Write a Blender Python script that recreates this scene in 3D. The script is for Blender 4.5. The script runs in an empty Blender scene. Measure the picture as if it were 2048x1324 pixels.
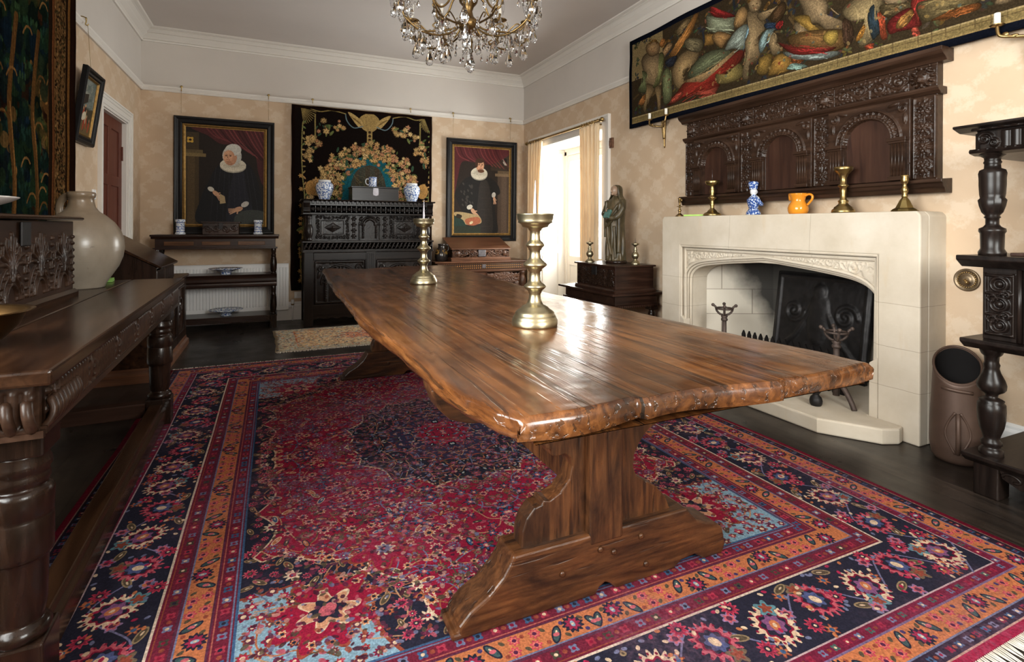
import bpy, math, random
import numpy as np
from mathutils import Vector, Matrix

PI = math.pi
rnd = random.Random(7)
COL = bpy.context.scene.collection

# ------------------------------------------------------------------ mesh builder
class MB:
    def __init__(s):
        s.v = []; s.f = []; s.sm = []; s.uv = {}

    def add(s, verts, faces, smooth=False, M=None):
        n = len(s.v)
        if M is not None:
            verts = [M @ Vector(p) for p in verts]
        s.v.extend([tuple(p) for p in verts])
        for f in faces:
            s.f.append(tuple(i + n for i in f)); s.sm.append(smooth)
        return s

    def box(s, x0, x1, y0, y1, z0, z1, M=None):
        v = [(x0,y0,z0),(x1,y0,z0),(x1,y1,z0),(x0,y1,z0),(x0,y0,z1),(x1,y0,z1),(x1,y1,z1),(x0,y1,z1)]
        f = [(0,3,2,1),(4,5,6,7),(0,1,5,4),(1,2,6,5),(2,3,7,6),(3,0,4,7)]
        return s.add(v, f, False, M)

    def prism(s, pts, axis, a0, a1, smooth=False, M=None):
        """outline pts (u,v) swept along axis: x -> (a,u,v)  y -> (u,a,v)  z -> (u,v,a)"""
        def mk(a):
            if axis == 'x': return [(a, u, v) for u, v in pts]
            if axis == 'y': return [(u, a, v) for u, v in pts]
            return [(u, v, a) for u, v in pts]
        n = len(pts)
        ar = sum(pts[i][0]*pts[(i+1)%n][1]-pts[(i+1)%n][0]*pts[i][1] for i in range(n))
        flip = (ar < 0) ^ (axis == 'y')
        v = mk(a0) + mk(a1)
        side = [(i, (i+1) % n, n+(i+1) % n, n+i) for i in range(n)]
        bot = tuple(range(n)); top = tuple(range(2*n-1, n-1, -1))
        if not flip:
            faces = [tuple(reversed(bot)), tuple(reversed(top))]; sides = side
        else:
            faces = [bot, top]; sides = [tuple(reversed(f)) for f in side]
        n0 = len(s.v)
        if M is not None: v = [M @ Vector(p) for p in v]
        s.v.extend([tuple(p) for p in v])
        for f in faces: s.f.append(tuple(i+n0 for i in f)); s.sm.append(False)
        for f in sides: s.f.append(tuple(i+n0 for i in f)); s.sm.append(smooth)
        return s

    def lathe(s, prof, seg=28, c=(0,0,0), M=None, smooth=True, lobes=0, amp=0.0, lz=None, sx=1.0, sy=1.0):
        """profile of (r,z), bottom to top; ends are capped"""
        v = []; f = []
        n = len(prof)
        for (r, z) in prof:
            for k in range(seg):
                a = 2*PI*k/seg
                rr = r
                if lobes and (lz is None or lz[0] <= z <= lz[1]):
                    rr = r*(1+amp*(abs(math.cos(lobes*a/2))*2-1))
                v.append((c[0]+rr*math.cos(a)*sx, c[1]+rr*math.sin(a)*sy, c[2]+z))
        for i in range(n-1):
            for k in range(seg):
                k2 = (k+1) % seg
                f.append((i*seg+k, i*seg+k2, (i+1)*seg+k2, (i+1)*seg+k))
        s.add(v, f, smooth, M)
        base = len(s.v)-len(v)
        if prof[0][0] > 1e-5:
            s.f.append(tuple(base+k for k in reversed(range(seg)))); s.sm.append(False)
        if prof[-1][0] > 1e-5:
            s.f.append(tuple(base+(n-1)*seg+k for k in range(seg))); s.sm.append(False)
        return s

    def tube(s, path, r, seg=8, smooth=True, closed=False, M=None, flat=1.0):
        P = [Vector(p) for p in path]; n = len(P)
        R = r if isinstance(r, (list, tuple)) else [r]*n
        v = []; f = []
        prevn = None
        for i in range(n):
            if closed: t = P[(i+1) % n]-P[i-1]
            else: t = P[min(i+1, n-1)]-P[max(i-1, 0)]
            if t.length < 1e-9: t = Vector((0,0,1))
            t.normalize()
            if prevn is None:
                up = Vector((0,0,1)) if abs(t.z) < .9 else Vector((1,0,0))
                nn = t.cross(up).normalized()
            else:
                nn = prevn - t*prevn.dot(t)
                if nn.length < 1e-6: nn = t.orthogonal()
                nn.normalize()
            prevn = nn
            b = t.cross(nn)
            for k in range(seg):
                a = 2*PI*k/seg
                v.append(tuple(P[i]+nn*(math.cos(a)*R[i])+b*(math.sin(a)*R[i]*flat)))
        m = n if closed else n-1
        for i in range(m):
            j = (i+1) % n
            for k in range(seg):
                k2 = (k+1) % seg
                f.append((i*seg+k, i*seg+k2, j*seg+k2, j*seg+k))
        if not closed:
            f.append(tuple(reversed(range(seg)))); f.append(tuple((n-1)*seg+k for k in range(seg)))
        return s.add(v, f, smooth, M)

    def ball(s, c, rx, ry=None, rz=None, seg=16, rings=10, M=None):
        ry = rx if ry is None else ry; rz = rx if rz is None else rz
        v = [(c[0], c[1], c[2]-rz)]; f = []
        for i in range(1, rings):
            t = -PI/2+PI*i/rings
            for k in range(seg):
                a = 2*PI*k/seg
                v.append((c[0]+rx*math.cos(t)*math.cos(a), c[1]+ry*math.cos(t)*math.sin(a), c[2]+rz*math.sin(t)))
        v.append((c[0], c[1], c[2]+rz)); L = len(v)-1
        for k in range(seg):
            k2 = (k+1) % seg
            f.append((0, 1+k2, 1+k)); f.append((L, 1+(rings-2)*seg+k, 1+(rings-2)*seg+k2))
            for i in range(rings-2):
                f.append((1+i*seg+k, 1+i*seg+k2, 1+(i+1)*seg+k2, 1+(i+1)*seg+k))
        return s.add(v, f, True, M)

    def grid(s, P, smooth=True, uv=False, flip=False):
        ny, nx = P.shape[:2]; n = len(s.v)
        s.v.extend([tuple(p) for p in P.reshape(-1, 3).tolist()])
        for j in range(ny-1):
            for i in range(nx-1):
                a = n+j*nx+i
                q = (a, a+1, a+nx+1, a+nx)
                if flip: q = q[::-1]
                s.f.append(q); s.sm.append(smooth)
        if uv:
            for j in range(ny):
                for i in range(nx):
                    s.uv[n+j*nx+i] = (i/(nx-1), j/(ny-1))
        return s

    def relief(s, o, u, v, n, H, back=0.0, edge=True):
        """height field H (ny,nx) on a rectangle at o spanned by u,v, raised along unit n, with closed rim"""
        H = np.asarray(H, float); ny, nx = H.shape
        o = np.array(o, float); u = np.array(u, float); v = np.array(v, float); n = np.array(n, float)
        a = np.linspace(0, 1, nx)[None, :, None]; b = np.linspace(0, 1, ny)[:, None, None]
        H2 = H.copy()
        if edge:
            H2[0, :] = back; H2[-1, :] = back; H2[:, 0] = back; H2[:, -1] = back
        P = o+a*u+b*v+H2[:, :, None]*n
        fl = float(np.dot(np.cross(u, v), n)) < 0
        return s.grid(P, True, False, fl)

    def shifted(s, d):
        s.v = [(x-d[0], y-d[1], z-d[2]) for x, y, z in s.v]
        return s

    def mesh(s, name):
        me = bpy.data.meshes.new(name)
        me.from_pydata(s.v, [], s.f)
        me.polygons.foreach_set('use_smooth', s.sm)
        if s.uv:
            l = me.uv_layers.new(name='UVMap')
            li = np.empty(len(me.loops), dtype=np.int32); me.loops.foreach_get('vertex_index', li)
            tab = np.zeros((len(s.v), 2), dtype=np.float32)
            for k, q in s.uv.items(): tab[k] = q
            l.data.foreach_set('uv', tab[li].ravel())
        me.update()
        return me

OFF = {}
def link(name, mb, mat, parent=None, off=(0,0,0), bevel=0.0, bseg=2, label=None, weld=False):
    if off != (0,0,0): mb.shifted(off)
    me = mb.mesh(name)
    me.materials.append(mat)
    o = bpy.data.objects.new(name, me); COL.objects.link(o)
    if parent is not None: o.parent = parent
    if bevel:
        m = o.modifiers.new('edge', 'BEVEL'); m.width = bevel; m.segments = bseg
        m.limit_method = 'ANGLE'; m.angle_limit = math.radians(40); m.harden_normals = False
    if label: o['label'] = label
    OFF[o] = off
    return o

def thing(name, label, cat, loc=(0,0,0), rz=0.0, group=None):
    """an Empty at the thing's base; its parts are given in world coordinates when rz is 0"""
    o = bpy.data.objects.new(name, None); COL.objects.link(o)
    o.empty_display_size = .05
    o.location = loc; o.rotation_euler = (0, 0, rz)
    o['label'] = label; o['category'] = cat
    if group: o['group'] = group
    return o

def part(name, mb, mat, parent, bevel=0.0, label=None, world=False, bseg=2):
    off = (0,0,0)
    if world:
        r = parent
        while r.parent is not None: r = r.parent
        off = tuple(r.location)
    return link(name, mb, mat, parent, off, bevel, bseg, label)

def single(name, label, cat, mb, mat, loc=(0,0,0), rz=0.0, group=None, bevel=0.0, world=False):
    o = link(name, mb, mat, None, tuple(loc) if world else (0,0,0), bevel)
    o.location = loc; o.rotation_euler = (0, 0, rz)
    o['label'] = label; o['category'] = cat
    if group: o['group'] = group
    return o

def struct(name, mb, mat, parent=None, bevel=0.0, label=None):
    o = link(name, mb, mat, parent, (0,0,0), bevel)
    if parent is None: o['kind'] = 'structure'
    if label: o['label'] = label
    return o

def dup(root, loc, rz=0.0, label=None, group=None, scale=None):
    def cp(o, par):
        c = o.copy(); COL.objects.link(c); c.parent = par
        for ch in list(o.children): cp(ch, c)
        return c
    r = root.copy(); COL.objects.link(r)
    for ch in list(root.children): cp(ch, r)
    r.location = loc; r.rotation_euler = (0, 0, rz)
    if scale: r.scale = (scale,)*3 if not isinstance(scale, tuple) else scale
    if label: r['label'] = label
    if group: r['group'] = group
    return r

# ------------------------------------------------------------------ materials
def newmat(name):
    m = bpy.data.materials.new(name); m.use_nodes = True
    nt = m.node_tree; nt.nodes.clear()
    out = nt.nodes.new('ShaderNodeOutputMaterial'); b = nt.nodes.new('ShaderNodeBsdfPrincipled')
    nt.links.new(b.outputs[0], out.inputs[0])
    return m, nt, b

def N(nt, t, **kw):
    n = nt.nodes.new(t)
    for k, v in kw.items():
        if k.startswith('i_'):
            key = k[2:]; key = int(key) if key.isdigit() else key.replace('_', ' ')
            n.inputs[key].default_value = v
        else: setattr(n, k, v)
    return n

def ramp(nt, fac, stops):
    r = nt.nodes.new('ShaderNodeValToRGB')
    e = r.color_ramp.elements
    while len(e) > 1: e.remove(e[-1])
    e[0].position = stops[0][0]; e[0].color = (*stops[0][1], 1)
    for p, c in stops[1:]:
        q = e.new(p); q.color = (*c, 1)
    nt.links.new(fac, r.inputs[0])
    return r.outputs[0]

def math_(nt, op, a, b=None, c=None):
    n = nt.nodes.new('ShaderNodeMath'); n.operation = op
    for i, x in enumerate((a, b, c)):
        if x is None: continue
        if isinstance(x, (int, float)): n.inputs[i].default_value = x
        else: nt.links.new(x, n.inputs[i])
    return n.outputs[0]

def mix(nt, fac, a, b, mode='MIX'):
    n = nt.nodes.new('ShaderNodeMix'); n.data_type = 'RGBA'; n.blend_type = mode
    for i, x in ((0, fac), (6, a), (7, b)):
        if isinstance(x, (int, float)): n.inputs[i].default_value = x
        elif isinstance(x, tuple): n.inputs[i].default_value = (*x, 1)
        else: nt.links.new(x, n.inputs[i])
    return n.outputs[2]

def noise(nt, vec, scale, detail=4, rough=.55, dist=0.0):
    n = N(nt, 'ShaderNodeTexNoise', i_Scale=scale, i_Detail=detail, i_Roughness=rough, i_Distortion=dist)
    if vec is not None: nt.links.new(vec, n.inputs['Vector'])
    return n.outputs[0]

def coords(nt, scale=(1,1,1), rot=(0,0,0), kind='Object'):
    t = nt.nodes.new('ShaderNodeTexCoord'); mp = nt.nodes.new('ShaderNodeMapping')
    mp.inputs['Scale'].default_value = scale; mp.inputs['Rotation'].default_value = rot
    nt.links.new(t.outputs[kind], mp.inputs[0])
    return mp.outputs[0]

def bump(nt, b, h, strength=.3, dist=.01):
    n = N(nt, 'ShaderNodeBump', i_Strength=strength, i_Distance=dist)
    nt.links.new(h, n.inputs['Height']); nt.links.new(n.outputs[0], b.inputs['Normal'])

def plain(name, col, rough=.5, metal=0.0, var=.12, vs=8.0, bmp=0.0, bs=60.0, spec=.5):
    m, nt, b = newmat(name)
    v = coords(nt)
    n = noise(nt, v, vs, 4)
    lo = tuple(c*(1-var) for c in col); hi = tuple(min(1, c*(1+var)) for c in col)
    c = ramp(nt, n, [(.3, lo), (.7, hi)])
    nt.links.new(c, b.inputs['Base Color'])
    b.inputs['Roughness'].default_value = rough; b.inputs['Metallic'].default_value = metal
    b.inputs['Specular IOR Level'].default_value = spec
    if bmp: bump(nt, b, noise(nt, v, bs, 3), bmp, .004)
    return m

def wood(name, c0, c1, c2, axis='x', sc=1.0, rough=.38, bmp=.25, patch=.35, rvar=.08, spec=.32):
    m, nt, b = newmat(name)
    k = {'x': (.07, 1, 1), 'y': (1, .07, 1), 'z': (1, 1, .07)}[axis]
    v = coords(nt, tuple(q*sc for q in k))
    g = noise(nt, v, 26, 6, .6, .6)
    v2 = coords(nt, tuple(sc*(q*2+.1) for q in k))
    p = noise(nt, v2, 3.2, 3)
    c = ramp(nt, g, [(.3, c0), (.5, c1), (.72, c2)])
    d = ramp(nt, p, [(.3, (1-patch,)*3), (.7, (1, 1, 1))])
    nt.links.new(mix(nt, 1.0, c, d, 'MULTIPLY'), b.inputs['Base Color'])
    r = N(nt, 'ShaderNodeMapRange', i_3=rough-rvar, i_4=rough+rvar)
    nt.links.new(p, r.inputs[0]); nt.links.new(r.outputs[0], b.inputs['Roughness'])
    v3 = coords(nt, tuple(q*sc for q in k))
    bump(nt, b, noise(nt, v3, 70, 5, .65), bmp, .003)
    b.inputs['Specular IOR Level'].default_value = spec
    return m

def image_mat(name, arr, rough=.9, weave=0.0, ws=900.0, spec=.2, sheen=0.0, heights=False):
    """arr: (H,W,3) sRGB painted below in this script"""
    H, W = arr.shape[:2]
    im = bpy.data.images.new(name, W, H, alpha=False)
    buf = np.ones((H, W, 4), dtype=np.float32); buf[:, :, :3] = np.clip(arr, 0, 1)
    im.pixels.foreach_set(buf.ravel()); im.update(); im.pack()
    m, nt, b = newmat(name)
    t = N(nt, 'ShaderNodeTexImage'); t.image = im; t.interpolation = 'Linear'; t.extension = 'EXTEND'
    uvn = N(nt, 'ShaderNodeUVMap'); uvn.uv_map = 'UVMap'
    nt.links.new(uvn.outputs[0], t.inputs[0])
    nt.links.new(t.outputs[0], b.inputs['Base Color'])
    b.inputs['Roughness'].default_value = rough; b.inputs['Specular IOR Level'].default_value = spec
    if sheen: b.inputs['Sheen Weight'].default_value = sheen
    if weave:
        v = coords(nt)
        bump(nt, b, noise(nt, v, ws, 2, .6), weave, .003)
    return m

def moulding(mb, pts, axis, a0, a1): mb.prism(pts, axis, a0, a1)
# ------------------------------------------------------------------ painted surfaces (woven and painted patterns)
def fnoise(h, w, cell, seed, octaves=3):
    """smooth value noise in 0..1, cell in pixels"""
    r = np.random.RandomState(seed); out = np.zeros((h, w), np.float32); amp = 1.0; tot = 0
    for o in range(octaves):
        c = max(2.0, cell/(2**o))
        gh, gw = int(h/c)+3, int(w/c)+3
        g = r.rand(gh, gw).astype(np.float32)
        y = np.arange(h)/c; x = np.arange(w)/c
        yi = y.astype(int); xi = x.astype(int)
        fy = (y-yi)[:, None]; fx = (x-xi)[None, :]
        fy = fy*fy*(3-2*fy); fx = fx*fx*(3-2*fx)
        a = g[yi][:, xi]; b_ = g[yi][:, xi+1]; c_ = g[yi+1][:, xi]; d = g[yi+1][:, xi+1]
        out += amp*((a*(1-fx)+b_*fx)*(1-fy)+(c_*(1-fx)+d*fx)*fy); tot += amp; amp *= .55
    return out/tot

class Canvas:
    def __init__(s, w, h, res, col):
        s.w = w; s.h = h; s.res = res
        s.W = int(round(w*res)); s.H = int(round(h*res))
        s.a = np.empty((s.H, s.W, 3), np.float32); s.a[:] = col

    def win(s, x0, x1, y0, y1):
        i0 = max(0, int(x0*s.res)); i1 = min(s.W, int(x1*s.res)+2)
        j0 = max(0, int(y0*s.res)); j1 = min(s.H, int(y1*s.res)+2)
        if i0 >= i1 or j0 >= j1: return None
        X = (np.arange(i0, i1)+.5)[None, :]/s.res; Y = (np.arange(j0, j1)+.5)[:, None]/s.res
        return (slice(j0, j1), slice(i0, i1)), X, Y

    def put(s, sl, m, col, a=1.0):
        if callable(col): col = col()
        A = s.a[sl]
        if m.dtype == bool:
            if a >= 1: A[m] = col
            else: A[m] = A[m]*(1-a)+np.array(col, np.float32)*a
        else:
            m = (m*a)[:, :, None]
            A[:] = A*(1-m)+np.array(col, np.float32)*m

    def rect(s, x0, x1, y0, y1, col, a=1.0):
        i0, i1 = [max(0, min(s.W, int(round(t*s.res)))) for t in (x0, x1)]
        j0, j1 = [max(0, min(s.H, int(round(t*s.res)))) for t in (y0, y1)]
        A = s.a[j0:j1, i0:i1]; A[:] = A*(1-a)+np.array(col, np.float32)*a

    def ell(s, cx, cy, rx, ry, col, rot=0.0, a=1.0, soft=0.0):
        R = max(rx, ry)*(1+soft)
        q = s.win(cx-R, cx+R, cy-R, cy+R)
        if q is None: return
        sl, X, Y = q
        c, sn = math.cos(rot), math.sin(rot)
        u = ((X-cx)*c+(Y-cy)*sn)/rx; v = (-(X-cx)*sn+(Y-cy)*c)/ry
        d = u*u+v*v
        if soft: s.put(sl, np.clip((1+soft-np.sqrt(d))/soft, 0, 1), col, a)
        else: s.put(sl, d < 1, col, a)

    def flower(s, cx, cy, r, n, col, rot=0.0, depth=.25, sq=1.0, a=1.0, sharp=False):
        R = r*(1+depth)
        q = s.win(cx-R, cx+R, cy-R, cy+R)
        if q is None: return
        sl, X, Y = q
        dx = X-cx; dy = Y-cy
        c, sn = math.cos(rot), math.sin(rot)
        u = dx*c+dy*sn; v = (-dx*sn+dy*c)/sq
        t = np.arctan2(v, u)
        w = np.cos(n*t)
        if sharp: w = 1-2*np.abs(np.sin(n*t/2))
        s.put(sl, np.hypot(u, v) < r*(1+depth*w)/(1+depth), col, a)

    def poly(s, pts, col, a=1.0):
        xs = [p[0] for p in pts]; ys = [p[1] for p in pts]
        q = s.win(min(xs), max(xs), min(ys), max(ys))
        if q is None: return
        sl, X, Y = q
        m = np.zeros((Y.shape[0], X.shape[1]), bool)
        n = len(pts)
        for i in range(n):
            x1, y1 = pts[i]; x2, y2 = pts[(i+1) % n]
            if y1 == y2: continue
            m ^= ((y1 > Y) != (y2 > Y)) & (X < (x2-x1)*(Y-y1)/(y2-y1)+x1)
        s.put(sl, m, col, a)

    def blob(s, pts, col, a=1.0, n=6):
        s.poly(smooth_loop(pts, n), col, a)

    def line(s, pts, w, col, a=1.0):
        for (x1, y1), (x2, y2) in zip(pts[:-1], pts[1:]):
            q = s.win(min(x1, x2)-w, max(x1, x2)+w, min(y1, y2)-w, max(y1, y2)+w)
            if q is None: continue
            sl, X, Y = q
            dx, dy = x2-x1, y2-y1; L = dx*dx+dy*dy+1e-12
            t = np.clip(((X-x1)*dx+(Y-y1)*dy)/L, 0, 1)
            s.put(sl, np.hypot(X-x1-t*dx, Y-y1-t*dy) < w/2, col, a)

    def curve(s, pts, w, col, a=1.0, n=8): s.line(smooth_open(pts, n), w, col, a)

    def mottle(s, cell, amt, seed):
        s.a *= (1+amt*(fnoise(s.H, s.W, cell*s.res, seed)-.5)*2)[:, :, None]

def smooth_loop(P, n=6):
    out = []; m = len(P)
    for i in range(m):
        p0, p1, p2, p3 = P[i-1], P[i], P[(i+1) % m], P[(i+2) % m]
        for k in range(n):
            t = k/n
            out.append(tuple(.5*((2*p1[d])+(-p0[d]+p2[d])*t+(2*p0[d]-5*p1[d]+4*p2[d]-p3[d])*t*t+(-p0[d]+3*p1[d]-3*p2[d]+p3[d])*t**3) for d in range(len(p1))))
    return out

def smooth_open(P, n=8):
    out = []; m = len(P)
    for i in range(m-1):
        p0, p1, p2, p3 = P[max(i-1, 0)], P[i], P[i+1], P[min(i+2, m-1)]
        for k in range(n):
            t = k/n
            out.append(tuple(.5*((2*p1[d])+(-p0[d]+p2[d])*t+(2*p0[d]-5*p1[d]+4*p2[d]-p3[d])*t*t+(-p0[d]+3*p1[d]-3*p2[d]+p3[d])*t**3) for d in range(len(p1))))
    out.append(tuple(P[-1]))
    return out

def C(h):
    return tuple(int(h[i:i+2], 16)/255 for i in (0, 2, 4))

# ------------------------------------------------------------------ carved relief fields
class Carve:
    """height field in metres over a w x h panel"""
    def __init__(s, w, h, nx, ny):
        s.w = w; s.h = h; s.nx = nx; s.ny = ny
        s.X = np.linspace(0, w, nx)[None, :]; s.Y = np.linspace(0, h, ny)[:, None]
        s.H = np.zeros((ny, nx))

    def stroke(s, pts, w, d):
        for (x1, y1), (x2, y2) in zip(pts[:-1], pts[1:]):
            i0 = max(0, int((min(x1, x2)-w)/s.w*(s.nx-1))); i1 = min(s.nx, int((max(x1, x2)+w)/s.w*(s.nx-1))+2)
            j0 = max(0, int((min(y1, y2)-w)/s.h*(s.ny-1))); j1 = min(s.ny, int((max(y1, y2)+w)/s.h*(s.ny-1))+2)
            if i0 >= i1 or j0 >= j1: continue
            X = s.X[:, i0:i1]; Y = s.Y[j0:j1]
            dx, dy = x2-x1, y2-y1; L = dx*dx+dy*dy+1e-12
            t = np.clip(((X-x1)*dx+(Y-y1)*dy)/L, 0, 1)
            r = np.hypot(X-x1-t*dx, Y-y1-t*dy)/(w/2)
            b = d*np.sqrt(np.clip(1-r*r, 0, 1))
            s.H[j0:j1, i0:i1] = np.maximum(s.H[j0:j1, i0:i1], b)

    def boss(s, cx, cy, rx, ry, d, rot=0.0, pw=.5):
        c, sn = math.cos(rot), math.sin(rot)
        u = ((s.X-cx)*c+(s.Y-cy)*sn)/rx; v = (-(s.X-cx)*sn+(s.Y-cy)*c)/ry
        s.H = np.maximum(s.H, d*np.clip(1-u*u-v*v, 0, 1)**pw)

    def ring(s, cx, cy, r, w, d):
        q = np.abs(np.hypot(s.X-cx, s.Y-cy)-r)/(w/2)
        s.H = np.maximum(s.H, d*np.sqrt(np.clip(1-q*q, 0, 1)))

    def rosette(s, cx, cy, r, n, d):
        for k in range(n):
            a = 2*PI*k/n
            s.boss(cx+r*.55*math.cos(a), cy+r*.55*math.sin(a), r*.45, r*.24, d, a)
        s.boss(cx, cy, r*.28, r*.28, d*1.2)

    def spiral(s, cx, cy, r0, turns, a0, w, d, sgn=1):
        pts = []
        n = int(14*turns)
        for k in range(n+1):
            t = k/n; a = a0+sgn*2*PI*turns*t; r = r0*(1-t*.88)
            pts.append((cx+r*math.cos(a), cy+r*math.sin(a)))
        s.stroke(pts, w, d)

    def scrolls(s, period, d, amp=None, w=None):
        """running S-scroll with volutes and leaves along x"""
        amp = amp or s.h*.24; w = w or s.h*.09
        n = max(1, int(round(s.w/period))); p = s.w/n
        pts = [(x, s.h/2+amp*math.sin(2*PI*x/p*.5)) for x in np.linspace(0, s.w, n*10+1)]
        s.stroke(pts, w, d*.8)
        for i in range(n):
            cx = (i+.5)*p; sg = 1 if i % 2 == 0 else -1
            cy = s.h/2-sg*s.h*.05
            s.spiral(cx, cy, min(p*.36, s.h*.34), 1.4, sg*PI/2, w*.9, d, -sg)
            s.boss(cx, cy, s.h*.09, s.h*.09, d*1.2)
            for k in range(3):
                s.boss(cx+p*(.25+.12*k), s.h/2-sg*s.h*(.32-.08*k), p*.12, s.h*.06, d*.9, sg*(.6+.5*k))
        return s

    def guilloche(s, d):
        r = s.h*.42; n = max(1, int(round(s.w/(r*1.7)))); p = s.w/n
        for i in range(n):
            s.ring((i+.5)*p, s.h/2, r*.8, r*.35, d)
            s.boss((i+.5)*p, s.h/2, r*.28, r*.28, d*1.1)
            s.stroke([(i*p-p*.2, s.h*.15), (i*p+p*.2, s.h*.85)], r*.25, d*.8)
        return s

    def palms(s, d, cols=4, seed=1):
        """bold curling leaves springing from arched stems"""
        r = random.Random(seed); p = s.w/cols
        for i in range(-1, cols+1):
            cx = (i+.5)*p
            for q in np.linspace(-1, 1, 9):
                ex = cx+q*p*.50; ey = s.h*(.93-.42*abs(q)**1.5)
                pts = smooth_open([(cx+q*p*.05, s.h*.30), (cx+q*p*.16, s.h*.62-.1*abs(q)*s.h), (ex, ey), (ex+q*p*.06, ey-s.h*.12)], 5)
                s.stroke([tuple(t) for t in pts], p*.062, d*(.75+.25*r.random()))
            for k, rr in enumerate((.40, .30, .19)):
                s.stroke([(cx+p*rr*math.cos(a), s.h*.04+s.h*rr*1.15*math.sin(a)) for a in np.linspace(0, PI, 17)], p*.055, d*(.6+.2*k))
            for k in range(9):
                a = PI*(k+.5)/9; s.boss(cx+p*.345*math.cos(a), s.h*.04+s.h*.40*math.sin(a), p*.03, s.h*.035, d)
            for k in range(8):
                s.boss(cx+p*.5, s.h*(.06+.115*k), p*.045, s.h*.035, d*1.1, .7 if k % 2 else -.7)
            for k in range(6): s.boss(cx+r.uniform(-.3, .3)*p, s.h*r.uniform(.5, .95), p*.035, s.h*.04, d*.9, r.uniform(0, 3))
        return s

    def foliage(s, d, seed=2, dens=1.0):
        """symmetrical arabesque leaves filling the panel"""
        r = random.Random(seed); u = min(s.w, s.h)
        n = int(dens*22*max(s.w, s.h)/u)
        for k in range(n):
            x = r.uniform(.04, .5)*s.w; y = r.uniform(.05, .95)*s.h
            a = r.uniform(0, PI); L = u*r.uniform(.08, .17)
            for sx in (1, -1):
                xx = s.w/2+sx*(x-s.w/2); aa = a if sx > 0 else PI-a
                c, n_ = math.cos(aa), math.sin(aa)
                s.stroke([(xx-L*c, y-L*n_), (xx+L*.2*n_, y-L*.2*c), (xx+L*c, y+L*n_)], u*.06, d*r.uniform(.6, 1))
                if k % 3 == 0: s.spiral(xx, y, L*.8, 1.1, aa, u*.045, d, sx)
        s.stroke([(s.w/2, 0), (s.w/2, s.h)], u*.06, d)
        return s

    def arch(s, cx, y0, r, w, d):
        s.stroke([(cx+r*math.cos(a), y0+r*math.sin(a)) for a in np.linspace(0, PI, 25)], w, d)

    def flutes(s, n, d, y0=0., y1=1.):
        t = (s.X/s.w*n) % 1
        prof = d*np.abs(np.cos(PI*t))**.5
        msk = ((s.Y/s.h > y0) & (s.Y/s.h < y1)).astype(float)
        s.H = np.maximum(s.H, prof*msk)
        return s

    def rough(s, amt, seed=3):
        s.H = s.H+amt*(fnoise(s.ny, s.nx, 4, seed, 2)-.5)
        return s
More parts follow.
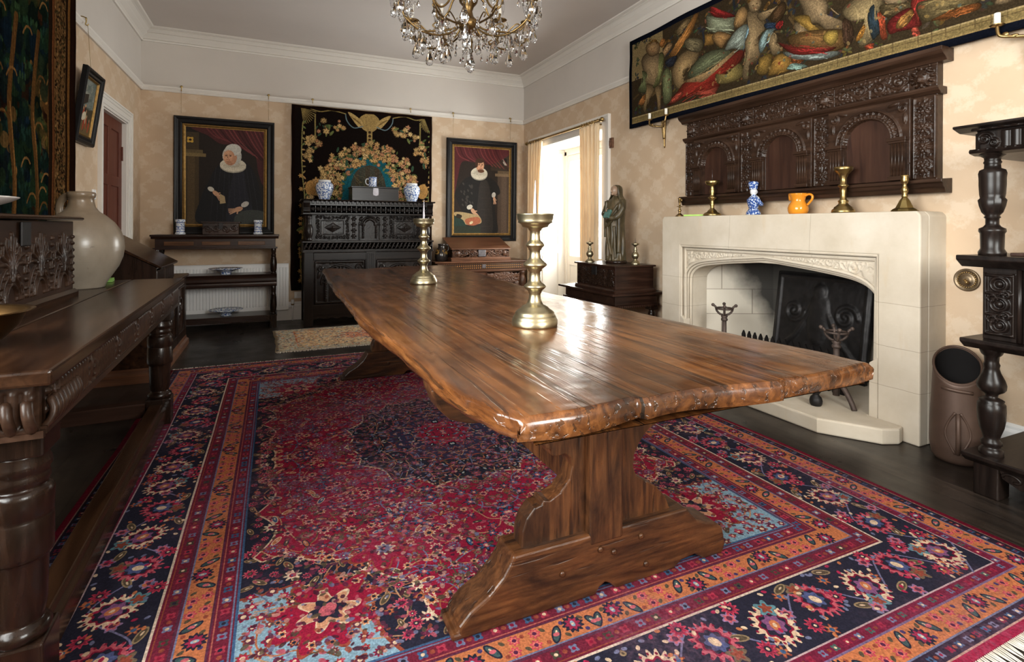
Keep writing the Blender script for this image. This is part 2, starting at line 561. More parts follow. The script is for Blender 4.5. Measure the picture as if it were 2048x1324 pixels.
TAPR = [
('b','a58a66',[(0.204,0.68),(0.308,0.726),(0.494,0.635),(0.508,0.483),(0.482,0.361),(0.384,0.337),(0.266,0.412),(0.235,0.555)]),
('b','9c8059',[(0.266,0.412),(0.383,0.356),(0.355,0.287),(0.282,0.216),(0.253,0.136),(0.223,0.18),(0.252,0.3)]),
('b','9c8059',[(0.398,0.352),(0.482,0.333),(0.483,0.212),(0.47,0.113),(0.442,0.119),(0.427,0.224)]),
('b','b08a60',[(0.278,0.822),(0.394,0.823),(0.451,0.759),(0.438,0.688),(0.338,0.689),(0.264,0.759)]),
('b','b08a60',[(0.507,0.612),(0.614,0.672),(0.627,0.713),(0.574,0.729),(0.493,0.672)]),
('b','6d7a52',[(0.144,0.392),(0.28,0.505),(0.205,0.563),(0.266,0.412),(0.252,0.338)]),
('b','7d8450',[(0.452,0.656),(0.521,0.627),(0.495,0.45),(0.44,0.371),(0.369,0.369),(0.453,0.442)]),
('b','b5713a',[(0.493,0.727),(0.534,0.779),(0.492,0.81),(0.451,0.768)]),
('b','b5713a',[(0.161,0.261),(0.252,0.319),(0.237,0.226),(0.161,0.222)]),
('p','c08548',[(0.666,0.692),(0.816,0.741),(0.945,0.868),(0.887,0.846),(0.717,0.712),(0.628,0.605),(0.693,0.577)]),
('b','b5773c',[(0.742,0.721),(0.887,0.872),(0.945,0.868),(0.864,0.734),(0.718,0.605),(0.641,0.583),(0.615,0.636)]),
('b','8a7350',[(0.691,0.818),(0.803,0.876),(0.863,0.846),(0.767,0.792),(0.704,0.769)]),
('b','1c2436',[(0.548,0.573),(0.693,0.577),(0.655,0.499),(0.576,0.511)]),
('b','b39366',[(0.655,0.481),(0.743,0.562),(0.865,0.579),(0.959,0.534),(0.913,0.445),(0.794,0.408),(0.745,0.333),(0.795,0.234),(0.695,0.283),(0.642,0.394)]),
('b','7e7458',[(0.792,0.662),(0.84,0.69),(0.981,0.636),(1.004,0.57),(0.959,0.534),(0.841,0.586)]),
('b','6f7a5c',[(0.843,0.361),(0.96,0.466),(1.093,0.494),(1.241,0.466),(1.302,0.416),(1.18,0.355),(1.028,0.33),(0.914,0.309)]),
('b','c9a271',[(0.831,0.312),(1.006,0.311),(1.18,0.355),(1.331,0.423),(1.322,0.364),(1.18,0.291),(0.984,0.249),(0.855,0.272)]),
('b','8f2420',[(0.807,0.292),(0.984,0.249),(1.159,0.296),(1.332,0.392),(1.428,0.395),(1.371,0.303),(1.242,0.259),(1.181,0.178),(1.096,0.091),(0.961,0.162),(0.795,0.164),(0.644,0.134),(0.591,0.162),(0.72,0.233)]),
('b','b5473a',[(0.892,0.169),(1.095,0.165),(1.17,0.164),(1.107,0.089),(1.007,0.127)]),
('b','b5473a',[(0.591,0.158),(0.72,0.224),(0.771,0.195),(0.67,0.146)]),
('b','7e8a60',[(0.509,0.446),(0.589,0.48),(0.63,0.325),(0.618,0.184),(0.524,0.176)]),
('b','9c8a4e',[(1.159,0.28),(1.242,0.243),(1.381,0.301),(1.429,0.211),(1.333,0.173),(1.181,0.194)]),
('p','9aa58a',[(1.047,0.822),(1.349,0.698),(1.34,0.623),(1.321,0.591),(1.136,0.644),(1.059,0.694)]),
('b','8c1d22',[(1.091,0.88),(1.177,0.832),(1.34,0.709),(1.135,0.783)]),
('p','b0803f',[(1.026,0.664),(1.136,0.636),(1.125,0.55),(1.027,0.564)]),
('b','b88a55',[(1.114,0.618),(1.178,0.638),(1.301,0.566),(1.261,0.531),(1.21,0.491),(1.147,0.551)]),
('b','9fb0a8',[(1.251,0.463),(1.34,0.569),(1.455,0.592),(1.474,0.487),(1.428,0.41),(1.331,0.447)]),
('b','6e93a5',[(1.428,0.395),(1.446,0.473),(1.473,0.578),(1.51,0.543),(1.474,0.479)]),
('b','a08763',[(1.463,0.687),(1.545,0.665),(1.616,0.566),(1.625,0.504),(1.564,0.451),(1.583,0.349),(1.556,0.283),(1.475,0.26),(1.476,0.162),(1.429,0.173),(1.429,0.257),(1.456,0.326),(1.446,0.45),(1.483,0.529),(1.473,0.608)]),
('b','a58a66',[(1.472,0.775),(1.545,0.777),(1.589,0.715),(1.563,0.666),(1.5,0.681)]),
('b','a58a66',[(1.563,0.636),(1.675,0.632),(1.782,0.642),(1.79,0.603),(1.684,0.593),(1.599,0.572)]),
('b','b88e5b',[(1.34,0.631),(1.359,0.718),(1.416,0.75),(1.463,0.702),(1.454,0.637),(1.398,0.603)]),
('b','a08763',[(1.643,0.448),(1.685,0.455),(1.726,0.406),(1.719,0.337),(1.768,0.301),(1.702,0.278),(1.669,0.323)]),
('b','87a7ac',[(1.573,0.418),(1.634,0.487),(1.71,0.469),(1.651,0.445),(1.626,0.365),(1.583,0.334)]),
('b','1f3352',[(1.625,0.541),(1.718,0.516),(1.718,0.48),(1.634,0.501)]),
('b','8c1d22',[(1.718,0.509),(1.767,0.513),(1.759,0.467),(1.726,0.463)]),
('b','4a3423',[(1.676,0.596),(1.766,0.648),(1.798,0.593),(1.75,0.526),(1.684,0.535)]),
('b','9c7a3a',[(1.583,0.29),(1.669,0.295),(1.678,0.234),(1.636,0.158),(1.557,0.179),(1.566,0.25)]),
('b','b5873f',[(1.653,0.147),(1.703,0.256),(1.784,0.261),(1.847,0.201),(1.816,0.133),(1.72,0.13)]),
('b','7a3f22',[(1.847,0.215),(1.938,0.176),(1.893,0.161),(1.847,0.181)]),
('b','7fa39b',[(1.808,0.142),(1.855,0.172),(1.96,0.123),(1.893,0.12)]),
('b','a38a68',[(1.889,0.688),(2.036,0.614),(2.098,0.517),(2.106,0.413),(2.202,0.35),(2.216,0.303),(2.114,0.316),(2.037,0.4),(1.965,0.432),(1.931,0.535)]),
('b','a38a68',[(1.861,0.446),(1.937,0.454),(1.966,0.39),(1.945,0.323),(1.915,0.25),(1.893,0.257),(1.9,0.337)]),
('b','b0893f',[(1.864,0.498),(1.965,0.477),(1.997,0.406),(2.053,0.343),(2.005,0.329),(1.949,0.393)]),
('b','7d5a34',[(1.822,0.373),(1.949,0.37),(2.173,0.304),(2.252,0.236),(2.21,0.179),(2.061,0.18),(1.866,0.283)]),
('b','c0a04a',[(2.076,0.277),(2.099,0.314),(2.166,0.299),(2.166,0.235),(2.122,0.22)]),
('b','3d2a22',[(2.202,0.336),(2.237,0.352),(2.273,0.264),(2.259,0.192),(2.217,0.184)]),
('b','8fa0a0',[(1.796,0.272),(1.966,0.192),(2.152,0.168),(2.159,0.137),(2.014,0.149),(1.831,0.223)]),
('b','8a1f22',[(1.742,0.359),(1.866,0.267),(2.046,0.206),(2.152,0.197),(2.077,0.183),(1.866,0.236)]),
('b','a8936a',[(2.209,0.411),(2.279,0.462),(2.373,0.479),(2.437,0.427),(2.444,0.319),(2.425,0.214),(2.387,0.166),(2.334,0.148),(2.307,0.177),(2.36,0.296),(2.259,0.331)]),
('b','22384a',[(2.36,0.302),(2.373,0.365),(2.399,0.369),(2.393,0.271),(2.425,0.267),(2.45,0.284),(2.45,0.225),(2.413,0.185),(2.387,0.179)]),
('b','b5462e',[(2.341,0.14),(2.394,0.144),(2.387,0.119),(2.361,0.12)]),
('b','c07f35',[(2.287,0.204),(2.334,0.278),(2.341,0.241),(2.314,0.189)]),
('b','b5462e',[(2.418,0.315),(2.456,0.315),(2.463,0.201),(2.469,0.153),(2.438,0.163),(2.425,0.26)]),
('b','b39a77',[(2.45,0.409),(2.523,0.394),(2.594,0.353),(2.547,0.333),(2.475,0.36)]),
('b','5e5037',[(2.437,0.361),(2.523,0.336),(2.605,0.317),(2.594,0.278),(2.499,0.273),(2.45,0.297)]),
('b','7d1a20',[(2.475,0.23),(2.512,0.269),(2.594,0.284),(2.64,0.199),(2.634,0.164),(2.536,0.171),(2.488,0.174)]),
('b','b07a3f',[(2.524,0.194),(2.536,0.241),(2.6,0.276),(2.606,0.236),(2.571,0.191)]),
('b','a52a2a',[(2.599,0.307),(2.628,0.34),(2.737,0.31),(2.716,0.294),(2.639,0.311),(2.639,0.224),(2.634,0.17),(2.623,0.23)]),
('b','b5473a',[(2.6,0.156),(2.628,0.165),(2.645,0.11),(2.617,0.113)]),
('b','6e6040',[(2.639,0.298),(2.768,0.28),(2.868,0.27),(2.916,0.2),(2.819,0.201),(2.705,0.176),(2.651,0.207)]),
('b','8a4a24',[(2.705,0.176),(2.809,0.199),(2.911,0.19),(2.906,0.158),(2.819,0.16)]),
('b','a38a68',[(2.98,0.165),(3.015,0.201),(3.058,0.195),(3.05,0.155),(3.007,0.149)]),
]
# ------------------------------------------------------------------ woven patterns
RED = C('7d122c'); CRIM = C('90142f'); BRIGHT = C('a51f42'); ORANGE = C('bd6e42'); NAVY = C('1b1e2c'); CREAM = C('dcbf9c')
LBLUE = C('7fa3b4'); PERI = C('68708f'); OLIVE = C('4c4330'); PINK = C('c25b63'); PLUM = C('512539'); BLUE = C('34557a'); RUST = C('8a3f2d'); TEALC = C('55868f')

def rosette(c, x, y, r, cols, n=8, rot=0.0, depth=.22):
    c.flower(x, y, r, n, cols[0], rot, depth)
    c.flower(x, y, r*.72, n, cols[1], rot, depth)
    c.ell(x, y, r*.34, r*.34, cols[2])
    if len(cols) > 3: c.ell(x, y, r*.16, r*.16, cols[3])

def palmette(c, x, y, r, rot, outer, mid, core, leaf):
    dx, dy = math.cos(rot), math.sin(rot)
    c.flower(x, y, r, 17, outer, rot, .16, .86)
    for k in range(17):
        a = 2*PI*k/17+rot
        c.ell(x+r*.80*math.cos(a), y+r*.80*math.sin(a), r*.045, r*.06, RED)
    c.flower(x, y, r*.70, 9, RED, rot, .10, .86)
    c.flower(x, y, r*.60, 9, NAVY, rot, .1, .86)
    c.flower(x-dx*r*.05, y-dy*r*.05, r*.46, 7, mid, rot, .15, .9)
    c.ell(x, y, r*.24, r*.17, core, rot)
    c.ell(x, y, r*.10, r*.07, CREAM, rot)
    bx, by = x-dx*r*.8, y-dy*r*.8
    c.flower(bx, by, r*.42, 5, leaf, rot+PI, .3)
    c.flower(bx, by, r*.26, 5, RUST, rot+PI, .3)

def leaf(c, x, y, L, rot, col, vein):
    c.ell(x, y, L, L*.42, vein, rot); c.ell(x, y, L*.8, L*.28, col, rot)
    c.ell(x+L*.2*math.cos(rot), y+L*.2*math.sin(rot), L*.3, L*.1, CREAM, rot)

def paint_rug(hw=1.595, hl=2.055, res=760):
    c = Canvas(hw, hl, res, CRIM)
    X = (np.arange(c.W)+.5)[None, :]/res; Y = (np.arange(c.H)+.5)[:, None]/res
    r = random.Random(11)
    u = X-.643; v = Y-.643
    D0 = np.minimum(X, Y)
    A = c.a
    # ---- field: dark scalloped margin, pale blue corner
    uu = u+0*v; vv = v+0*u
    edge = np.minimum(uu, vv); along = np.where(uu < vv, vv, uu)
    sc = .03+.07*np.abs(np.sin(PI*along/.30))
    dark = edge < sc
    th = np.arctan2(vv, uu)
    rr = np.hypot(uu/.58, vv/.60)*(1+.09*np.abs(np.sin(th*7)))
    dark |= rr < 1
    out = (edge < sc+.008) | (rr < 1.014)
    fld = D0 > .643
    A[fld & out] = CREAM
    A[fld & dark] = NAVY
    r2 = np.hypot(uu/.43, vv/.43)*(1+.12*np.abs(np.sin(th*5+.4)))
    A[fld & (r2 < 1.03)] = RUST
    A[fld & (r2 < 1)] = LBLUE
    # ---- medallion at the centre
    mu = (hw-X)/.52; mv = (hl-Y)/.62
    ang = np.arctan2(mv+0*mu, mu+0*mv)
    mr = np.hypot(mu, mv)*(1+.10*np.abs(np.sin(ang*8)))
    A[fld & (mr < 1.02)] = CREAM; A[fld & (mr < 1)] = NAVY
    A[fld & (mr < .62)] = RUST; A[fld & (mr < .60)] = C('2a2a44'); A[fld & (mr < .3)] = CRIM
    # ---- motifs of the field
    pts = []
    tries = 0
    while len(pts) < 620 and tries < 16000:
        tries += 1
        x = r.uniform(.66, hw); y = r.uniform(.66, hl)
        if all((x-p[0])**2+(y-p[1])**2 > .041**2 for p in pts): pts.append((x, y))
    def zone(x, y):
        i = min(c.H-1, int(y*res)); j = min(c.W-1, int(x*res))
        if mr[i, j] < 1.0: return 'm'
        if r2[i, j] < 1.03: return 'c'
        if dark[i, j]: return 'd'
        return 'f'
    zs = [zone(*p) for p in pts]
    for k in range(150):
        (x, y) = r.choice(pts); a = r.uniform(0, 2*PI); q = [(x, y)]
        for t in range(5):
            a += r.uniform(-.9, .9); x += .06*math.cos(a); y += .06*math.sin(a)
            if x < .67 or y < .67: break
            q.append((x, y))
        if len(q) > 2: c.curve(q, .005, r.choice((C('a8623f'), PERI, C('b98a63'), OLIVE)), n=5)
    for (x, y), z in zip(pts, zs):
        k = r.random(); s = r.uniform(.013, .026); a = r.uniform(0, PI)
        if z == 'f':
            if k < .3: rosette(c, x, y, s, (CREAM, r.choice((PINK, BRIGHT, ORANGE)), NAVY), 8)
            elif k < .5: rosette(c, x, y, s*1.35, (PERI, CRIM, BLUE, CREAM), 12, a)
            elif k < .66: rosette(c, x, y, s*1.25, (OLIVE, C('8a6a52'), RED, PINK), 10, a)
            elif k < .82: rosette(c, x, y, s*1.4, (NAVY, BLUE, PINK, CREAM), 6, a, .4)
            else: leaf(c, x, y, s*1.2, a, r.choice((BLUE, OLIVE, ORANGE)), r.choice((NAVY, CREAM)))
        elif z == 'd':
            if k < .35: rosette(c, x, y, s*1.1, (PINK, BRIGHT, NAVY, CREAM), 10, a)
            elif k < .5: rosette(c, x, y, s*1.2, (CREAM, C('e3cdb0'), CRIM, BLUE), 8, a, .3)
            elif k < .75: rosette(c, x, y, s*.9, (RUST, ORANGE, NAVY), 6, a)
            else: leaf(c, x, y, s*1.2, a, OLIVE, C('9b7a55'))
        elif z == 'm':
            if k < .4: rosette(c, x, y, s, (RUST, C('2d3f66'), PINK), 7, a)
            elif k < .7: c.ell(x, y, s, s*.6, C('10121a'), a); c.ell(x, y, s*.5, s*.25, LBLUE, a); c.ell(x, y, s*.2, s*.2, CREAM)
            else: leaf(c, x, y, s*1.3, a, BLUE, RUST)
        else:
            rosette(c, x, y, s*.9, (r.choice((CRIM, RED, RUST)), r.choice((PLUM, BRIGHT)), CREAM), r.choice((5, 6, 8)), a)
    # big corner palmette on the pale blue
    d = .643+.245
    c.flower(d, d, .185, 9, RUST, PI/4, .22, .9); c.flower(d, d, .172, 9, CRIM, PI/4, .22, .9)
    c.flower(d+.20, d+.22, .12, 5, RUST, PI/4, .3); c.flower(d+.20, d+.22, .108, 5, CRIM, PI/4, .3)
    c.flower(d+.0, d+.0, .095, 7, CREAM, PI/4, .28); c.flower(d, d, .082, 7, C('c98f6a'), PI/4, .28); c.flower(d, d, .055, 6, NAVY, 0, .25); c.ell(d, d, .03, .022, PINK, PI/4)
    for k in range(16):
        a = 2*PI*k/16
        rosette(c, d+.135*math.cos(a), d+.135*math.sin(a), .016, (r.choice((BLUE, NAVY, CREAM, PINK)), ORANGE, NAVY), 6)
    rosette(c, d+.21, d+.23, .04, (CREAM, PERI, NAVY, PINK), 8)
    for k in range(2600):
        x, y = r.uniform(.66, hw), r.uniform(.66, hl); q = r.uniform(.0035, .008)
        c.ell(x, y, q*r.uniform(1, 2), q, r.choice((PLUM, C('5a1f38'), C('a84a58'), PERI, OLIVE, C('3a1624'), C('b98a7a'), RUST)), r.uniform(0, PI), .85)
    # ---- borders
    def band(a, b, col): A[(D0 >= a) & (D0 < b)] = col
    band(0, .026, C('8a1330')); band(.026, .07, C('241d2c')); band(.07, .157, ORANGE); band(.157, .2, C('6a1830'))
    band(.2, .43, NAVY); band(.43, .495, C('661a2c')); band(.495, .578, ORANGE); band(.578, .643, C('661a2c'))
    for q, wd, col in ((.026, .005, C('b08a7a')), (.07, .006, PERI), (.157, .007, C('6d5a7d')), (.2, .006, C('b9a0a0')), (.43, .008, C('d8c3ac')), (.443, .004, RUST),
                       (.488, .007, PLUM), (.496, .005, PERI), (.578, .007, PLUM), (.588, .004, C('a6584a')), (.632, .005, PERI), (.642, .007, BLUE)):
        band(q-wd/2, q+wd/2, col)
    for side, L in (('b', hw), ('l', hl)):
        def P(s, dd): return (s, dd) if side == 'b' else (dd, s)
        inn = PI/2 if side == 'b' else 0.0
        for dd, hwid, step, cs in ((.048, .013, .044, (BLUE, C('7d2038'), PERI)), (.179, .013, .05, (PERI, C('8f2038'), C('3a5a52'))),
                                   (.466, .016, .055, (PERI, C('9a2a3c'), C('3d3a2e'))), (.61, .017, .052, (BLUE, C('a23042'), PERI))):
            n = 0; s = dd+step*.5
            while s < L:
                col = cs[n % 3]
                x, y = P(s, dd)
                c.flower(x, y, hwid, 4, col, PI/4, .25); c.ell(x, y, hwid*.35, hwid*.35, r.choice((NAVY, CREAM, RED)))
                if n % 2: 
                    x, y = P(s+step/2, dd); c.ell(x, y, hwid*.45, hwid*.45, RUST)
                s += step; n += 1
        for dd, hwid in ((.114, .033), (.536, .034)):
            s = dd+.06; n = 0; per = .062
            while s < L+.05:
                x, y = P(s, dd+(.008 if n % 2 else -.008)); k = n % 5
                if k == 0:
                    c.flower(x, y, hwid*1.0, 12, NAVY, 0, .14); c.flower(x, y, hwid*.72, 8, C('93223f'), 0, .2); c.ell(x, y, hwid*.34, hwid*.2, LBLUE, inn); c.ell(x, y, hwid*.15, hwid*.1, CREAM)
                elif k in (1, 4):
                    leaf(c, x, y, hwid*.95, inn+(.5 if k == 1 else -.5), C('35504f'), NAVY)
                    c.ell(x, y, hwid*.3, hwid*.2, PINK)
                else:
                    for q in (-1, 1):
                        xx, yy = P(s+q*.006, dd+q*.019); rosette(c, xx, yy, .0185, (C('b8364c'), C('d06a5e'), C('4a1c3a')), 7)
                xx, yy = P(s+per/2, dd+(.022 if n % 2 else -.022)); c.ell(xx, yy, .010, .006, OLIVE, inn+.7)
                xx, yy = P(s+per/2, dd-(.024 if n % 2 else -.024)); c.ell(xx, yy, .007, .007, r.choice((C('3a2f5a'), RUST)))
                s += per; n += 1
        # wide dark border
        q = []
        for k in range(60):
            s = .2+k*.06
            if s > L+.1: break
            q.append(P(s, .315+.075*math.sin(s/.21*PI)))
        c.curve(q, .006, C('6a6a8c'), n=4)
        s = .315; n = 0
        while s < L+.1:
            sg = 1 if n % 2 else -1
            x, y = P(s, .315+.012*sg)
            if n % 2 == 0: palmette(c, x, y, .083, inn+(PI if n % 4 == 0 else 0)+.5, CREAM, C('7a4a72'), ORANGE, TEALC)
            else: palmette(c, x, y, .078, inn+(0 if n % 4 == 1 else PI)-.4, C('b9505c'), C('44507a'), CREAM, C('6a5a44'))
            for e, (ds, dd) in enumerate(((.092, .065), (.10, -.06), (.135, .005), (.062, .088), (.07, -.09))):
                x, y = P(s+ds, .315+dd*sg); kk = (n+e) % 4
                if kk == 0: rosette(c, x, y, .030, (C('b8364c'), C('8a2038'), NAVY, CREAM), 10)
                elif kk == 1: rosette(c, x, y, .026, (C('8c6f96'), PINK, PLUM), 6)
                elif kk == 2: leaf(c, x, y, .032, inn+1.2*sg, OLIVE, C('8f7a58'))
                else: rosette(c, x, y, .022, (RUST, ORANGE, BLUE), 6, 0, .35)
            for e in range(16):
                x, y = P(s+r.uniform(0, .2), .315+r.uniform(-.108, .108)); c.ell(x, y, .009, .006, r.choice((BRIGHT, ORANGE, CREAM, PERI)), r.uniform(0, 3))
            s += .205; n += 1
    full = np.concatenate([c.a, c.a[:, ::-1]], 1); full = np.concatenate([full, full[::-1]], 0)
    H, W = full.shape[:2]
    # wear: pale patches and weft streaks of the old pile
    w = .10+np.clip((fnoise(H, W, 330, 5)-.50)*5, 0, 1)*np.clip(fnoise(H, W, 9, 6, 2)*1.5-.25, 0, 1)*.36
    full = full*(1-w[:, :, None])+np.array(C('8a6070'), np.float32)*w[:, :, None]
    full *= (.78+.44*fnoise(H, W, 3.0, 9, 2))[:, :, None]
    full *= np.array((.84, .84, .84), np.float32)
    st = fnoise(H, 40, 2.2, 12, 3); st = np.repeat(st, W//40+1, 1)[:, :W]
    full *= (.93+.14*st)[:, :, None]
    return full

def paint_small_rug():
    w, h = 1.75, 1.03
    c = Canvas(w, h, 420, C('a88e70')); r = random.Random(3)
    c.rect(.0, w, .0, h, C('a0937c')); c.rect(.2, w-.2, .12, h-.12, C('b58a62')); c.rect(.235, w-.235, .15, h-.15, C('bb9a74'))
    c.flower(w/2, h/2, .3, 8, C('b06a4e'), 0, .2, .7)
    for x in (.2, w-.2):
        c.line([(x, .12), (x, h-.12)], .012, C('b0623c'))
    for k in range(3600):
        x, y = r.uniform(.02, w-.02), r.uniform(.02, h-.02); s = r.uniform(.004, .011)
        c.ell(x, y, s*r.uniform(1, 2.2), s, C(r.choice(('5f666e', '7d4a3a', 'c9b089', '8a7f66', 'b06a48', '4a4a4e', '9aa3a0', 'd2b48c'))), r.choice((0, PI/2, .8)), .8)
    c.a *= (.8+.4*fnoise(c.H, c.W, 3, 4, 2))[:, :, None]
    return c.a

def tuft(c, r, x, y, s, n, pal):
    for k in range(n):
        a = r.uniform(0, 2*PI); d = s*math.sqrt(r.random())
        xx, yy = x+d*math.cos(a), y+d*math.sin(a)*.9; q = r.uniform(.022, .05)
        if r.random() < .35:
            c.ell(xx, yy, q*.9, q*.35, r.choice((C('4d5a35'), C('6e7443'), C('39503c'))), r.uniform(0, PI))
        else:
            base = C(r.choice(pal)); nn = r.choice((5, 6, 7, 9))
            c.flower(xx, yy, q, nn, tuple(t*.55 for t in base), r.uniform(0, 1), .25)
            c.flower(xx, yy, q*.86, nn, base, r.uniform(0, 1), .3)
            c.flower(xx, yy, q*.5, nn, tuple(min(1, t*1.12) for t in base), r.uniform(0, 1), .3)
            c.ell(xx, yy, q*.16, q*.16, tuple(t*.6 for t in base))

def paint_floral():
    w, h = 1.754, 2.28
    c = Canvas(w, h, 420, C('17110f')); r = random.Random(5)
    pal = ('b98f5c', 'c4a068', 'b07d55', 'a98a5a', 'b5805e', 'cfae78')
    Yt = lambda d: h-d
    # arched opening with teal ground
    c.blob([(.56, Yt(1.35)), (.58, Yt(.95)), (.70, Yt(.68)), (.93, Yt(.58)), (1.16, Yt(.68)), (1.26, Yt(.95)), (1.28, Yt(1.35))], C('1d5560'))
    c.blob([(.70, Yt(1.3)), (.73, Yt(.85)), (.92, Yt(.70)), (1.1, Yt(.82)), (1.14, Yt(1.3))], C('4a3a2c'))
    for k in range(60):
        c.line([(r.uniform(.72, 1.12), Yt(r.uniform(.8, 1.15))), (r.uniform(.72, 1.12), Yt(r.uniform(.8, 1.15)))], .006, C(r.choice(('6b5438', '2e2620', '7d6640'))), .7)
    for k in range(40): c.line([(.6+k*.017, Yt(.6+abs(k-20)*.012)), (.6+k*.017, Yt(1.3))], .004, C('2f7a80'), .5)
    # urn / winged head on its stem
    c.blob([(.80, Yt(.10)), (.93, Yt(.02)), (1.05, Yt(.10)), (1.02, Yt(.22)), (.93, Yt(.27)), (.83, Yt(.22))], C('a78a55'))
    for sg in (-1, 1):
        c.blob([(.93+sg*.08, Yt(.18)), (.93+sg*.15, Yt(.09)), (.93+sg*.27, Yt(.03)), (.93+sg*.22, Yt(.12)), (.93+sg*.13, Yt(.22))], C('b99a62'))
        for k in range(5): c.line([(.93+sg*.10, Yt(.19)), (.93+sg*(.15+.025*k), Yt(.08+.012*(4-k)))], .006, C('7d6338'))
        c.curve([(.93+sg*.09, Yt(.20)), (.93+sg*.2, Yt(.23)), (.93+sg*.28, Yt(.15)), (.93+sg*.30, Yt(.06))], .013, C('6d8086'))
        c.curve([(.93+sg*.30, Yt(.06)), (.93+sg*.45, Yt(.03)), (.93+sg*.6, Yt(.06)), (.93+sg*.72, Yt(.03))], .012, C('9c8650'))
        # fan in the corner
        for k in range(9):
            a = (-.2-.16*k); c.line([(.877+sg*.77, Yt(.03)), (.93+sg*(.80-.15*math.cos(a)), Yt(.03)-.15*abs(math.sin(a))*1.3)], .009, C('8a7648'))
        # border vine
        q = [(.93+sg*(.80+.018*math.sin(t*9)), Yt(.2+t*2.0)) for t in np.linspace(0, 1, 30)]
        c.curve(q, .013, C('8f8250'), n=4)
        for x, y in q[::1]:
            c.ell(x-sg*.02, y, .022, .010, C(r.choice(('a08a55', '6f7a48', 'b98f5c'))), r.uniform(0, PI))
        for k in range(12):
            t = r.uniform(.3, 1); c.flower(.877+sg*.77, Yt(.2+2*t), .03, 6, C('b08850'), 0, .3)
        # side garlands
        tuft(c, r, .93+sg*.53, Yt(.27), .12, 16, pal); tuft(c, r, .93+sg*.38, Yt(.22), .07, 7, pal)
        tuft(c, r, .93+sg*.68, Yt(.48), .09, 14, pal); tuft(c, r, .93+sg*.72, Yt(.62), .07, 9, pal)
        tuft(c, r, .93+sg*.70, Yt(.38), .06, 7, pal)
        c.curve([(.93+sg*.66, Yt(.10)), (.93+sg*.66, Yt(.4))], .018, C('8a7a4a'))
        c.ell(.93+sg*.70, Yt(1.02), .075, .10, C('b5884f'))
        for k in range(14):
            tuft(c, r, .93+sg*.72+r.uniform(-.06, .06), Yt(1.15+k*.08), .06, 3, pal)
    c.rect(.895, .965, Yt(.5), Yt(.24), C('a78a55')); 
    for k in range(5): c.ell(.93, Yt(.27+k*.05), .018, .018, C('3a2a1c'))
    for t in np.linspace(0, 1, 17):
        a = PI*(1-t)
        for rr_, nn_ in ((.56, 12), (.42, 9)): tuft(c, r, .93+rr_*math.cos(a), Yt(1.04)+(rr_*1.02)*math.sin(a), .10, nn_, pal)
    for sg in (-1, 1):
        for k in range(5): tuft(c, r, .93+sg*(.43+.02*k), Yt(1.0+k*.09), .12, 10, pal)
    c.rect(0, .035, 0, h, C('1d120e')); c.rect(w-.035, w, 0, h, C('1d120e')); c.rect(0, w, h-.035, h, C('1d120e')); c.rect(0, w, 0, .05, C('1a160c'))
    c.a *= (.60+.5*fnoise(c.H, c.W, 2.6, 4, 2))[:, :, None]
    return c.a

def paint_verdure():
    w, h = 2.75, 2.15
    c = Canvas(w, h, 300, C('16251f')); r = random.Random(8)
    for k in range(1500):
        x, y = r.uniform(0, w-.4), r.uniform(0, h); q = r.uniform(.02, .085)
        zone = fn = math.sin(x*5.1+y*2.2)+math.sin(y*6.3-x*2.0)
        pal = ('1b3330', '23402f', '16283a', '2c4630', '152028') if zone < .5 else ('4a4a28', '5c5230', '38482c', '6d5a34', '2c3f30')
        if r.random() < .12: pal = ('9a7a48', '8a6a3c', '3a2418', '2a1812')
        col = C(r.choice(pal))
        c.ell(x, y, q*.8, q*r.uniform(.5, 1.3), col, r.uniform(-.6, .6), .75)
        if r.random() < .4:
            for t in range(5): c.ell(x+r.uniform(-q, q), y+q*r.uniform(.2, 1), .012, .020, tuple(min(1, e*1.6) for e in col), 0, .8)
    for x in (.5, .95, 1.3, 1.75, 2.05, 2.28):
        c.curve([(x, .0), (x+.04, .45), (x-.03, .9), (x+.05, 1.4)], .05, C('7a5c34')); c.curve([(x+.015, 0), (x+.05, .45), (x-.02, .9)], .015, C('b08a52'))
    for k in range(60):
        x, y = r.uniform(0, w-.4), r.uniform(.2, h)
        c.curve([(x, y), (x+.04, y+.05), (x+.09, y+.055), (x+.12, y+.03)], .014, C(r.choice(('a8844e', 'b5915a', '8a6b3e'))), .8)
    # right hand border band
    c.rect(w-.50, w-.44, 0, h, C('30241a')); c.rect(w-.44, w-.40, 0, h, C('8a5c38'))
    c.rect(w-.40, w-.20, 0, h, C('8c7048'))
    for k in range(900):
        c.ell(r.uniform(w-.39, w-.21), r.uniform(0, h), r.uniform(.006, .018), .008, C(r.choice(('3a2c1c', '5c4a2c', 'b59a68', '4a4a30', '2a2018'))), r.uniform(0, PI))
    c.rect(w-.20, w-.165, 0, h, C('2e2014')); c.rect(w-.165, w-.12, 0, h, C('96703c')); c.rect(w-.12, w, 0, h, C('2a1911'))
    # woven ribs
    v = fnoise(6, c.W, 1.6, 3, 1); c.a *= (.8+.4*np.repeat(v[:1], c.H, 0))[:, :, None]
    c.a *= np.array((.62, .55, .50), np.float32)
    c.a *= (.75+.4*fnoise(c.H, c.W, 3, 4, 2))[:, :, None]
    return c.a

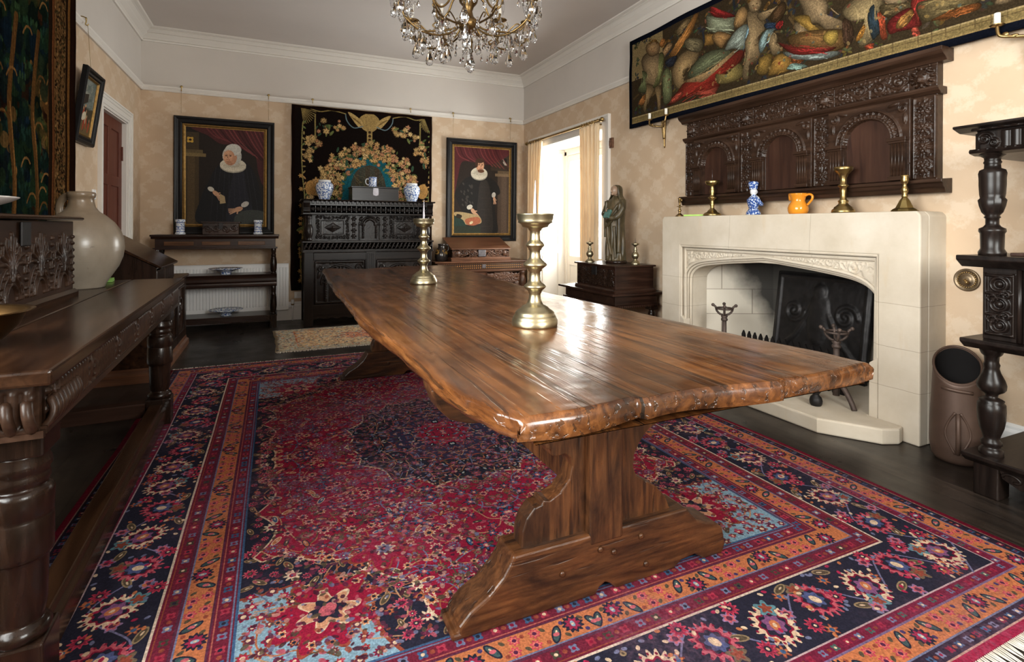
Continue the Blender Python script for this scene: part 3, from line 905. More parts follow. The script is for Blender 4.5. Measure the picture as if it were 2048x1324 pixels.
def paint_right_tapestry(w=3.9, h=.94):
    c = Canvas(w, h, 420, C('141720')); r = random.Random(9)
    c.rect(.04, w-.04, .04, h-.05, C('2a2219'))
    for k in range(140):
        x, y = r.uniform(.1, w), r.uniform(.3, h)
        c.line([(x, y), (x+r.uniform(-.12, .12), y+r.uniform(-.14, .14))], r.uniform(.008, .03), C(r.choice(('3a2f1c', '141c2a', '4a3a22', '1a2233', '59452a'))), .9)
    c.rect(.04, .5, .5, h-.05, C('8a7752'))
    for k in range(260):
        x, y = r.uniform(.1, w-.1), r.uniform(.12, h-.06); q = r.uniform(.02, .05)
        col = C(r.choice(('3c3420', '2b2c22', '4d4228', '23262c', '5e4e2e', '37402e', '1d2430')))
        for t in range(5):
            a = r.uniform(0, 2*PI); c.ell(x+q*.7*math.cos(a), y+q*.7*math.sin(a), q*.5, q*.22, tuple(e*r.uniform(.7, 1.3) for e in col), a, .9)
    for (k, col, pts) in TAPR:
        base = C(col)
        xs = [p[0] for p in pts]; ys = [p[1] for p in pts]; cx = sum(xs)/len(xs); cy = sum(ys)/len(ys)
        f = c.blob if k == 'b' else c.poly
        flesh = base[0] > base[2]*1.35 and base[0] > .55 and base[1] > .42 and abs(base[0]-base[1]) < .2
        for q in range(8):
            t = q/7; sc_ = 1.07-.92*t**1.25
            m_ = .34+.80*t**.7
            f([(cx+(x-cx)*sc_-.006*t, cy+(y-cy)*sc_+.012*t) for x, y in pts], tuple(min(1, e*m_) for e in base), .95 if q < 2 else .7)
        d = np.array([(x-cx, y-cy) for x, y in pts]); ev, V = np.linalg.eigh(d.T @ d); ax = V[:, 1]; L = math.sqrt(ev[1]/len(pts)); Wd = math.sqrt(max(ev[0], 1e-6)/len(pts))
        for q in range(5 if flesh else 16):
            o = r.uniform(-1.1, 1.1)*Wd; l0 = r.uniform(-1.1, .5)*L; l1 = l0+r.uniform(.4, .9)*L
            p0 = np.array((cx, cy))+V[:, 0]*o
            A_ = p0+ax*l0; B_ = p0+ax*l1; mid = (A_+B_)/2+V[:, 0]*r.uniform(-.012, .012)
            m_ = r.choice((.5, .6, 1.3, 1.4)) if not flesh else r.choice((.75, 1.15))
            c.curve([tuple(A_), tuple(mid), tuple(B_)], r.uniform(.003, .006), tuple(min(1, e*m_) for e in base), .75, n=4)
        if col == 'b08a60' and k == 'b' and L < .09 or col == 'a58a66' and L < .09:
            for q in range(14):
                a = r.uniform(.2, PI-.2); c.ell(cx+.06*math.cos(a), cy+.03+.05*math.sin(a), .014, .011, C(r.choice(('6e4e28', '8a6436', '4a3218'))), a)
            c.ell(cx-.018, cy, .007, .004, C('2a1a10')); c.ell(cx+.016, cy+.002, .007, .004, C('2a1a10')); c.line([(cx-.012, cy-.028), (cx+.012, cy-.027)], .005, C('7a3a2a'))
    # baskets, fruit and flowers scattered through the lower part
    for k in range(150):
        x, y = r.uniform(.45, w-.1), .17+abs(r.gauss(0, .16))
        c.ell(x, y, r.uniform(.006, .016), .009, C(r.choice(('b5914f', '7a2a22', '6e7a4e', 'c2a468', '4a6a70', '9a5a30', '3a2c1a'))), r.uniform(0, 3), .55)
    c.a = c.a*.74+np.array(C('5c4a30'), np.float32)*.22
    # masonry ledge along the foot
    c.rect(.04, w-.04, .052, .105, C('74633f')); c.rect(.04, w-.04, .102, .112, C('94805a')); c.rect(.04, w-.04, .04, .052, C('857048'))
    for k in range(60): c.line([(.06+k*.066, .06), (.06+k*.066, .11)], .004, C('5a4a30'))
    c.line([(.05, .085), (w-.05, .085)], .004, C('5a4a30'))
    c.rect(0, w, 0, .042, C('0f1119')); c.rect(0, .042, 0, h, C('0f1119')); c.rect(0, w, h-.05, h, C('0f1119')); c.rect(w-.04, w, 0, h, C('0f1119'))
    c.a *= (.70+.44*fnoise(c.H, c.W, 2.4, 4, 2))[:, :, None]
    c.mottle(.25, .12, 8)
    return c.a

def head(c, x, y, s, hair=None, cap=None, look=-1):
    """painted face about s tall"""
    sk = C('a9795c'); dk = C('6d4634'); lt = C('c29272')
    if cap: c.ell(x+.10*s, y+.10*s, .52*s, .62*s, cap)
    if hair: c.ell(x, y+.16*s, .43*s, .46*s, hair)
    c.ell(x, y, .36*s, .5*s, sk)
    c.ell(x+look*.06*s, y+.05*s, .24*s, .36*s, lt, 0, .8, .5)
    for e in (-.14, .14):
        c.ell(x+look*.06*s+e*s, y+.08*s, .075*s, .035*s, C('2a1a14')); c.line([(x+look*.06*s+e*s-.08*s, y+.16*s), (x+look*.06*s+e*s+.08*s, y+.17*s)], .03*s, dk)
    c.line([(x+look*.08*s, y+.08*s), (x+look*.12*s, y-.08*s), (x+look*.05*s, y-.1*s)], .035*s, dk)
    c.line([(x+look*.06*s-.1*s, y-.23*s), (x+look*.06*s+.1*s, y-.23*s)], .04*s, C('7d3a30'))
    c.ell(x+look*.02*s, y-.38*s, .16*s, .08*s, dk, 0, .35)
    if hair:
        c.ell(x-look*.04*s, y+.38*s, .36*s, .17*s, hair); c.ell(x-look*.30*s, y+.14*s, .12*s, .30*s, hair)

def ruff(c, x, y, rx, ry):
    c.ell(x, y-ry*.18, rx, ry, C('8d8678')); c.ell(x, y, rx, ry, C('c9c0ac'))
    for k in range(46):
        a = 2*PI*k/46; c.line([(x+rx*.45*math.cos(a), y+ry*.45*math.sin(a)), (x+rx*.97*math.cos(a), y+ry*.97*math.sin(a))], .003, C('948b78'))
    c.ell(x, y+ry*.15, rx*.5, ry*.55, C('a59c8a'))

def hand(c, x, y, L, a, sk='b58a6c'):
    base = C(sk)
    c.ell(x, y, L*.5, L*.28, base, a)
    for k in range(4):
        b = a+(-.35+.2*k)
        c.line([(x+L*.3*math.cos(a)-L*.1*(k-1.5)*math.sin(a), y+L*.3*math.sin(a)+L*.1*(k-1.5)*math.cos(a)), (x+L*math.cos(b), y+L*math.sin(b))], L*.13, tuple(t*(.92+.04*k) for t in base))
    c.line([(x, y), (x+L*.5*math.cos(a+1), y+L*.5*math.sin(a+1))], L*.15, base)

def paint_woman():
    w, h = .80, 1.12
    c = Canvas(w, h, 420, C('221b16')); r = random.Random(2)
    c.rect(0, .13, 0, .78, C('3d3120')); c.rect(.02, .09, 0, .78, C('4a3b26'))
    c.rect(0, .20, .78, .82, C('6b5a3a')); c.rect(0, .17, .82, .86, C('54462e')); c.rect(0, .13, .86, 1.06, C('3a2f20'))
    c.flower(.045, .97, .04, 4, C('b08a38'), PI/4, .2); c.ell(.045, .97, .014, .014, C('2a1a10'))
    c.blob([(.08, 1.12), (.8, 1.12), (.8, .5), (.74, .62), (.70, .85), (.56, .96), (.36, .94), (.22, 1.03)], C('42201f'))
    for k in range(14):
        x = .2+k*.045; c.curve([(x, 1.12), (x+.1, 1.02-.01*k), (x+.26, .98-.03*k)], .014, C(r.choice(('5c2b2b', '2e1515', '6a3534'))), .8)
    c.blob([(.14, .0), (.15, .3), (.22, .48), (.30, .66), (.42, .74), (.60, .74), (.70, .62), (.76, .4), (.80, .1), (.80, 0)], C('1a191a'))
    c.blob([(.42, 0), (.44, .4), (.50, .66), (.58, .66), (.62, .4), (.70, 0)], C('24232a'), .8)
    for k in range(9): c.curve([(.3+.045*k, .66), (.27+.055*k, .35), (.24+.065*k, 0)], .006, C('2d2c33'), .6)
    c.rect(.55, .8, 0, .16, C('33352f')); c.blob([(.5, .1), (.62, .17), (.8, .15), (.8, 0), (.52, 0)], C('3a3c38'))
    ruff(c, .475, .70, .135, .078)
    head(c, .445, .79, .19, cap=C('a8a49a'), look=-1)
    c.ell(.475, .88, .085, .07, C('b2aea4'), .2); head(c, .435, .795, .155, look=-1)
    c.ell(.25, .41, .035, .026, C('b9b2a4'), -.6); hand(c, .30, .36, .085, -.8); c.poly([(.34, .36), (.39, .33), (.40, .25), (.34, .24)], C('a08a66'))
    c.ell(.60, .24, .045, .03, C('b0aaa0'), .6); hand(c, .53, .18, .10, PI+.35)
    c.a *= (.86+.28*fnoise(c.H, c.W, 3, 4, 2))[:, :, None]
    return c.a

def paint_man():
    w, h = .84, 1.21
    c = Canvas(w, h, 420, C('261d17')); r = random.Random(4)
    c.rect(.66, .84, 0, .82, C('43352a')); c.rect(.72, .80, 0, .82, C('4d3d30')); c.rect(.62, .84, .82, .86, C('6a5640')); c.rect(.66, .84, .86, .90, C('54432f')); c.rect(.55, .84, .9, 1.12, C('33291f'))
    c.rect(.735, .80, .98, 1.08, C('15120f')); c.line([(.745, 1.07), (.79, .99)], .018, C('a8a092')); c.line([(.745, 1.03), (.77, .985)], .012, C('a8a092'))
    c.blob([(0, 1.21), (.84, 1.21), (.72, 1.06), (.52, .98), (.30, 1.0), (.12, 1.0), (.06, .8), (.02, .6), (0, .6)], C('4a1f20'))
    for k in range(12):
        x = .02+k*.06; c.curve([(x, 1.21), (x+.06, 1.08), (x+.2, 1.02-.01*k)], .014, C(r.choice(('6a3030', '331414', '5a2728'))), .8)
    c.blob([(.02, .55), (.12, .72), (.24, .80), (.52, .80), (.66, .70), (.70, .58), (.63, .52), (.62, .35), (.66, 0), (.36, 0), (.32, .3), (.18, .25), (.10, .35)], C('1b1816'))
    c.blob([(.34, 0), (.36, .5), (.40, .74), (.50, .74), (.56, .5), (.58, 0)], C('2c2622'), .9)
    for k in range(26):
        x, y = r.uniform(.1, .28), r.uniform(.36, .72); c.ell(x, y, .012, .02, C('34302c'), .5)
    for k in range(8): c.line([(.38, .1+.08*k), (.56, .1+.08*k)], .004, C('3a322c'), .6)
    ruff(c, .375, .85, .125, .085)
    head(c, .385, .96, .17, hair=C('3a2418'), look=1)
    c.ell(.40, .885, .05, .025, C('5a3a26'))
    c.ell(.235, .37, .045, .032, C('b9b2a4'), .4); hand(c, .29, .31, .1, -.9)
    c.ell(.60, .55, .04, .03, C('b0aaa0'), 1.3); hand(c, .61, .49, .07, -1.4)
    c.blob([(0, .28), (.10, .30), (.33, .26), (.40, .22), (.40, .14), (.2, .12), (.08, .18)], C('9c8660'))
    c.blob([(.18, .20), (.36, .23), (.40, .16), (.30, .11), (.19, .13)], C('9a5a3e'))
    c.blob([(.02, .24), (.08, .22), (.15, .17), (.19, .06), (.12, 0), (0, 0), (0, .14)], C('24342c')); c.blob([(.05, .27), (.12, .25), (.1, .21), (.04, .22)], C('2a2218'))
    c.ell(.26, .15, .03, .018, C('c7b48c'), .5)
    c.rect(0, .40, 0, .10, C('2a2d22'))
    c.a *= (.86+.28*fnoise(c.H, c.W, 3, 4, 2))[:, :, None]
    return c.a

def paint_small_picture():
    w, h = .30, .40
    c = Canvas(w, h, 700, C('6a6f68')); r = random.Random(6)
    c.rect(0, w, 0, .2, C('3b3426')); c.rect(0, w, .0, .09, C('5a4a2e'))
    for k in range(60): c.ell(r.uniform(0, w), r.uniform(.2, h), .05, .018, C(r.choice(('7d8078', '5c645f', '8a8778', '4c554f'))), .3, .5)
    c.poly([(.03, .28), (.15, .30), (.15, .24), (.03, .20)], C('2e2720'))
    for k in range(9):
        x = r.uniform(.04, .27); y = r.uniform(.06, .16)
        c.ell(x, y, .018, .045, C(r.choice(('8a3a26', '23201e', 'a8997a', '5a4630'))), r.uniform(-.4, .4)); c.ell(x, y+.05, .011, .012, C('a07a58'))
    c.ell(.10, .13, .05, .03, C('b5ab94'), .4)
    c.a *= (.85+.3*fnoise(c.H, c.W, 4, 4, 2))[:, :, None]
    return c.a
# ------------------------------------------------------------------ room constants (metres, camera over the origin)
XL, XR, YB, YF, ZC = -1.365, 3.33, 6.985, -1.7, 3.33
TH = .18

# ---- room materials
def wallpaper():
    m, nt, b = newmat('damask_wallpaper')
    t = nt.nodes.new('ShaderNodeTexCoord'); sx = nt.nodes.new('ShaderNodeSeparateXYZ'); nt.links.new(t.outputs['Object'], sx.inputs[0])
    u = math_(nt, 'ADD', sx.outputs[0], sx.outputs[1]); z = sx.outputs[2]
    p, q = .35, .31
    cu = math_(nt, 'COSINE', math_(nt, 'MULTIPLY', u, 2*PI/p)); cv = math_(nt, 'COSINE', math_(nt, 'MULTIPLY', z, 2*PI/q))
    c2 = math_(nt, 'COSINE', math_(nt, 'MULTIPLY', u, 4*PI/p)); c3 = math_(nt, 'SINE', math_(nt, 'MULTIPLY', z, 6*PI/q))
    f = math_(nt, 'ADD', math_(nt, 'MULTIPLY', cu, cv), math_(nt, 'MULTIPLY', math_(nt, 'MULTIPLY', c2, c3), .45))
    n = noise(nt, t.outputs['Object'], 38, 4, .6)
    f = math_(nt, 'ADD', f, math_(nt, 'MULTIPLY', math_(nt, 'SUBTRACT', n, .5), 3.0))
    n2 = noise(nt, t.outputs['Object'], 2.3, 4)
    base = ramp(nt, n2, [(.3, (.475, .345, .23)), (.7, (.525, .39, .27))])
    hi = ramp(nt, n2, [(.3, (.535, .41, .295)), (.7, (.575, .455, .335))])
    k = ramp(nt, f, [(-.0, (0,0,0)), (.75, (1,1,1))])
    nt.links.new(mix(nt, k, base, hi), b.inputs['Base Color'])
    b.inputs['Roughness'].default_value = .72; b.inputs['Specular IOR Level'].default_value = .3
    bump(nt, b, f, .06, .004)
    return m
M_PAPER = wallpaper()
M_PAINT = plain('white_paint', (.64, .60, .55), .55, var=.03, vs=2)
M_FRIEZE = plain('frieze_paint', (.53, .485, .44), .7, var=.04, vs=1.5)
M_CEIL = plain('ceiling_paint', (.55, .50, .465), .85, var=.04, vs=1.2)
M_GLOSSW = plain('gloss_white_paint', (.78, .77, .76), .35, var=.03, vs=3)

def floor_mat():
    m, nt, b = newmat('stained_floorboards')
    t = nt.nodes.new('ShaderNodeTexCoord'); sx = nt.nodes.new('ShaderNodeSeparateXYZ'); nt.links.new(t.outputs['Object'], sx.inputs[0])
    w = .155
    k = math_(nt, 'DIVIDE', sx.outputs[0], w); fr = math_(nt, 'FRACT', k); idx = math_(nt, 'FLOOR', k)
    wn = nt.nodes.new('ShaderNodeTexWhiteNoise'); wn.noise_dimensions = '1D'; nt.links.new(idx, wn.inputs['W'])
    v = coords(nt, (1, .08, 1)); g = noise(nt, v, 30, 6, .6, .5)
    c = ramp(nt, g, [(.3, (.009, .0065, .005)), (.6, (.023, .016, .012)), (.8, (.040, .030, .023))])
    tint = ramp(nt, wn.outputs[0], [(0, (.75,)*3), (1, (1.3,)*3)])
    c = mix(nt, 1, c, tint, 'MULTIPLY')
    d = math_(nt, 'ABSOLUTE', math_(nt, 'SUBTRACT', fr, .5))
    gap = math_(nt, 'GREATER_THAN', d, .487)
    c = mix(nt, gap, c, (.004, .003, .003))
    sp = noise(nt, t.outputs['Object'], 95, 2, .5)
    c = mix(nt, math_(nt, 'MULTIPLY', math_(nt, 'GREATER_THAN', sp, .74), .6), c, (.16, .13, .11))
    nt.links.new(c, b.inputs['Base Color'])
    r = ramp(nt, noise(nt, t.outputs['Object'], 5, 4), [(.3, (.26,)*3), (.7, (.42,)*3)])
    nt.links.new(r, b.inputs['Roughness'])
    hh = math_(nt, 'SUBTRACT', math_(nt, 'MULTIPLY', g, .25), math_(nt, 'MULTIPLY', gap, 1.0))
    bump(nt, b, hh, .35, .004)
    return m
M_FLOOR = floor_mat()

# ---- openings
DOOR = (5.57, 6.41, 0.0, 2.175)      # y0 y1 z0 z1 in the left wall
WIN = (4.93, 6.62, 0.0, 2.245)       # french window recess in the right wall
FPO = (1.895, 3.40, 0.0, .93)         # firebox in the right wall
FW = ((.9, 2.3),)                    # sash window in the wall behind the camera
FWZ = (1.2, 2.95)
LW = (-.95, 1.80, .85, 2.85)          # wide window in the left wall beside the camera

def wall_x(x0, x1, y0, y1, holes, z1=ZC):
    """wall slab between x0..x1 with rectangular holes (y0,y1,z0,z1)"""
    mb = MB(); ys = sorted({y0, y1} | {h[0] for h in holes} | {h[1] for h in holes})
    for a, b_ in zip(ys[:-1], ys[1:]):
        hs = [h for h in holes if h[0] <= a+1e-6 and h[1] >= b_-1e-6]
        if not hs: mb.box(x0, x1, a, b_, 0, z1)
        else:
            h = hs[0]
            if h[2] > .001: mb.box(x0, x1, a, b_, 0, h[2])
            mb.box(x0, x1, a, b_, h[3], z1)
    return mb
struct('floor', MB().box(XL-TH, XR+.9, YF-TH, YB+TH, -.06, 0), M_FLOOR)
struct('ceiling', MB().box(XL-TH, XR+.9, YF-TH, YB+TH, ZC, ZC+.1), M_CEIL)
struct('wall_left', wall_x(XL-TH, XL, YF-TH, YB+TH, [DOOR, LW]), M_PAPER)
struct('wall_back', MB().box(XL, XR, YB, YB+TH, 0, ZC), M_PAPER)
struct('wall_right', wall_x(XR, XR+TH, YF-TH, YB+TH, [WIN, FPO]), M_PAPER)
mb = MB(); xs = [XL, FW[0][0], FW[0][1], XR]
for i in range(3):
    if i == 1:
        mb.box(xs[i], xs[i+1], YF-TH, YF, 0, FWZ[0]); mb.box(xs[i], xs[i+1], YF-TH, YF, FWZ[1], ZC)
    else: mb.box(xs[i], xs[i+1], YF-TH, YF, 0, ZC)
struct('wall_front', mb, M_PAPER)

# white frieze above the picture rail (thin plaster skin), rail, cornice, skirting
ZR = 2.655
def ring_boxes(mb, d, z0, z1, e=0.0):
    mb.box(XL+e, XL+d, YF, YB, z0, z1); mb.box(XR-d, XR-e, YF, YB, z0, z1)
    mb.box(XL+d, XR-d, YB-d, YB-e, z0, z1); mb.box(XL+d, XR-d, YF+e, YF+d, z0, z1)
def run(name, prof, mat):
    """prof: (distance from wall, height) outline swept round the room, one object per wall"""
    out = []
    left = [(XL+a, b_) for a, b_ in prof]; right = [(XR-a, b_) for a, b_ in prof]
    return left, right
RAIL = [(0, 2.648), (.018, 2.648), (.026, 2.660), (.020, 2.672), (.034, 2.690), (.036, 2.704), (.010, 2.708), (0, 2.708)]
CORN = [(0, 3.190), (.020, 3.190), (.026, 3.205), (.012, 3.215), (.03, 3.235), (.065, 3.262), (.072, 3.268), (.062, 3.276), (.095, 3.300), (.110, 3.306), (.104, 3.314), (.135, 3.322), (.145, 3.33), (0, 3.33)]
SKIRT = [(0, 0), (.024, 0), (.024, .15), (.018, .165), (.020, .178), (.008, .19), (0, .19)]
n = 0
for nm, prof, mat, k in (('frieze', [(0, 2.70), (.004, 2.70), (.004, 3.2), (0, 3.2)], M_FRIEZE, 1), ('rail', RAIL, M_PAINT, 2), ('cornice', CORN, M_PAINT, 3)):
    for side in range(3):
        n += 1; mb = MB()
        if side == 0: mb.prism([(XL+a, z) for a, z in prof], 'y', YF, YB)
        elif side == 1: mb.prism([(XR-a, z) for a, z in prof], 'y', YF, YB)
        else: mb.prism([(YB-a, z) for a, z in prof], 'x', XL, XR)
        struct('trim_%d' % n, mb, mat, label={1: 'white frieze above the picture rail', 2: 'white moulded picture rail', 3: 'white moulded cornice'}[k])
mb = MB()
for a, b_ in ((YF, DOOR[0]-.14), (DOOR[1]+.14, YB)): mb.prism([(XL+q, z) for q, z in SKIRT], 'y', a, b_)
struct('baseboard_left', mb, M_GLOSSW)
struct('baseboard_back', MB().prism([(YB-q, z*1.15) for q, z in SKIRT], 'x', XL, XR), M_GLOSSW)
mb = MB()
for a, b_ in ((YF, 1.63), (3.67, WIN[0]-.12), (WIN[1]+.06, YB)): mb.prism([(XR-q, z) for q, z in SKIRT], 'y', a, b_)
struct('baseboard_right', mb, M_GLOSSW)

# ---- door in the left wall
M_DOOR = wood('door_red_brown', (.085, .022, .013), (.115, .032, .019), (.14, .045, .027), 'z', 1, .5, .05, .2, spec=.2)
M_BRASS = plain('old_brass', (.37, .265, .11), .33, 1.0, var=.15, vs=14, bmp=.05, bs=90)
M_BRASSD = plain('dark_brass', (.30, .20, .085), .38, 1.0, var=.25, vs=20)
def architrave(y0, y1, zt, wd, x, sgn, dp=.03):
    """door casing of width wd round an opening; sgn +1 stands out towards +x"""
    mb = MB()
    pr = [(0, 0), (wd, 0), (wd, dp*.9), (wd*.86, dp), (wd*.72, dp*.75), (wd*.5, dp*.6), (wd*.2, dp*.55), (wd*.12, dp*.4), (0, dp*.35)]
    f = lambda q: x+sgn*q
    mb.prism([(f(d), y0-w_) for w_, d in pr], 'z', 0, zt+wd) if False else None
    for w_a, w_b, d in ((0, .22, .45), (.22, .62, .62), (.62, .86, .8), (.86, 1, 1)):
        a, b_ = wd*w_a, wd*w_b; d = dp*d
        xs = sorted((x, f(d)))
        mb.box(*xs, y0-b_, y0-a, 0, zt+b_); mb.box(*xs, y1+a, y1+b_, 0, zt+b_); mb.box(*xs, y0-a, y1+a, zt+a, zt+b_)
    return mb
mbd = MB(); y0, y1, _, zt = DOOR
xd = XL-.04
mbd.box(xd-.045, xd-.012, y0, y1, 0, zt)
st = .105
for a, b_ in ((y0, y0+st), ((y0+y1)/2-.05, (y0+y1)/2+.05), (y1-st, y1)): mbd.box(xd-.014, xd, a, b_, 0, zt)
for a, b_ in ((0, .22), (.80, .98), (1.52, 1.62), (zt-.12, zt)): mbd.box(xd-.0141, xd+.0004, y0, y1, a, b_)
door = struct('door_1', mbd, M_DOOR, bevel=.006)
door['label'] = 'red-brown panelled door in white frame in left wall'; door['category'] = 'door'
struct('door_frame', architrave(y0, y1, zt, .115, XL, 1), M_PAINT, door)
mb = MB(); mb.box(XL-TH, XL, y0-.001, y0+.012, 0, zt); mb.box(XL-TH, XL, y1-.012, y1+.001, 0, zt); mb.box(XL-TH, XL, y0, y1, zt-.012, zt+.001)
struct('door_lining', mb, M_PAINT, door)
mb = MB()
mb.box(xd, xd+.006, y0+.03, y0+.10, 1.03, 1.3); mb.tube([(xd, y0+.065, 1.06), (xd+.05, y0+.065, 1.06)], .008); mb.ball((xd+.06, y0+.065, 1.06), .026)
struct('door_handle', mb, M_BRASS, door)
for z in (1.86, .98): struct('hinge', MB().box(xd, xd+.012, y1-.03, y1+.012, z-.07, z+.07), M_DOOR, door, .002)

# ---- french window in the right wall: splayed reveals, panelled shutters, glazed door
M_FRAME = plain('window_paint', (.80, .76, .70), .45, var=.03, vs=3)
y0, y1, _, zt = WIN
RX = XR+.42                                       # glazing plane
mb = MB()
iy0, iy1 = y0+.10, y1-.10
# reveals (splayed), head and outer masonry
mb.prism([(XR, y0), (XR, y0-.02), (RX+.12, y0-.02), (RX+.12, iy0), (RX, iy0)], 'z', 0, zt)
mb.prism([(XR, y1), (RX, iy1), (RX+.12, iy1), (RX+.12, y1+.02), (XR, y1+.02)], 'z', 0, zt)
mb.box(XR+.001, RX+.12, y0-.02, y1+.02, zt-.006, zt+.05)
win = struct('window_1', mb, M_FRAME)
win['label'] = 'tall french window in a deep white panelled recess'; win['category'] = 'window'
struct('window_surround', architrave(y0, y1, zt, .145, XR, -1, .035), M_PAINT, win)
def shutter(ya, yb, lab):
    """panelled lining along the splayed reveal from (XR,ya) to (RX,yb)"""
    m2 = MB(); d = Vector((RX-XR, yb-ya, 0)); L = d.length; d.normalize(); nrm = Vector((-d.y, d.x, 0))
    if (nrm.y > 0) == (ya > 5.7): nrm = -nrm
    M = Matrix(((d.x, nrm.x, 0, XR), (d.y, nrm.y, 0, ya), (0, 0, 1, 0), (0, 0, 0, 1)))
    for a, b_ in ((.03, .09), (L-.09, L-.03)): m2.box(a, b_, 0, .014, .05, zt-.05, M)
    for a, b_ in ((.05, .17), (.78, .90), (zt-.20, zt-.05)): m2.box(.03, L-.03, .0002, .0142, a, b_, M)
    for a, b_ in ((.20, .75), (.93, zt-.23)): m2.box(.115, L-.115, 0, .010, a, b_, M)
    struct('shutter', m2, M_FRAME, win, .004)
shutter(y0, iy0, ''); shutter(y1, iy1, '')
# frame and two glazed leaves
mb = MB(); gz = zt-.03
mb.box(RX, RX+.08, iy0, iy0+.06, 0, gz); mb.box(RX, RX+.08, iy1-.06, iy1, 0, gz); mb.box(RX, RX+.08, iy0, iy1, gz-.06, zt)
ym = (iy0+iy1)/2
for a, b_ in ((iy0+.06, ym), (ym, iy1-.06)):
    for c_, d_ in ((a, a+.075), (b_-.075, b_)): mb.box(RX+.015, RX+.06, c_, d_, .02, gz-.06)
    for c_, d_ in ((.02, .25), (.62, .75), (gz-.15, gz-.06)): mb.box(RX+.0152, RX+.0598, a, b_, c_, d_)
    mb.box(RX+.025, RX+.045, a+.075, b_-.075, .25, .62)
struct('window_frame', mb, M_FRAME, win, .004)
def glass_mat():
    m, nt, b = newmat('window_glass')
    nt.nodes.remove(b); out = [q for q in nt.nodes if q.type == 'OUTPUT_MATERIAL'][0]
    tr = N(nt, 'ShaderNodeBsdfTransparent'); tr.inputs[0].default_value = (.94, .96, .96, 1)
    gl = N(nt, 'ShaderNodeBsdfGlossy'); gl.inputs['Roughness'].default_value = .02
    mx = N(nt, 'ShaderNodeMixShader'); mx.inputs[0].default_value = .05; nt.links.new(tr.outputs[0], mx.inputs[1]); nt.links.new(gl.outputs[0], mx.inputs[2])
    nt.links.new(mx.outputs[0], out.inputs[0])
    return m
M_GLASS = glass_mat()
mb = MB()
for a, b_ in ((iy0+.06, ym), (ym, iy1-.06)): mb.box(RX+.034, RX+.038, a+.07, b_-.07, .74, gz-.14)
struct('window_pane', mb, M_GLASS, win)
# windows behind the camera
for i, (a, b_) in enumerate(FW):
    mb = MB(); z0, z1 = FWZ
    mb.box(a, a+.06, YF-.12, YF-.04, z0, z1); mb.box(b_-.06, b_, YF-.12, YF-.04, z0, z1); mb.box(a, b_, YF-.12, YF-.04, z1-.06, z1); mb.box(a, b_, YF-.12, YF-.04, z0, z0+.08)
    mb.box(a, b_, YF-.10, YF-.05, (z0+z1)/2-.025, (z0+z1)/2+.025); mb.box((a+b_)/2-.012, (a+b_)/2+.012, YF-.095, YF-.055, z0, z1)
    w = struct('window_3', mb, M_FRAME, None, .003); w['label'] = 'white sash window behind the camera'
    struct('window_pane', MB().box(a+.05, b_-.05, YF-.080, YF-.076, z0+.05, z1-.05), M_GLASS, w)

a, b_, z0, z1 = LW; xm = XL-.09
mb = MB()
mb.box(xm-.04, xm+.04, a, a+.06, z0, z1); mb.box(xm-.04, xm+.04, b_-.06, b_, z0, z1); mb.box(xm-.04, xm+.04, a, b_, z1-.06, z1); mb.box(xm-.04, xm+.04, a, b_, z0, z0+.08)
mb.box(xm-.02, xm+.02, a, b_, 1.83, 1.87)
for q in (a+(b_-a)/3, a+2*(b_-a)/3): mb.box(xm-.03, xm+.03, q-.02, q+.02, z0, z1)
w = struct('window_2', mb, M_FRAME, None, .003); w['label'] = 'white mullioned window in left wall beside the camera'
struct('window_pane', MB().box(xm-.002, xm+.002, a+.05, b_-.05, z0+.05, z1-.05), M_GLASS, w)
struct('window_sill', MB().box(XL-.05, XL+.06, a-.05, b_+.05, z0-.04, z0), M_PAINT, w, .004)
# ------------------------------------------------------------------ fireplace
def stone_mat():
    m, nt, b = newmat('cream_stone')
    t = nt.nodes.new('ShaderNodeTexCoord'); sx = nt.nodes.new('ShaderNodeSeparateXYZ'); nt.links.new(t.outputs['Object'], sx.inputs[0])
    y, z = sx.outputs[1], sx.outputs[2]
    n = noise(nt, t.outputs['Object'], 3.5, 5, .6)
    c = ramp(nt, n, [(.3, (.49, .42, .325)), (.55, (.56, .49, .395)), (.75, (.62, .555, .465))])
    st = noise(nt, coords(nt, (6, 6, 1.2)), 2.2, 4)
    c = mix(nt, ramp(nt, st, [(.62, (0,)*3), (.8, (.35,)*3)]), c, (.50, .36, .20))
    wob = math_(nt, 'MULTIPLY', math_(nt, 'SUBTRACT', noise(nt, t.outputs['Object'], 6, 2), .5), .012)
    zz = math_(nt, 'ADD', z, wob); yy = math_(nt, 'ADD', y, wob)
    line = None
    for v in (.736, .497, .276):
        q = math_(nt, 'LESS_THAN', math_(nt, 'ABSOLUTE', math_(nt, 'SUBTRACT', zz, v)), .0016)
        line = q if line is None else math_(nt, 'MAXIMUM', line, q)
    up = math_(nt, 'GREATER_THAN', z, .9)
    for v in (.32, -.33):
        q = math_(nt, 'MULTIPLY', up, math_(nt, 'LESS_THAN', math_(nt, 'ABSOLUTE', math_(nt, 'SUBTRACT', math_(nt, 'ADD', yy, math_(nt, 'MULTIPLY', z, .05)), v)), .0014))
        line = math_(nt, 'MAXIMUM', line, q)
    c = mix(nt, math_(nt, 'MULTIPLY', line, .6), c, (.25, .20, .14))
    nt.links.new(c, b.inputs['Base Color']); b.inputs['Roughness'].default_value = .75; b.inputs['Specular IOR Level'].default_value = .3
    bump(nt, b, math_(nt, 'SUBTRACT', math_(nt, 'MULTIPLY', noise(nt, t.outputs['Object'], 60, 4), .4), line), .25, .004)
    return m
M_STONE = stone_mat()
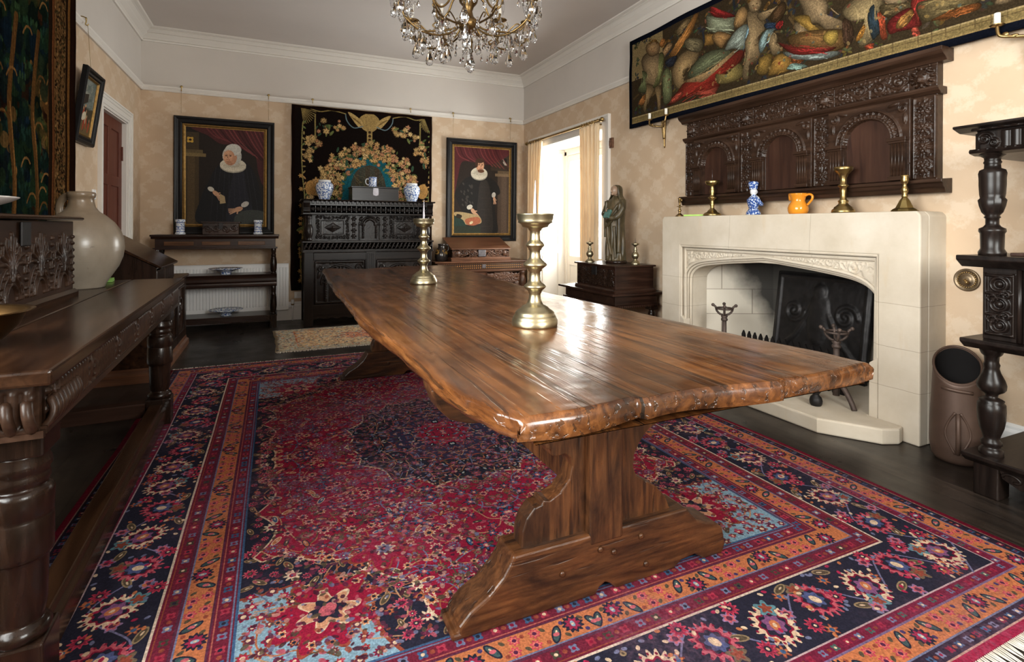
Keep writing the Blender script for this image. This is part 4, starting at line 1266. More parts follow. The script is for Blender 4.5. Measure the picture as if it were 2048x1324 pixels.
def ashlar_mat():
    m, nt, b = newmat('firebox_stone')
    t = nt.nodes.new('ShaderNodeTexCoord'); sx = nt.nodes.new('ShaderNodeSeparateXYZ'); nt.links.new(t.outputs['Object'], sx.inputs[0])
    u = math_(nt, 'ADD', sx.outputs[0], math_(nt, 'MULTIPLY', sx.outputs[1], .6))
    cv = nt.nodes.new('ShaderNodeCombineXYZ'); nt.links.new(u, cv.inputs[0]); nt.links.new(sx.outputs[2], cv.inputs[1])
    br = N(nt, 'ShaderNodeTexBrick', i_Scale=1.0, i_Mortar_Size=.0035, i_Mortar_Smooth=.3, i_Brick_Width=.34, i_Row_Height=.21)
    br.inputs['Color1'].default_value = (.62, .56, .47, 1); br.inputs['Color2'].default_value = (.68, .62, .52, 1); br.inputs['Mortar'].default_value = (.36, .31, .25, 1)
    nt.links.new(cv.outputs[0], br.inputs['Vector'])
    # soot stain that thickens towards the back of the box
    so = math_(nt, 'ADD', math_(nt, 'ADD', sx.outputs[0], math_(nt, 'MULTIPLY', math_(nt, 'SUBTRACT', sx.outputs[2], .6), .6)), math_(nt, 'MULTIPLY', noise(nt, t.outputs['Object'], 5, 4), .25))
    c = mix(nt, ramp(nt, so, [(.50, (0,)*3), (.72, (.95,)*3)]), br.outputs[0], (.018, .016, .015))
    nt.links.new(c, b.inputs['Base Color']); b.inputs['Roughness'].default_value = .85
    return m
M_ASHLAR = ashlar_mat()
M_IRON = plain('black_iron', (.018, .016, .016), .5, .6, var=.4, vs=12, bmp=.25, bs=40)
M_RUST = plain('rusted_iron', (.085, .060, .050), .6, .5, var=.35, vs=20, bmp=.3, bs=70)

FX = 3.093
fp = thing('fireplace', 'cream stone fireplace with carved flattened arch under dark carved overmantel', 'fireplace', (3.2, 2.65, 0))
Y0, Y1, ZT = 1.638, 3.662, 1.222
oy0, oy1, oz = 1.852, 3.437, 1.003
mb = MB()
mb.prism([(Y0, 0), (oy0, 0), (oy0, oz), (oy1, oz), (oy1, 0), (Y1, 0), (Y1, ZT), (Y1-.02, ZT+.022), (Y0+.02, ZT+.022), (Y0, ZT)], 'x', FX, FX+.075)
mb.prism([(Y0, 0), (Y0+.2, 0), (Y0+.2, .9), (Y1-.2, .9), (Y1-.2, 0), (Y1, 0), (Y1, ZT), (Y1-.02, ZT+.022), (Y0+.02, ZT+.022), (Y0, ZT)], 'x', FX+.074, XR+.01)
part('surround', mb, M_STONE, fp, .008, world=True)
yc = 2.648
half = [(.752, 0), (.752, .70), (.745, .752), (.712, .797), (.650, .832), (.55, .856), (.33, .884), (0, .915)]
arch = [(yc-a, z) for a, z in half]+[(yc+a, z) for a, z in reversed(half[:-1])]
arch = [arch[0]]+smooth_open(arch[1:8], 5)+smooth_open(arch[7:-1], 5)[1:]+[arch[-1]]
def arch_off(d):
    o = []
    for i, (y, z) in enumerate(arch):
        a = arch[max(i-1, 0)]; b_ = arch[min(i+1, len(arch)-1)]
        tx, tz = b_[0]-a[0], b_[1]-a[1]; L = math.hypot(tx, tz) or 1
        o.append((y-tz/L*d, z+tx/L*d))
    return o
outer = [(oy0-.001, 0), (oy0-.001, oz+.001), (oy1+.001, oz+.001), (oy1+.001, 0)]
sp = arch_off(.030)
poly = outer+[(y, max(z, 0)) for y, z in reversed(sp)]
part('spandrel_panel', MB().prism(poly, 'x', FX+.048, FX+.085), M_STONE, fp, world=True)
for d, xo, r in ((.030, .046, .011), (.016, .066, .012), (.004, .090, .014)):
    mb = MB(); pth = [(FX+xo, y, z) for y, z in arch_off(d)]
    pth = [p for p in pth if p[2] >= .0]
    mb.tube(pth, r, 8)
    q = arch_off(d+.022); q2 = arch_off(d-.022)
    part('arch_moulding', mb, M_STONE, fp, world=True)
mb = MB()
band = arch_off(.035)+list(reversed(arch_off(-.004)))
mb.prism(band, 'x', FX+.082, XR+.02)
part('arch_soffit', mb, M_STONE, fp, world=True)
# square outer moulding round the opening
mb = MB()
for d, xo, r in ((.006, .012, .010), (.030, .036, .012)):
    mb.tube([(FX+xo, oy0+d, .39), (FX+xo, oy0+d, oz-d), (FX+xo, oy1-d, oz-d), (FX+xo, oy1-d, .39)], r, 8, smooth=False)
mb.prism([(oy0, 0), (oy0+.045, 0), (oy0+.045, .385), (oy0, .42)], 'x', FX+.002, FX+.07)
mb.prism([(oy1-.045, 0), (oy1, 0), (oy1, .42), (oy1-.045, .385)], 'x', FX+.002, FX+.07)
part('frame_moulding', mb, M_STONE, fp, world=True)
# leaf carving in the two spandrels
w_, h_ = oy1-oy0-.09, .30
cv = Carve(w_, h_, 330, 64)
for sgn in (0, 1):
    for k in range(15):
        t = k/14
        x = .02+.70*t; ctr = .255-.17*max(0, (.10-x)/.10)-.0+.02*t
        yy = .268-.16*max(0, .12-x)+.010*t
        X_ = x if sgn == 0 else w_-x
        s_ = 1 if sgn == 0 else -1
        sz = .036*(1-.72*t)+.006
        cv.spiral(X_, yy-.012*math.cos(k*PI), sz, 1.2, k*1.7, sz*.36, .011, s_)
        for e in range(3): cv.boss(X_+s_*sz*(.5-.5*e), yy+sz*(.4-.5*(e % 2)), sz*.5, sz*.18, .010, 1.2*e+k)
    cv.boss(.035 if sgn == 0 else w_-.035, .215, .05, .028, .012, .9 if sgn == 0 else PI-.9)
    cv.boss(.022 if sgn == 0 else w_-.022, .15, .035, .014, .011, 1.3 if sgn == 0 else PI-1.3)
Yv = (oz-.045-h_)+cv.Y; Xv = (oy0+.045)+cv.X
def arch_z(y, d=.040):
    q = sorted(arch_off(d)); ys = np.array([p[0] for p in q]); zs = np.array([p[1] for p in q])
    return np.interp(y, ys, zs)
msk = Yv > arch_z(Xv[0])[None, :]+.004
H_ = np.where(msk, cv.H, -.02)
mb = MB().relief((FX+.0478, oy1-.045, oz-.045-h_), (0, -w_, 0), (0, 0, h_), (-1, 0, 0), H_[:, ::-1], -.02)
ok = msk.ravel()
keep = [i for i, q in enumerate(mb.f) if all(ok[(v // msk.shape[1])*msk.shape[1]+(msk.shape[1]-1-v % msk.shape[1])] for v in q)]
mb.f = [mb.f[i] for i in keep]; mb.sm = [True]*len(keep)
part('spandrel_carving', mb, M_STONE, fp, world=True)
# firebox
mb = MB()
bx, by0, by1 = 3.86, 2.14, 3.16
fy0, fy1 = yc-.752, yc+.752
mb.prism([(XR+.01, fy1), (bx, by1), (bx+.05, by1), (bx+.05, fy1+.06), (XR+.01, fy1+.06)], 'z', 0, 1.5)
mb.prism([(XR+.01, fy0), (XR+.01, fy0-.06), (bx+.05, fy0-.06), (bx+.05, by0), (bx, by0)], 'z', 0, 1.5)
mb.box(bx, bx+.06, by0-.01, by1+.01, 0, 1.5); mb.box(XR, bx+.06, fy0-.06, fy1+.06, 1.5, 1.55)
part('firebox', mb, M_ASHLAR, fp, world=True)
mb = MB(); hp = [(XR, fy0), (FX, fy0), (3.092, 1.715), (3.03, 1.700), (2.945, 1.735), (2.775, 1.985), (2.775, 3.19), (2.945, 3.44), (3.03, 3.46), (3.092, 3.45), (FX, fy1), (XR, fy1), (bx, by1), (bx, by0)]
mb.prism(hp, 'z', 0, .085)
part('hearth_slab', mb, M_STONE, fp, .010, world=True)

# iron fireback leaning on the back of the firebox
t = thing('fireback', 'black cast iron fireback leaning at the back of the fireplace', 'fireback', (3.72, 2.62, .085))
w_, h_ = .74, .72
cv = Carve(w_, h_, 90, 80)
cv.stroke([(.03, .03), (.03, h_-.03), (w_-.03, h_-.03), (w_-.03, .03), (.03, .03)], .03, .012)
cv.boss(w_/2, h_*.55, .09, .2, .02); cv.boss(w_/2, h_*.82, .05, .06, .022)
for sg in (-1, 1):
    cv.spiral(w_/2+sg*.2, h_*.6, .09, 1.5, 0, .03, .014, sg); cv.stroke([(w_/2+sg*.07, h_*.6), (w_/2+sg*.17, h_*.35), (w_/2+sg*.28, h_*.2)], .04, .014)
cv.rough(.004)
tilt = .14
mb = MB(); mb.relief((-.10, w_/2, 0), (0, -w_, 0), (.10, 0, h_), (-1, 0, 0), cv.H, 0)
mb.prism([(-.098, 0), (-.07, 0), (.03, h_), (.002, h_)], 'y', -w_/2, w_/2)
part('plate', mb, M_IRON, t)
for sg in (-1, 1): part('foot', MB().box(-.11, .10, sg*.30-.02, sg*.30+.02, 0, .03), M_IRON, t)

# andirons with cresset tops
def andiron(loc, lab, gr):
    t = thing('andiron', lab, 'andiron', loc, 0, gr)
    mb = MB(); mb.tube([(0, 0, .05), (0, 0, .36)], [.019, .016], 10)
    mb.lathe([(.024, .34), (.026, .352), (.018, .362), (.026, .372), (.020, .385)], 12)
    part('post', mb, M_RUST, t)
    mb = MB()
    for k in range(4):
        a = PI/4+k*PI/2
        pth = [(r*math.cos(a), r*math.sin(a), z) for r, z in ((.012, .383), (.034, .392), (.055, .415), (.064, .445), (.082, .458))]
        mb.tube(smooth_open(pth, 4), .0085, 7); mb.ball((.083*math.cos(a), .083*math.sin(a), .459), .013, seg=8, rings=6)
    mb.tube([(.060*math.cos(q), .060*math.sin(q), .434) for q in np.linspace(0, 2*PI, 20, endpoint=False)], .0075, 7, closed=True)
    part('cresset', mb, M_RUST, t)
    mb = MB()
    for sg in (-1, 1): mb.tube(smooth_open([(0, 0, .13), (-.01, sg*.05, .11), (-.02, sg*.10, .05), (-.03, sg*.13, .0)], 5), .015, 8)
    part('foot', mb, M_RUST, t)
    part('log_bar', MB().tube([(0, 0, .12), (.42, 0, .12), (.42, 0, 0)], .014, 7, smooth=False), M_RUST, t)
    return t
a1 = andiron((3.20, 3.06, .086), 'rusty iron andiron with basket top at far side of hearth', 'andirons')
dup(a1, (3.11, 2.10, .086), 0, 'rusty iron andiron with basket top at near side of hearth', 'andirons')
mb = MB(); c0 = (2.99, 2.16, .125)
mb.lathe([(.030, -.03), (.040, -.02), (.040, .02), (.030, .03)], 20, M=Matrix.Translation(c0) @ Matrix.Rotation(PI/2, 4, 'Y'))
mb.tube([(3.02, 2.16, .125), (3.12, 2.16, .115)], .012, 8)
# low iron grate of pointed bars
t = thing('fire_grate', 'low iron fire grate of pointed upright bars', 'grate', (3.32, 2.58, .086))
mb = MB(); mb.box(-.012, .012, -.40, .40, .16, .19); mb.box(-.012, .012, -.40, .40, .02, .045)
part('rail', mb, M_IRON, t)
for k in range(16):
    y = -.39+k*.052
    part('bar', MB().prism([(y-.014, 0), (y+.014, 0), (y+.014, .245), (y, .275), (y-.014, .245)], 'x', -.02, -.006), M_IRON, t)
mb = MB()
for k in range(70):
    mb.ball((.05+rnd.uniform(0, .25), rnd.uniform(-.36, .36), .02+rnd.uniform(0, .09)), rnd.uniform(.012, .035), rnd.uniform(.012, .03), rnd.uniform(.01, .02), 7, 5)
o = single('ash', 'grey ash and cinders heaped behind the grate bars', 'ash', mb, plain('ash', (.22, .21, .21), .95, var=.3, vs=30), (3.32, 2.58, .086)); o['kind'] = 'stuff'
o = single('fire_roller', 'round iron knob standing on hearth behind the table corner', 'fire iron', MB().lathe([(.002, 0), (.028, 0), (.034, .012), (.036, .03), (.030, .05), (.018, .06), (.016, .07), (.024, .078), (.022, .092), (.002, .098)], 18), M_IRON, (2.97, 2.13, .0855))
# ------------------------------------------------------------------ woods and metals
M_OAK = wood('old_dark_oak', (.008, .004, .0025), (.017, .0082, .005), (.034, .017, .0105), 'z', 1, .25, .2)
M_OAKX = wood('old_dark_oak_rail', (.012, .0046, .003), (.027, .0115, .007), (.050, .0225, .014), 'x', 1, .30, .2)
M_OAKY = wood('old_dark_oak_board', (.013, .0055, .003), (.030, .013, .0065), (.056, .025, .012), 'y', 1, .22, .06, spec=.24)
M_BLACK = wood('ebonised_oak', (.005, .0032, .0026), (.0105, .0068, .0055), (.021, .0135, .0105), 'z', 1, .30, .15, spec=.22)
M_BLACKX = wood('ebonised_oak_rail', (.005, .0032, .0026), (.0105, .0068, .0055), (.021, .0135, .0105), 'x', 1, .30, .15, spec=.22)
M_BROWN = wood('carved_brown_oak', (.017, .008, .0045), (.034, .0165, .0095), (.060, .031, .019), 'y', 1, .34, .2, spec=.25)
M_REDOAK = wood('warm_brown_oak', (.060, .023, .011), (.115, .047, .023), (.18, .080, .042), 'x', 1, .34, .15)
M_CARVEDRED = wood('warm_carved_oak', (.045, .018, .009), (.085, .036, .018), (.14, .062, .034), 'x', 1, .36, .2)
M_CRATE = wood('trestle_oak', (.040, .016, .007), (.075, .031, .013), (.125, .056, .024), 'z', 1.7, .36, .4, .55)
M_CRATEX = wood('trestle_foot_oak', (.040, .016, .007), (.075, .031, .013), (.125, .056, .024), 'x', 1.7, .36, .4, .55)
M_PALEBRASS = plain('pale_bell_metal', (.43, .375, .245), .34, 1.0, var=.12, vs=10, bmp=.04, bs=120)
M_STEEL = plain('wrought_iron', (.16, .15, .16), .38, 1.0, var=.3, vs=30)

def rugged(name, axis):
    m, nt, b = newmat(name)
    k = {'x': (.10, 1, 1), 'z': (1, 1, .10)}[axis]
    t = nt.nodes.new('ShaderNodeTexCoord')
    g = noise(nt, coords(nt, k), 46, 7, .65, .7)
    c = ramp(nt, g, [(.3, (.022, .0085, .004)), (.5, (.060, .0235, .0095)), (.68, (.105, .043, .0165))])
    p = noise(nt, coords(nt, tuple(math.sqrt(q) for q in k)), 6.5, 6, .68, .6)
    c = mix(nt, 1, c, ramp(nt, p, [(.36, (.30, .27, .25)), (.50, (.92, .88, .84)), (.68, (1.45, 1.3, 1.15))]), 'MULTIPLY')
    d = noise(nt, coords(nt, tuple(q*1.2 for q in k)), 30, 3, .5)
    dent = ramp(nt, d, [(.60, (0,)*3), (.66, (1,)*3)])
    c = mix(nt, math_(nt, 'MULTIPLY', dent, .7), c, (.012, .006, .004))
    nt.links.new(c, b.inputs['Base Color']); b.inputs['Specular IOR Level'].default_value = .4
    r = ramp(nt, p, [(.35, (.42,)*3), (.65, (.26,)*3)]); nt.links.new(r, b.inputs['Roughness'])
    h = math_(nt, 'SUBTRACT', math_(nt, 'ADD', math_(nt, 'MULTIPLY', g, .35), math_(nt, 'MULTIPLY', noise(nt, t.outputs['Object'], 22, 4), .6)), math_(nt, 'MULTIPLY', dent, .5))
    bump(nt, b, h, .45, .006)
    return m
M_CRATE = rugged('trestle_oak', 'z'); M_CRATEX = rugged('trestle_foot_oak', 'x')
def table_wood():
    m, nt, b = newmat('ancient_table_top')
    t = nt.nodes.new('ShaderNodeTexCoord'); sx = nt.nodes.new('ShaderNodeSeparateXYZ'); nt.links.new(t.outputs['Object'], sx.inputs[0])
    v = coords(nt, (1, .055, 1)); g = noise(nt, v, 34, 8, .62, .8)
    c = ramp(nt, g, [(.28, (.026, .0095, .004)), (.45, (.082, .030, .010)), (.58, (.145, .057, .018)), (.75, (.215, .094, .033))])
    p = noise(nt, coords(nt, (1, .38, 1)), 2.6, 6, .65, .8)
    c = mix(nt, 1, c, ramp(nt, p, [(.33, (.26, .21, .18)), (.46, (.72, .66, .60)), (.64, (1.2, 1.12, 1.02))]), 'MULTIPLY')
    # worm, cracks and open grain
    ck = noise(nt, coords(nt, (1, .022, 1)), 52, 3, .6, .25)
    area = noise(nt, coords(nt, (1, .5, 1)), 4.2, 2)
    crack = math_(nt, 'MULTIPLY', ramp(nt, ck, [(.565, (0,)*3), (.605, (1,)*3)]), ramp(nt, area, [(.40, (0,)*3), (.54, (1,)*3)]))
    c = mix(nt, math_(nt, 'MULTIPLY', crack, .65), c, (.010, .006, .004))
    sp = noise(nt, t.outputs['Object'], 120, 2)
    pits = ramp(nt, sp, [(.70, (0,)*3), (.75, (1,)*3)])
    c = mix(nt, math_(nt, 'MULTIPLY', pits, .5), c, (.015, .008, .005))
    # board joints
    wob = math_(nt, 'MULTIPLY', math_(nt, 'SUBTRACT', noise(nt, coords(nt, (0, 1, 0)), 2.5, 3), .5), .03)
    xx = math_(nt, 'ADD', sx.outputs[0], wob); ln = None
    for q in (-.215, .185):
        d = math_(nt, 'LESS_THAN', math_(nt, 'ABSOLUTE', math_(nt, 'SUBTRACT', xx, q)), .0022)
        ln = d if ln is None else math_(nt, 'MAXIMUM', ln, d)
    c = mix(nt, math_(nt, 'MULTIPLY', ln, .9), c, (.006, .004, .003))
    nt.links.new(c, b.inputs['Base Color'])
    r = ramp(nt, noise(nt, t.outputs['Object'], 7, 5, .6), [(.3, (.14,)*3), (.7, (.28,)*3)])
    nt.links.new(r, b.inputs['Roughness']); b.inputs['Specular IOR Level'].default_value = .55
    h = math_(nt, 'SUBTRACT', math_(nt, 'ADD', math_(nt, 'MULTIPLY', g, .30), math_(nt, 'MULTIPLY', noise(nt, coords(nt, (1, .25, 1)), 9, 3), .15)), math_(nt, 'ADD', crack, ln))
    bump(nt, b, h, .38, .004)
    return m
M_TOP = table_wood()

# ------------------------------------------------------------------ long trestle table
T0 = (.94, 2.85, 0)
tbl = thing('trestle_table', 'long ancient plank-topped trestle table in the middle of the room', 'table', T0)
def tabletop():
    Ys = np.concatenate([np.linspace(.915, 1.15, 30), np.linspace(1.16, 4.5, 170), np.linspace(4.51, 4.86, 36)])
    edR = np.interp(Ys, [.9, 1.1, 1.3, 1.7, 2.1, 2.6, 3.0, 3.4, 3.9, 4.3, 4.72, 4.9], [1.505, 1.505, 1.475, 1.455, 1.452, 1.415, 1.43, 1.462, 1.49, 1.52, 1.55, 1.50])
    edL = np.interp(Ys, [.9, .97, 1.05, 1.2, 1.4, 1.7, 2.0, 2.8, 3.9, 4.9], [.432, .405, .385, .368, .362, .345, .32, .331, .346, .384])
    r = np.random.RandomState(4)
    wob = fnoise(2, len(Ys), 14, 3, 3)
    edL = edL+(wob[0]-.5)*.022; edR = edR+(wob[1]-.5)*.016
    nx = 90
    top = .78; th = .052
    nz = fnoise(len(Ys), nx, 9, 8, 3)-.5
    nz2 = fnoise(len(Ys), nx, 40, 18, 2)-.5
    P = []
    side = [(-.0, -.010), (-.006, -.02), (-.004, -.034), (.006, -.047), (.03, -.054)]
    for j, y in enumerate(Ys):
        a, b_ = edL[j], edR[j]; row = []
        for (dx, dz) in reversed(side): row.append((a+dx+(nz[j, int(-dz*300) % nx])*.012, y, top+dz))
        for i in range(nx):
            u = i/(nx-1); x = a+(b_-a)*u
            e = min(u, 1-u)*(b_-a)
            z = top+nz[j, i]*.0022+nz2[j, i]*.0035-.006*math.exp(-e/.012)
            ys = y
            row.append((x, ys, z))
        for (dx, dz) in side: row.append((b_-dx+(nz[j, int(-dz*500) % nx])*.010, y, top+dz))
        P.append(row)
    P = np.array(P)
    # uneven board ends: near end slightly bowed, far end rounded down to the right corner
    xn = (P[:, :, 0]-.9)
    endw = np.clip((1.10-P[:, :, 1])/.185, 0, 1)
    P[:, :, 1] += endw*(.018*np.sin(P[:, :, 0]*9)-.03*np.clip(P[:, :, 0]-.9, -1, 1)*.6+.012*np.where(xn < -.175, 1, np.where(xn < .225, -.6, .5)))
    far = np.clip((P[:, :, 1]-4.5)/.36, 0, 1)
    P[:, :, 1] += far*(-.16*np.exp(-((P[:, :, 0]-.70)/.22)**2)-.0)
    ny, m = P.shape[:2]
    # bevel the near and far ends
    ends = []
    for row, s in ((P[0].copy(), -1), (P[-1].copy(), 1)):
        q = row.copy()
        zc = np.clip(q[:, 2], top-.030, top-.014)
        q[:, 2] = zc; q[:, 1] += s*.010
        ends.append(q)
    lower = []
    for row, s in ((P[0].copy(), -1), (P[-1].copy(), 1)):
        q = row.copy(); q[:, 2] = top-.046-.004*np.sin(q[:, 0]*14); q[:, 1] += s*.007; lower.append(q)
    allP = np.concatenate([lower[0][None], ends[0][None], P, ends[1][None], lower[1][None]], 0)
    mb = MB(); mb.grid(allP, True)
    # underside
    n = len(mb.v); rows = allP.shape[0]
    bot = []
    for j in range(rows):
        a = allP[j, 0].copy(); b_ = allP[j, -1].copy(); bot.append([(a[0], a[1], top-th-.002), (b_[0], b_[1], top-th-.002)])
    mb.grid(np.array(bot), False, flip=True)
    return mb
tp = part('tabletop', tabletop(), M_TOP, tbl, world=True)

def trestle(yf, first):
    """foot, shaped upright, centre post and bearer; front face at yf"""
    th = .085 if first else .10
    foot = [(.445, .010), (.91, .010), (.925, .030), (.945, .040), (.965, .030), (.985, .010), (1.22, .010), (1.25, .030), (1.31, .036), (1.35, .010), (1.435, .010), (1.448, .04), (1.435, .10), (1.40, .125), (1.36, .135), (1.32, .15), (1.285, .185), (1.275, .20),
            (.632, .20), (.622, .178), (.60, .145), (.555, .105), (.50, .075), (.468, .045), (.466, .03), (.445, .03)]
    part('foot', MB().prism(foot, 'y', yf, yf+.115), M_CRATEX, tbl, .007, world=True)
    up = [(.668, .19), (.672, .245), (.685, .28), (.712, .308), (.737, .314), (.742, .325), (.762, .320), (.80, .338), (.832, .372), (.842, .41), (.836, .437), (.815, .452), (.78, .45), (.768, .455), (.766, .472), (.748, .48), (.728, .50), (.716, .53), (.71, .60),
          (1.20, .60), (1.195, .53), (1.17, .495), (1.135, .480), (1.12, .468), (1.095, .44), (1.075, .405), (1.072, .365), (1.085, .335), (1.12, .312), (1.165, .285), (1.205, .24), (1.228, .19)]
    part('upright', MB().prism(up, 'y', yf+.028, yf+.028+th-.02), M_CRATE, tbl, .004, world=True)
    mb = MB(); mb.box(.888, 1.010, yf-.002, yf+.06, .168, .735)
    part('post', mb, M_CRATE, tbl, .006, world=True)
    br = [(.385, .732), (.392, .69), (.412, .645), (.445, .612), (.50, .594), (.56, .588), (.75, .588), (1.12, .588), (1.34, .590), (1.40, .598), (1.445, .62), (1.48, .67), (1.49, .732)]
    part('bearer', MB().prism(br, 'y', yf+.022, yf+.115), M_CRATEX, tbl, .006, world=True)
    mb = MB()
    for x, z in ((.79, .11), (.925, .15), (.975, .13), (1.08, .155), (1.10, .06)):
        mb.lathe([(.009, 0), (.009, .006), (.004, .008)], 10, M=Matrix.Translation((x, yf, z)) @ Matrix.Rotation(PI/2, 4, 'X'))
    part('peg', mb, M_CRATE, tbl, world=True)
trestle(1.375, True); trestle(4.03, False)
part('stretcher', MB().box(.90, 1.0, 1.45, 4.06, .28, .40), M_CRATE, tbl, .008, world=True)

# ------------------------------------------------------------------ pricket candlesticks on the table
def candlestick(label, loc, group):
    t = thing('pricket_candlestick', label, 'candlestick', loc, 0, group)
    k = .000489
    pr = [(172, 905), (176, 890), (175, 855), (168, 848), (166, 838), (158, 822), (150, 815), (150, 800), (132, 785), (108, 768), (100, 757), (86, 748), (66, 738), (54, 720), (47, 700), (44, 670), (46, 655), (53, 648), (53, 638), (60, 630), (78, 615), (86, 604), (80, 592), (64, 580), (50, 568), (44, 556), (41, 520), (42, 490), (53, 482), (53, 470), (74, 456), (92, 440), (92, 432), (72, 412), (56, 398), (45, 386), (40, 350), (41, 328), (51, 320), (52, 310), (70, 292), (73, 284), (60, 266), (46, 254), (40, 240), (37, 205), (40, 178), (50, 170), (52, 160), (62, 154), (98, 146), (104, 132), (114, 122), (134, 112), (130, 100), (138, 84), (140, 58), (144, 52), (143, 45), (134, 45), (126, 60), (60, 66)]
    part('stem', MB().lathe([(r*k, (905-y)*k) for r, y in pr], 48), M_PALEBRASS, t)
    z0 = (905-66)*k
    part('spike', MB().tube([(0, 0, z0), (0, 0, z0+.05), (0, 0, z0+.135)], [.0085, .0065, .0012], 4, smooth=False), M_STEEL, t, label='iron pricket spike')
    return t
cs = candlestick('tall turned brass pricket candlestick near the middle of the trestle table', (.890, 1.765, .779), 'table candlesticks')
dup(cs, (.876, 3.335, .779), .4, 'tall turned brass pricket candlestick towards the far end of the trestle table', 'table candlesticks')

# ------------------------------------------------------------------ carpets
def carpet(name, label, x0, x1, y0, y1, arr, rz=0.0, thick=.009, fringe=True, und=.004):
    t = thing(name, label, 'rug', ((x0+x1)/2, (y0+y1)/2, 0), rz)
    w, h = x1-x0, y1-y0
    nx, ny = 46, 60
    X = np.linspace(-w/2, w/2, nx)[None, :]+np.zeros((ny, 1)); Y = np.linspace(-h/2, h/2, ny)[:, None]+np.zeros((1, nx))
    r = fnoise(ny, nx, 9, 21, 2)-.5
    wv = fnoise(2, ny, 12, 31, 2)-.5
    X = X+und*2*wv[0][:, None]*(np.abs(X)/(w/2))**4*3
    Z = thick+.002*r
    mb = MB(); mb.grid(np.stack([X, Y, Z], -1), True, uv=True)
    n = len(mb.v)
    # edge skirt
    ring = [(i, 0) for i in range(nx)]+[(nx-1, j) for j in range(1, ny)]+[(i, ny-1) for i in range(nx-2, -1, -1)]+[(0, j) for j in range(ny-2, 0, -1)]
    for i, j in ring:
        mb.v.append((float(X[j, i]), float(Y[j, i]), 0.0005)); mb.uv[len(mb.v)-1] = mb.uv[j*nx+i]
    L = len(ring)
    for q in range(L):
        a = ring[q]; b_ = ring[(q+1) % L]
        mb.f.append((n+q, n+(q+1) % L, b_[1]*nx+b_[0], a[1]*nx+a[0])); mb.sm.append(False)
    part('pile', mb, image_mat(name+'_pattern', arr, .95, .5, 500, .05, 0), t)
    if fringe:
        for sg in (-1, 1):
            mb = MB()
            k = 0
            for x in np.arange(-w/2+.005, w/2, .0085):
                L_ = .045+rnd.uniform(-.008, .012); dx = rnd.uniform(-.008, .008)
                mb.tube([(x, sg*(h/2-.004), .006), (x+dx*.5, sg*(h/2+L_*.5), .004), (x+dx, sg*(h/2+L_), .003)], [.0028, .0026, .0014], 4)
            part('fringe', mb, M_FRINGE, t, label='cream wool fringe')
    return t
M_FRINGE = plain('wool_fringe', (.62, .55, .46), .95, var=.2, vs=40)
carpet('patterned_carpet', 'large crimson and navy floral carpet with orange borders under the trestle table', -.742, 2.45, .762, 4.872, paint_rug())
carpet('hearth_rug', 'small faded cream and rust rug in front of the black carved cupboard', -.005, 1.745, 5.225, 6.262, paint_small_rug(), fringe=True, rz=.02)
# ------------------------------------------------------------------ left side: hall table and what stands on it
LX = -.49                                           # front edge of its top
LT = thing('hall_table', 'long dark oak hall table with fluted frieze and bulbous turned legs along the left wall', 'table', (-.88, 2.68, 0))
ly0, ly1, lx0 = 1.51, 3.845, -1.30
mb = MB()
nb = 3; xs = [lx0, -1.03, -.76, LX]
for i in range(3): mb.box(xs[i]+(.001 if i else 0), xs[i+1]-.001, ly0, ly1, .783, .82)
part('tabletop', mb, M_OAKY, LT, .007, world=True)
# frieze: flutes between scrolled brackets
fz0, fz1 = .665, .783
def frieze_panel(L, h):
    cv = Carve(L, h, int(L*320), 30)
    n = max(1, int(round(L/.33))); p = L/n
    t = (cv.X/L*n) % 1
    fl = .013*np.abs(np.sin(PI*((cv.X/p*13) % 1)))**.8
    cv.H = np.where((cv.Y > h*.14) & (cv.Y < h*.86), np.where((t > .22), fl, .0), .010)+0*cv.X
    for i in range(n+1):
        for q, s_ in ((-.03, 1), (.03, -1)):
            cv.spiral(i*p+.035+q, h*.5, .034, 1.3, 0, .012, .011, s_)
        cv.boss(i*p+.035, h*.5, .012, h*.42, .013)
    return cv.H
fx = LX-.035
mb = MB(); H_ = frieze_panel(ly1-ly0-.16, fz1-fz0)
mb.relief((fx, ly0+.08, fz0), (0, ly1-ly0-.16, 0), (0, 0, fz1-fz0), (1, 0, 0), H_, -.012)
mb.box(fx-.03, fx, ly0+.06, ly1-.06, fz0, fz1); mb.box(fx-.02, fx+.012, ly0+.05, ly1-.05, fz0-.004, fz0+.014)
part('frieze', mb, M_BROWN, LT, world=True)
mb = MB(); H_ = frieze_panel(.70, fz1-fz0)
mb.relief((-1.23, ly0+.045, fz0), (.70, 0, 0), (0, 0, fz1-fz0), (0, -1, 0), H_, -.012)
mb.box(-1.27, fx, ly0+.045, ly0+.075, fz0, fz1); mb.box(-1.27, fx, ly1-.075, ly1-.045, fz0, fz1); mb.box(-1.27, -1.24, ly0+.06, ly1-.06, fz0, fz1)
part('end_frieze', mb, M_BROWN, LT, world=True)
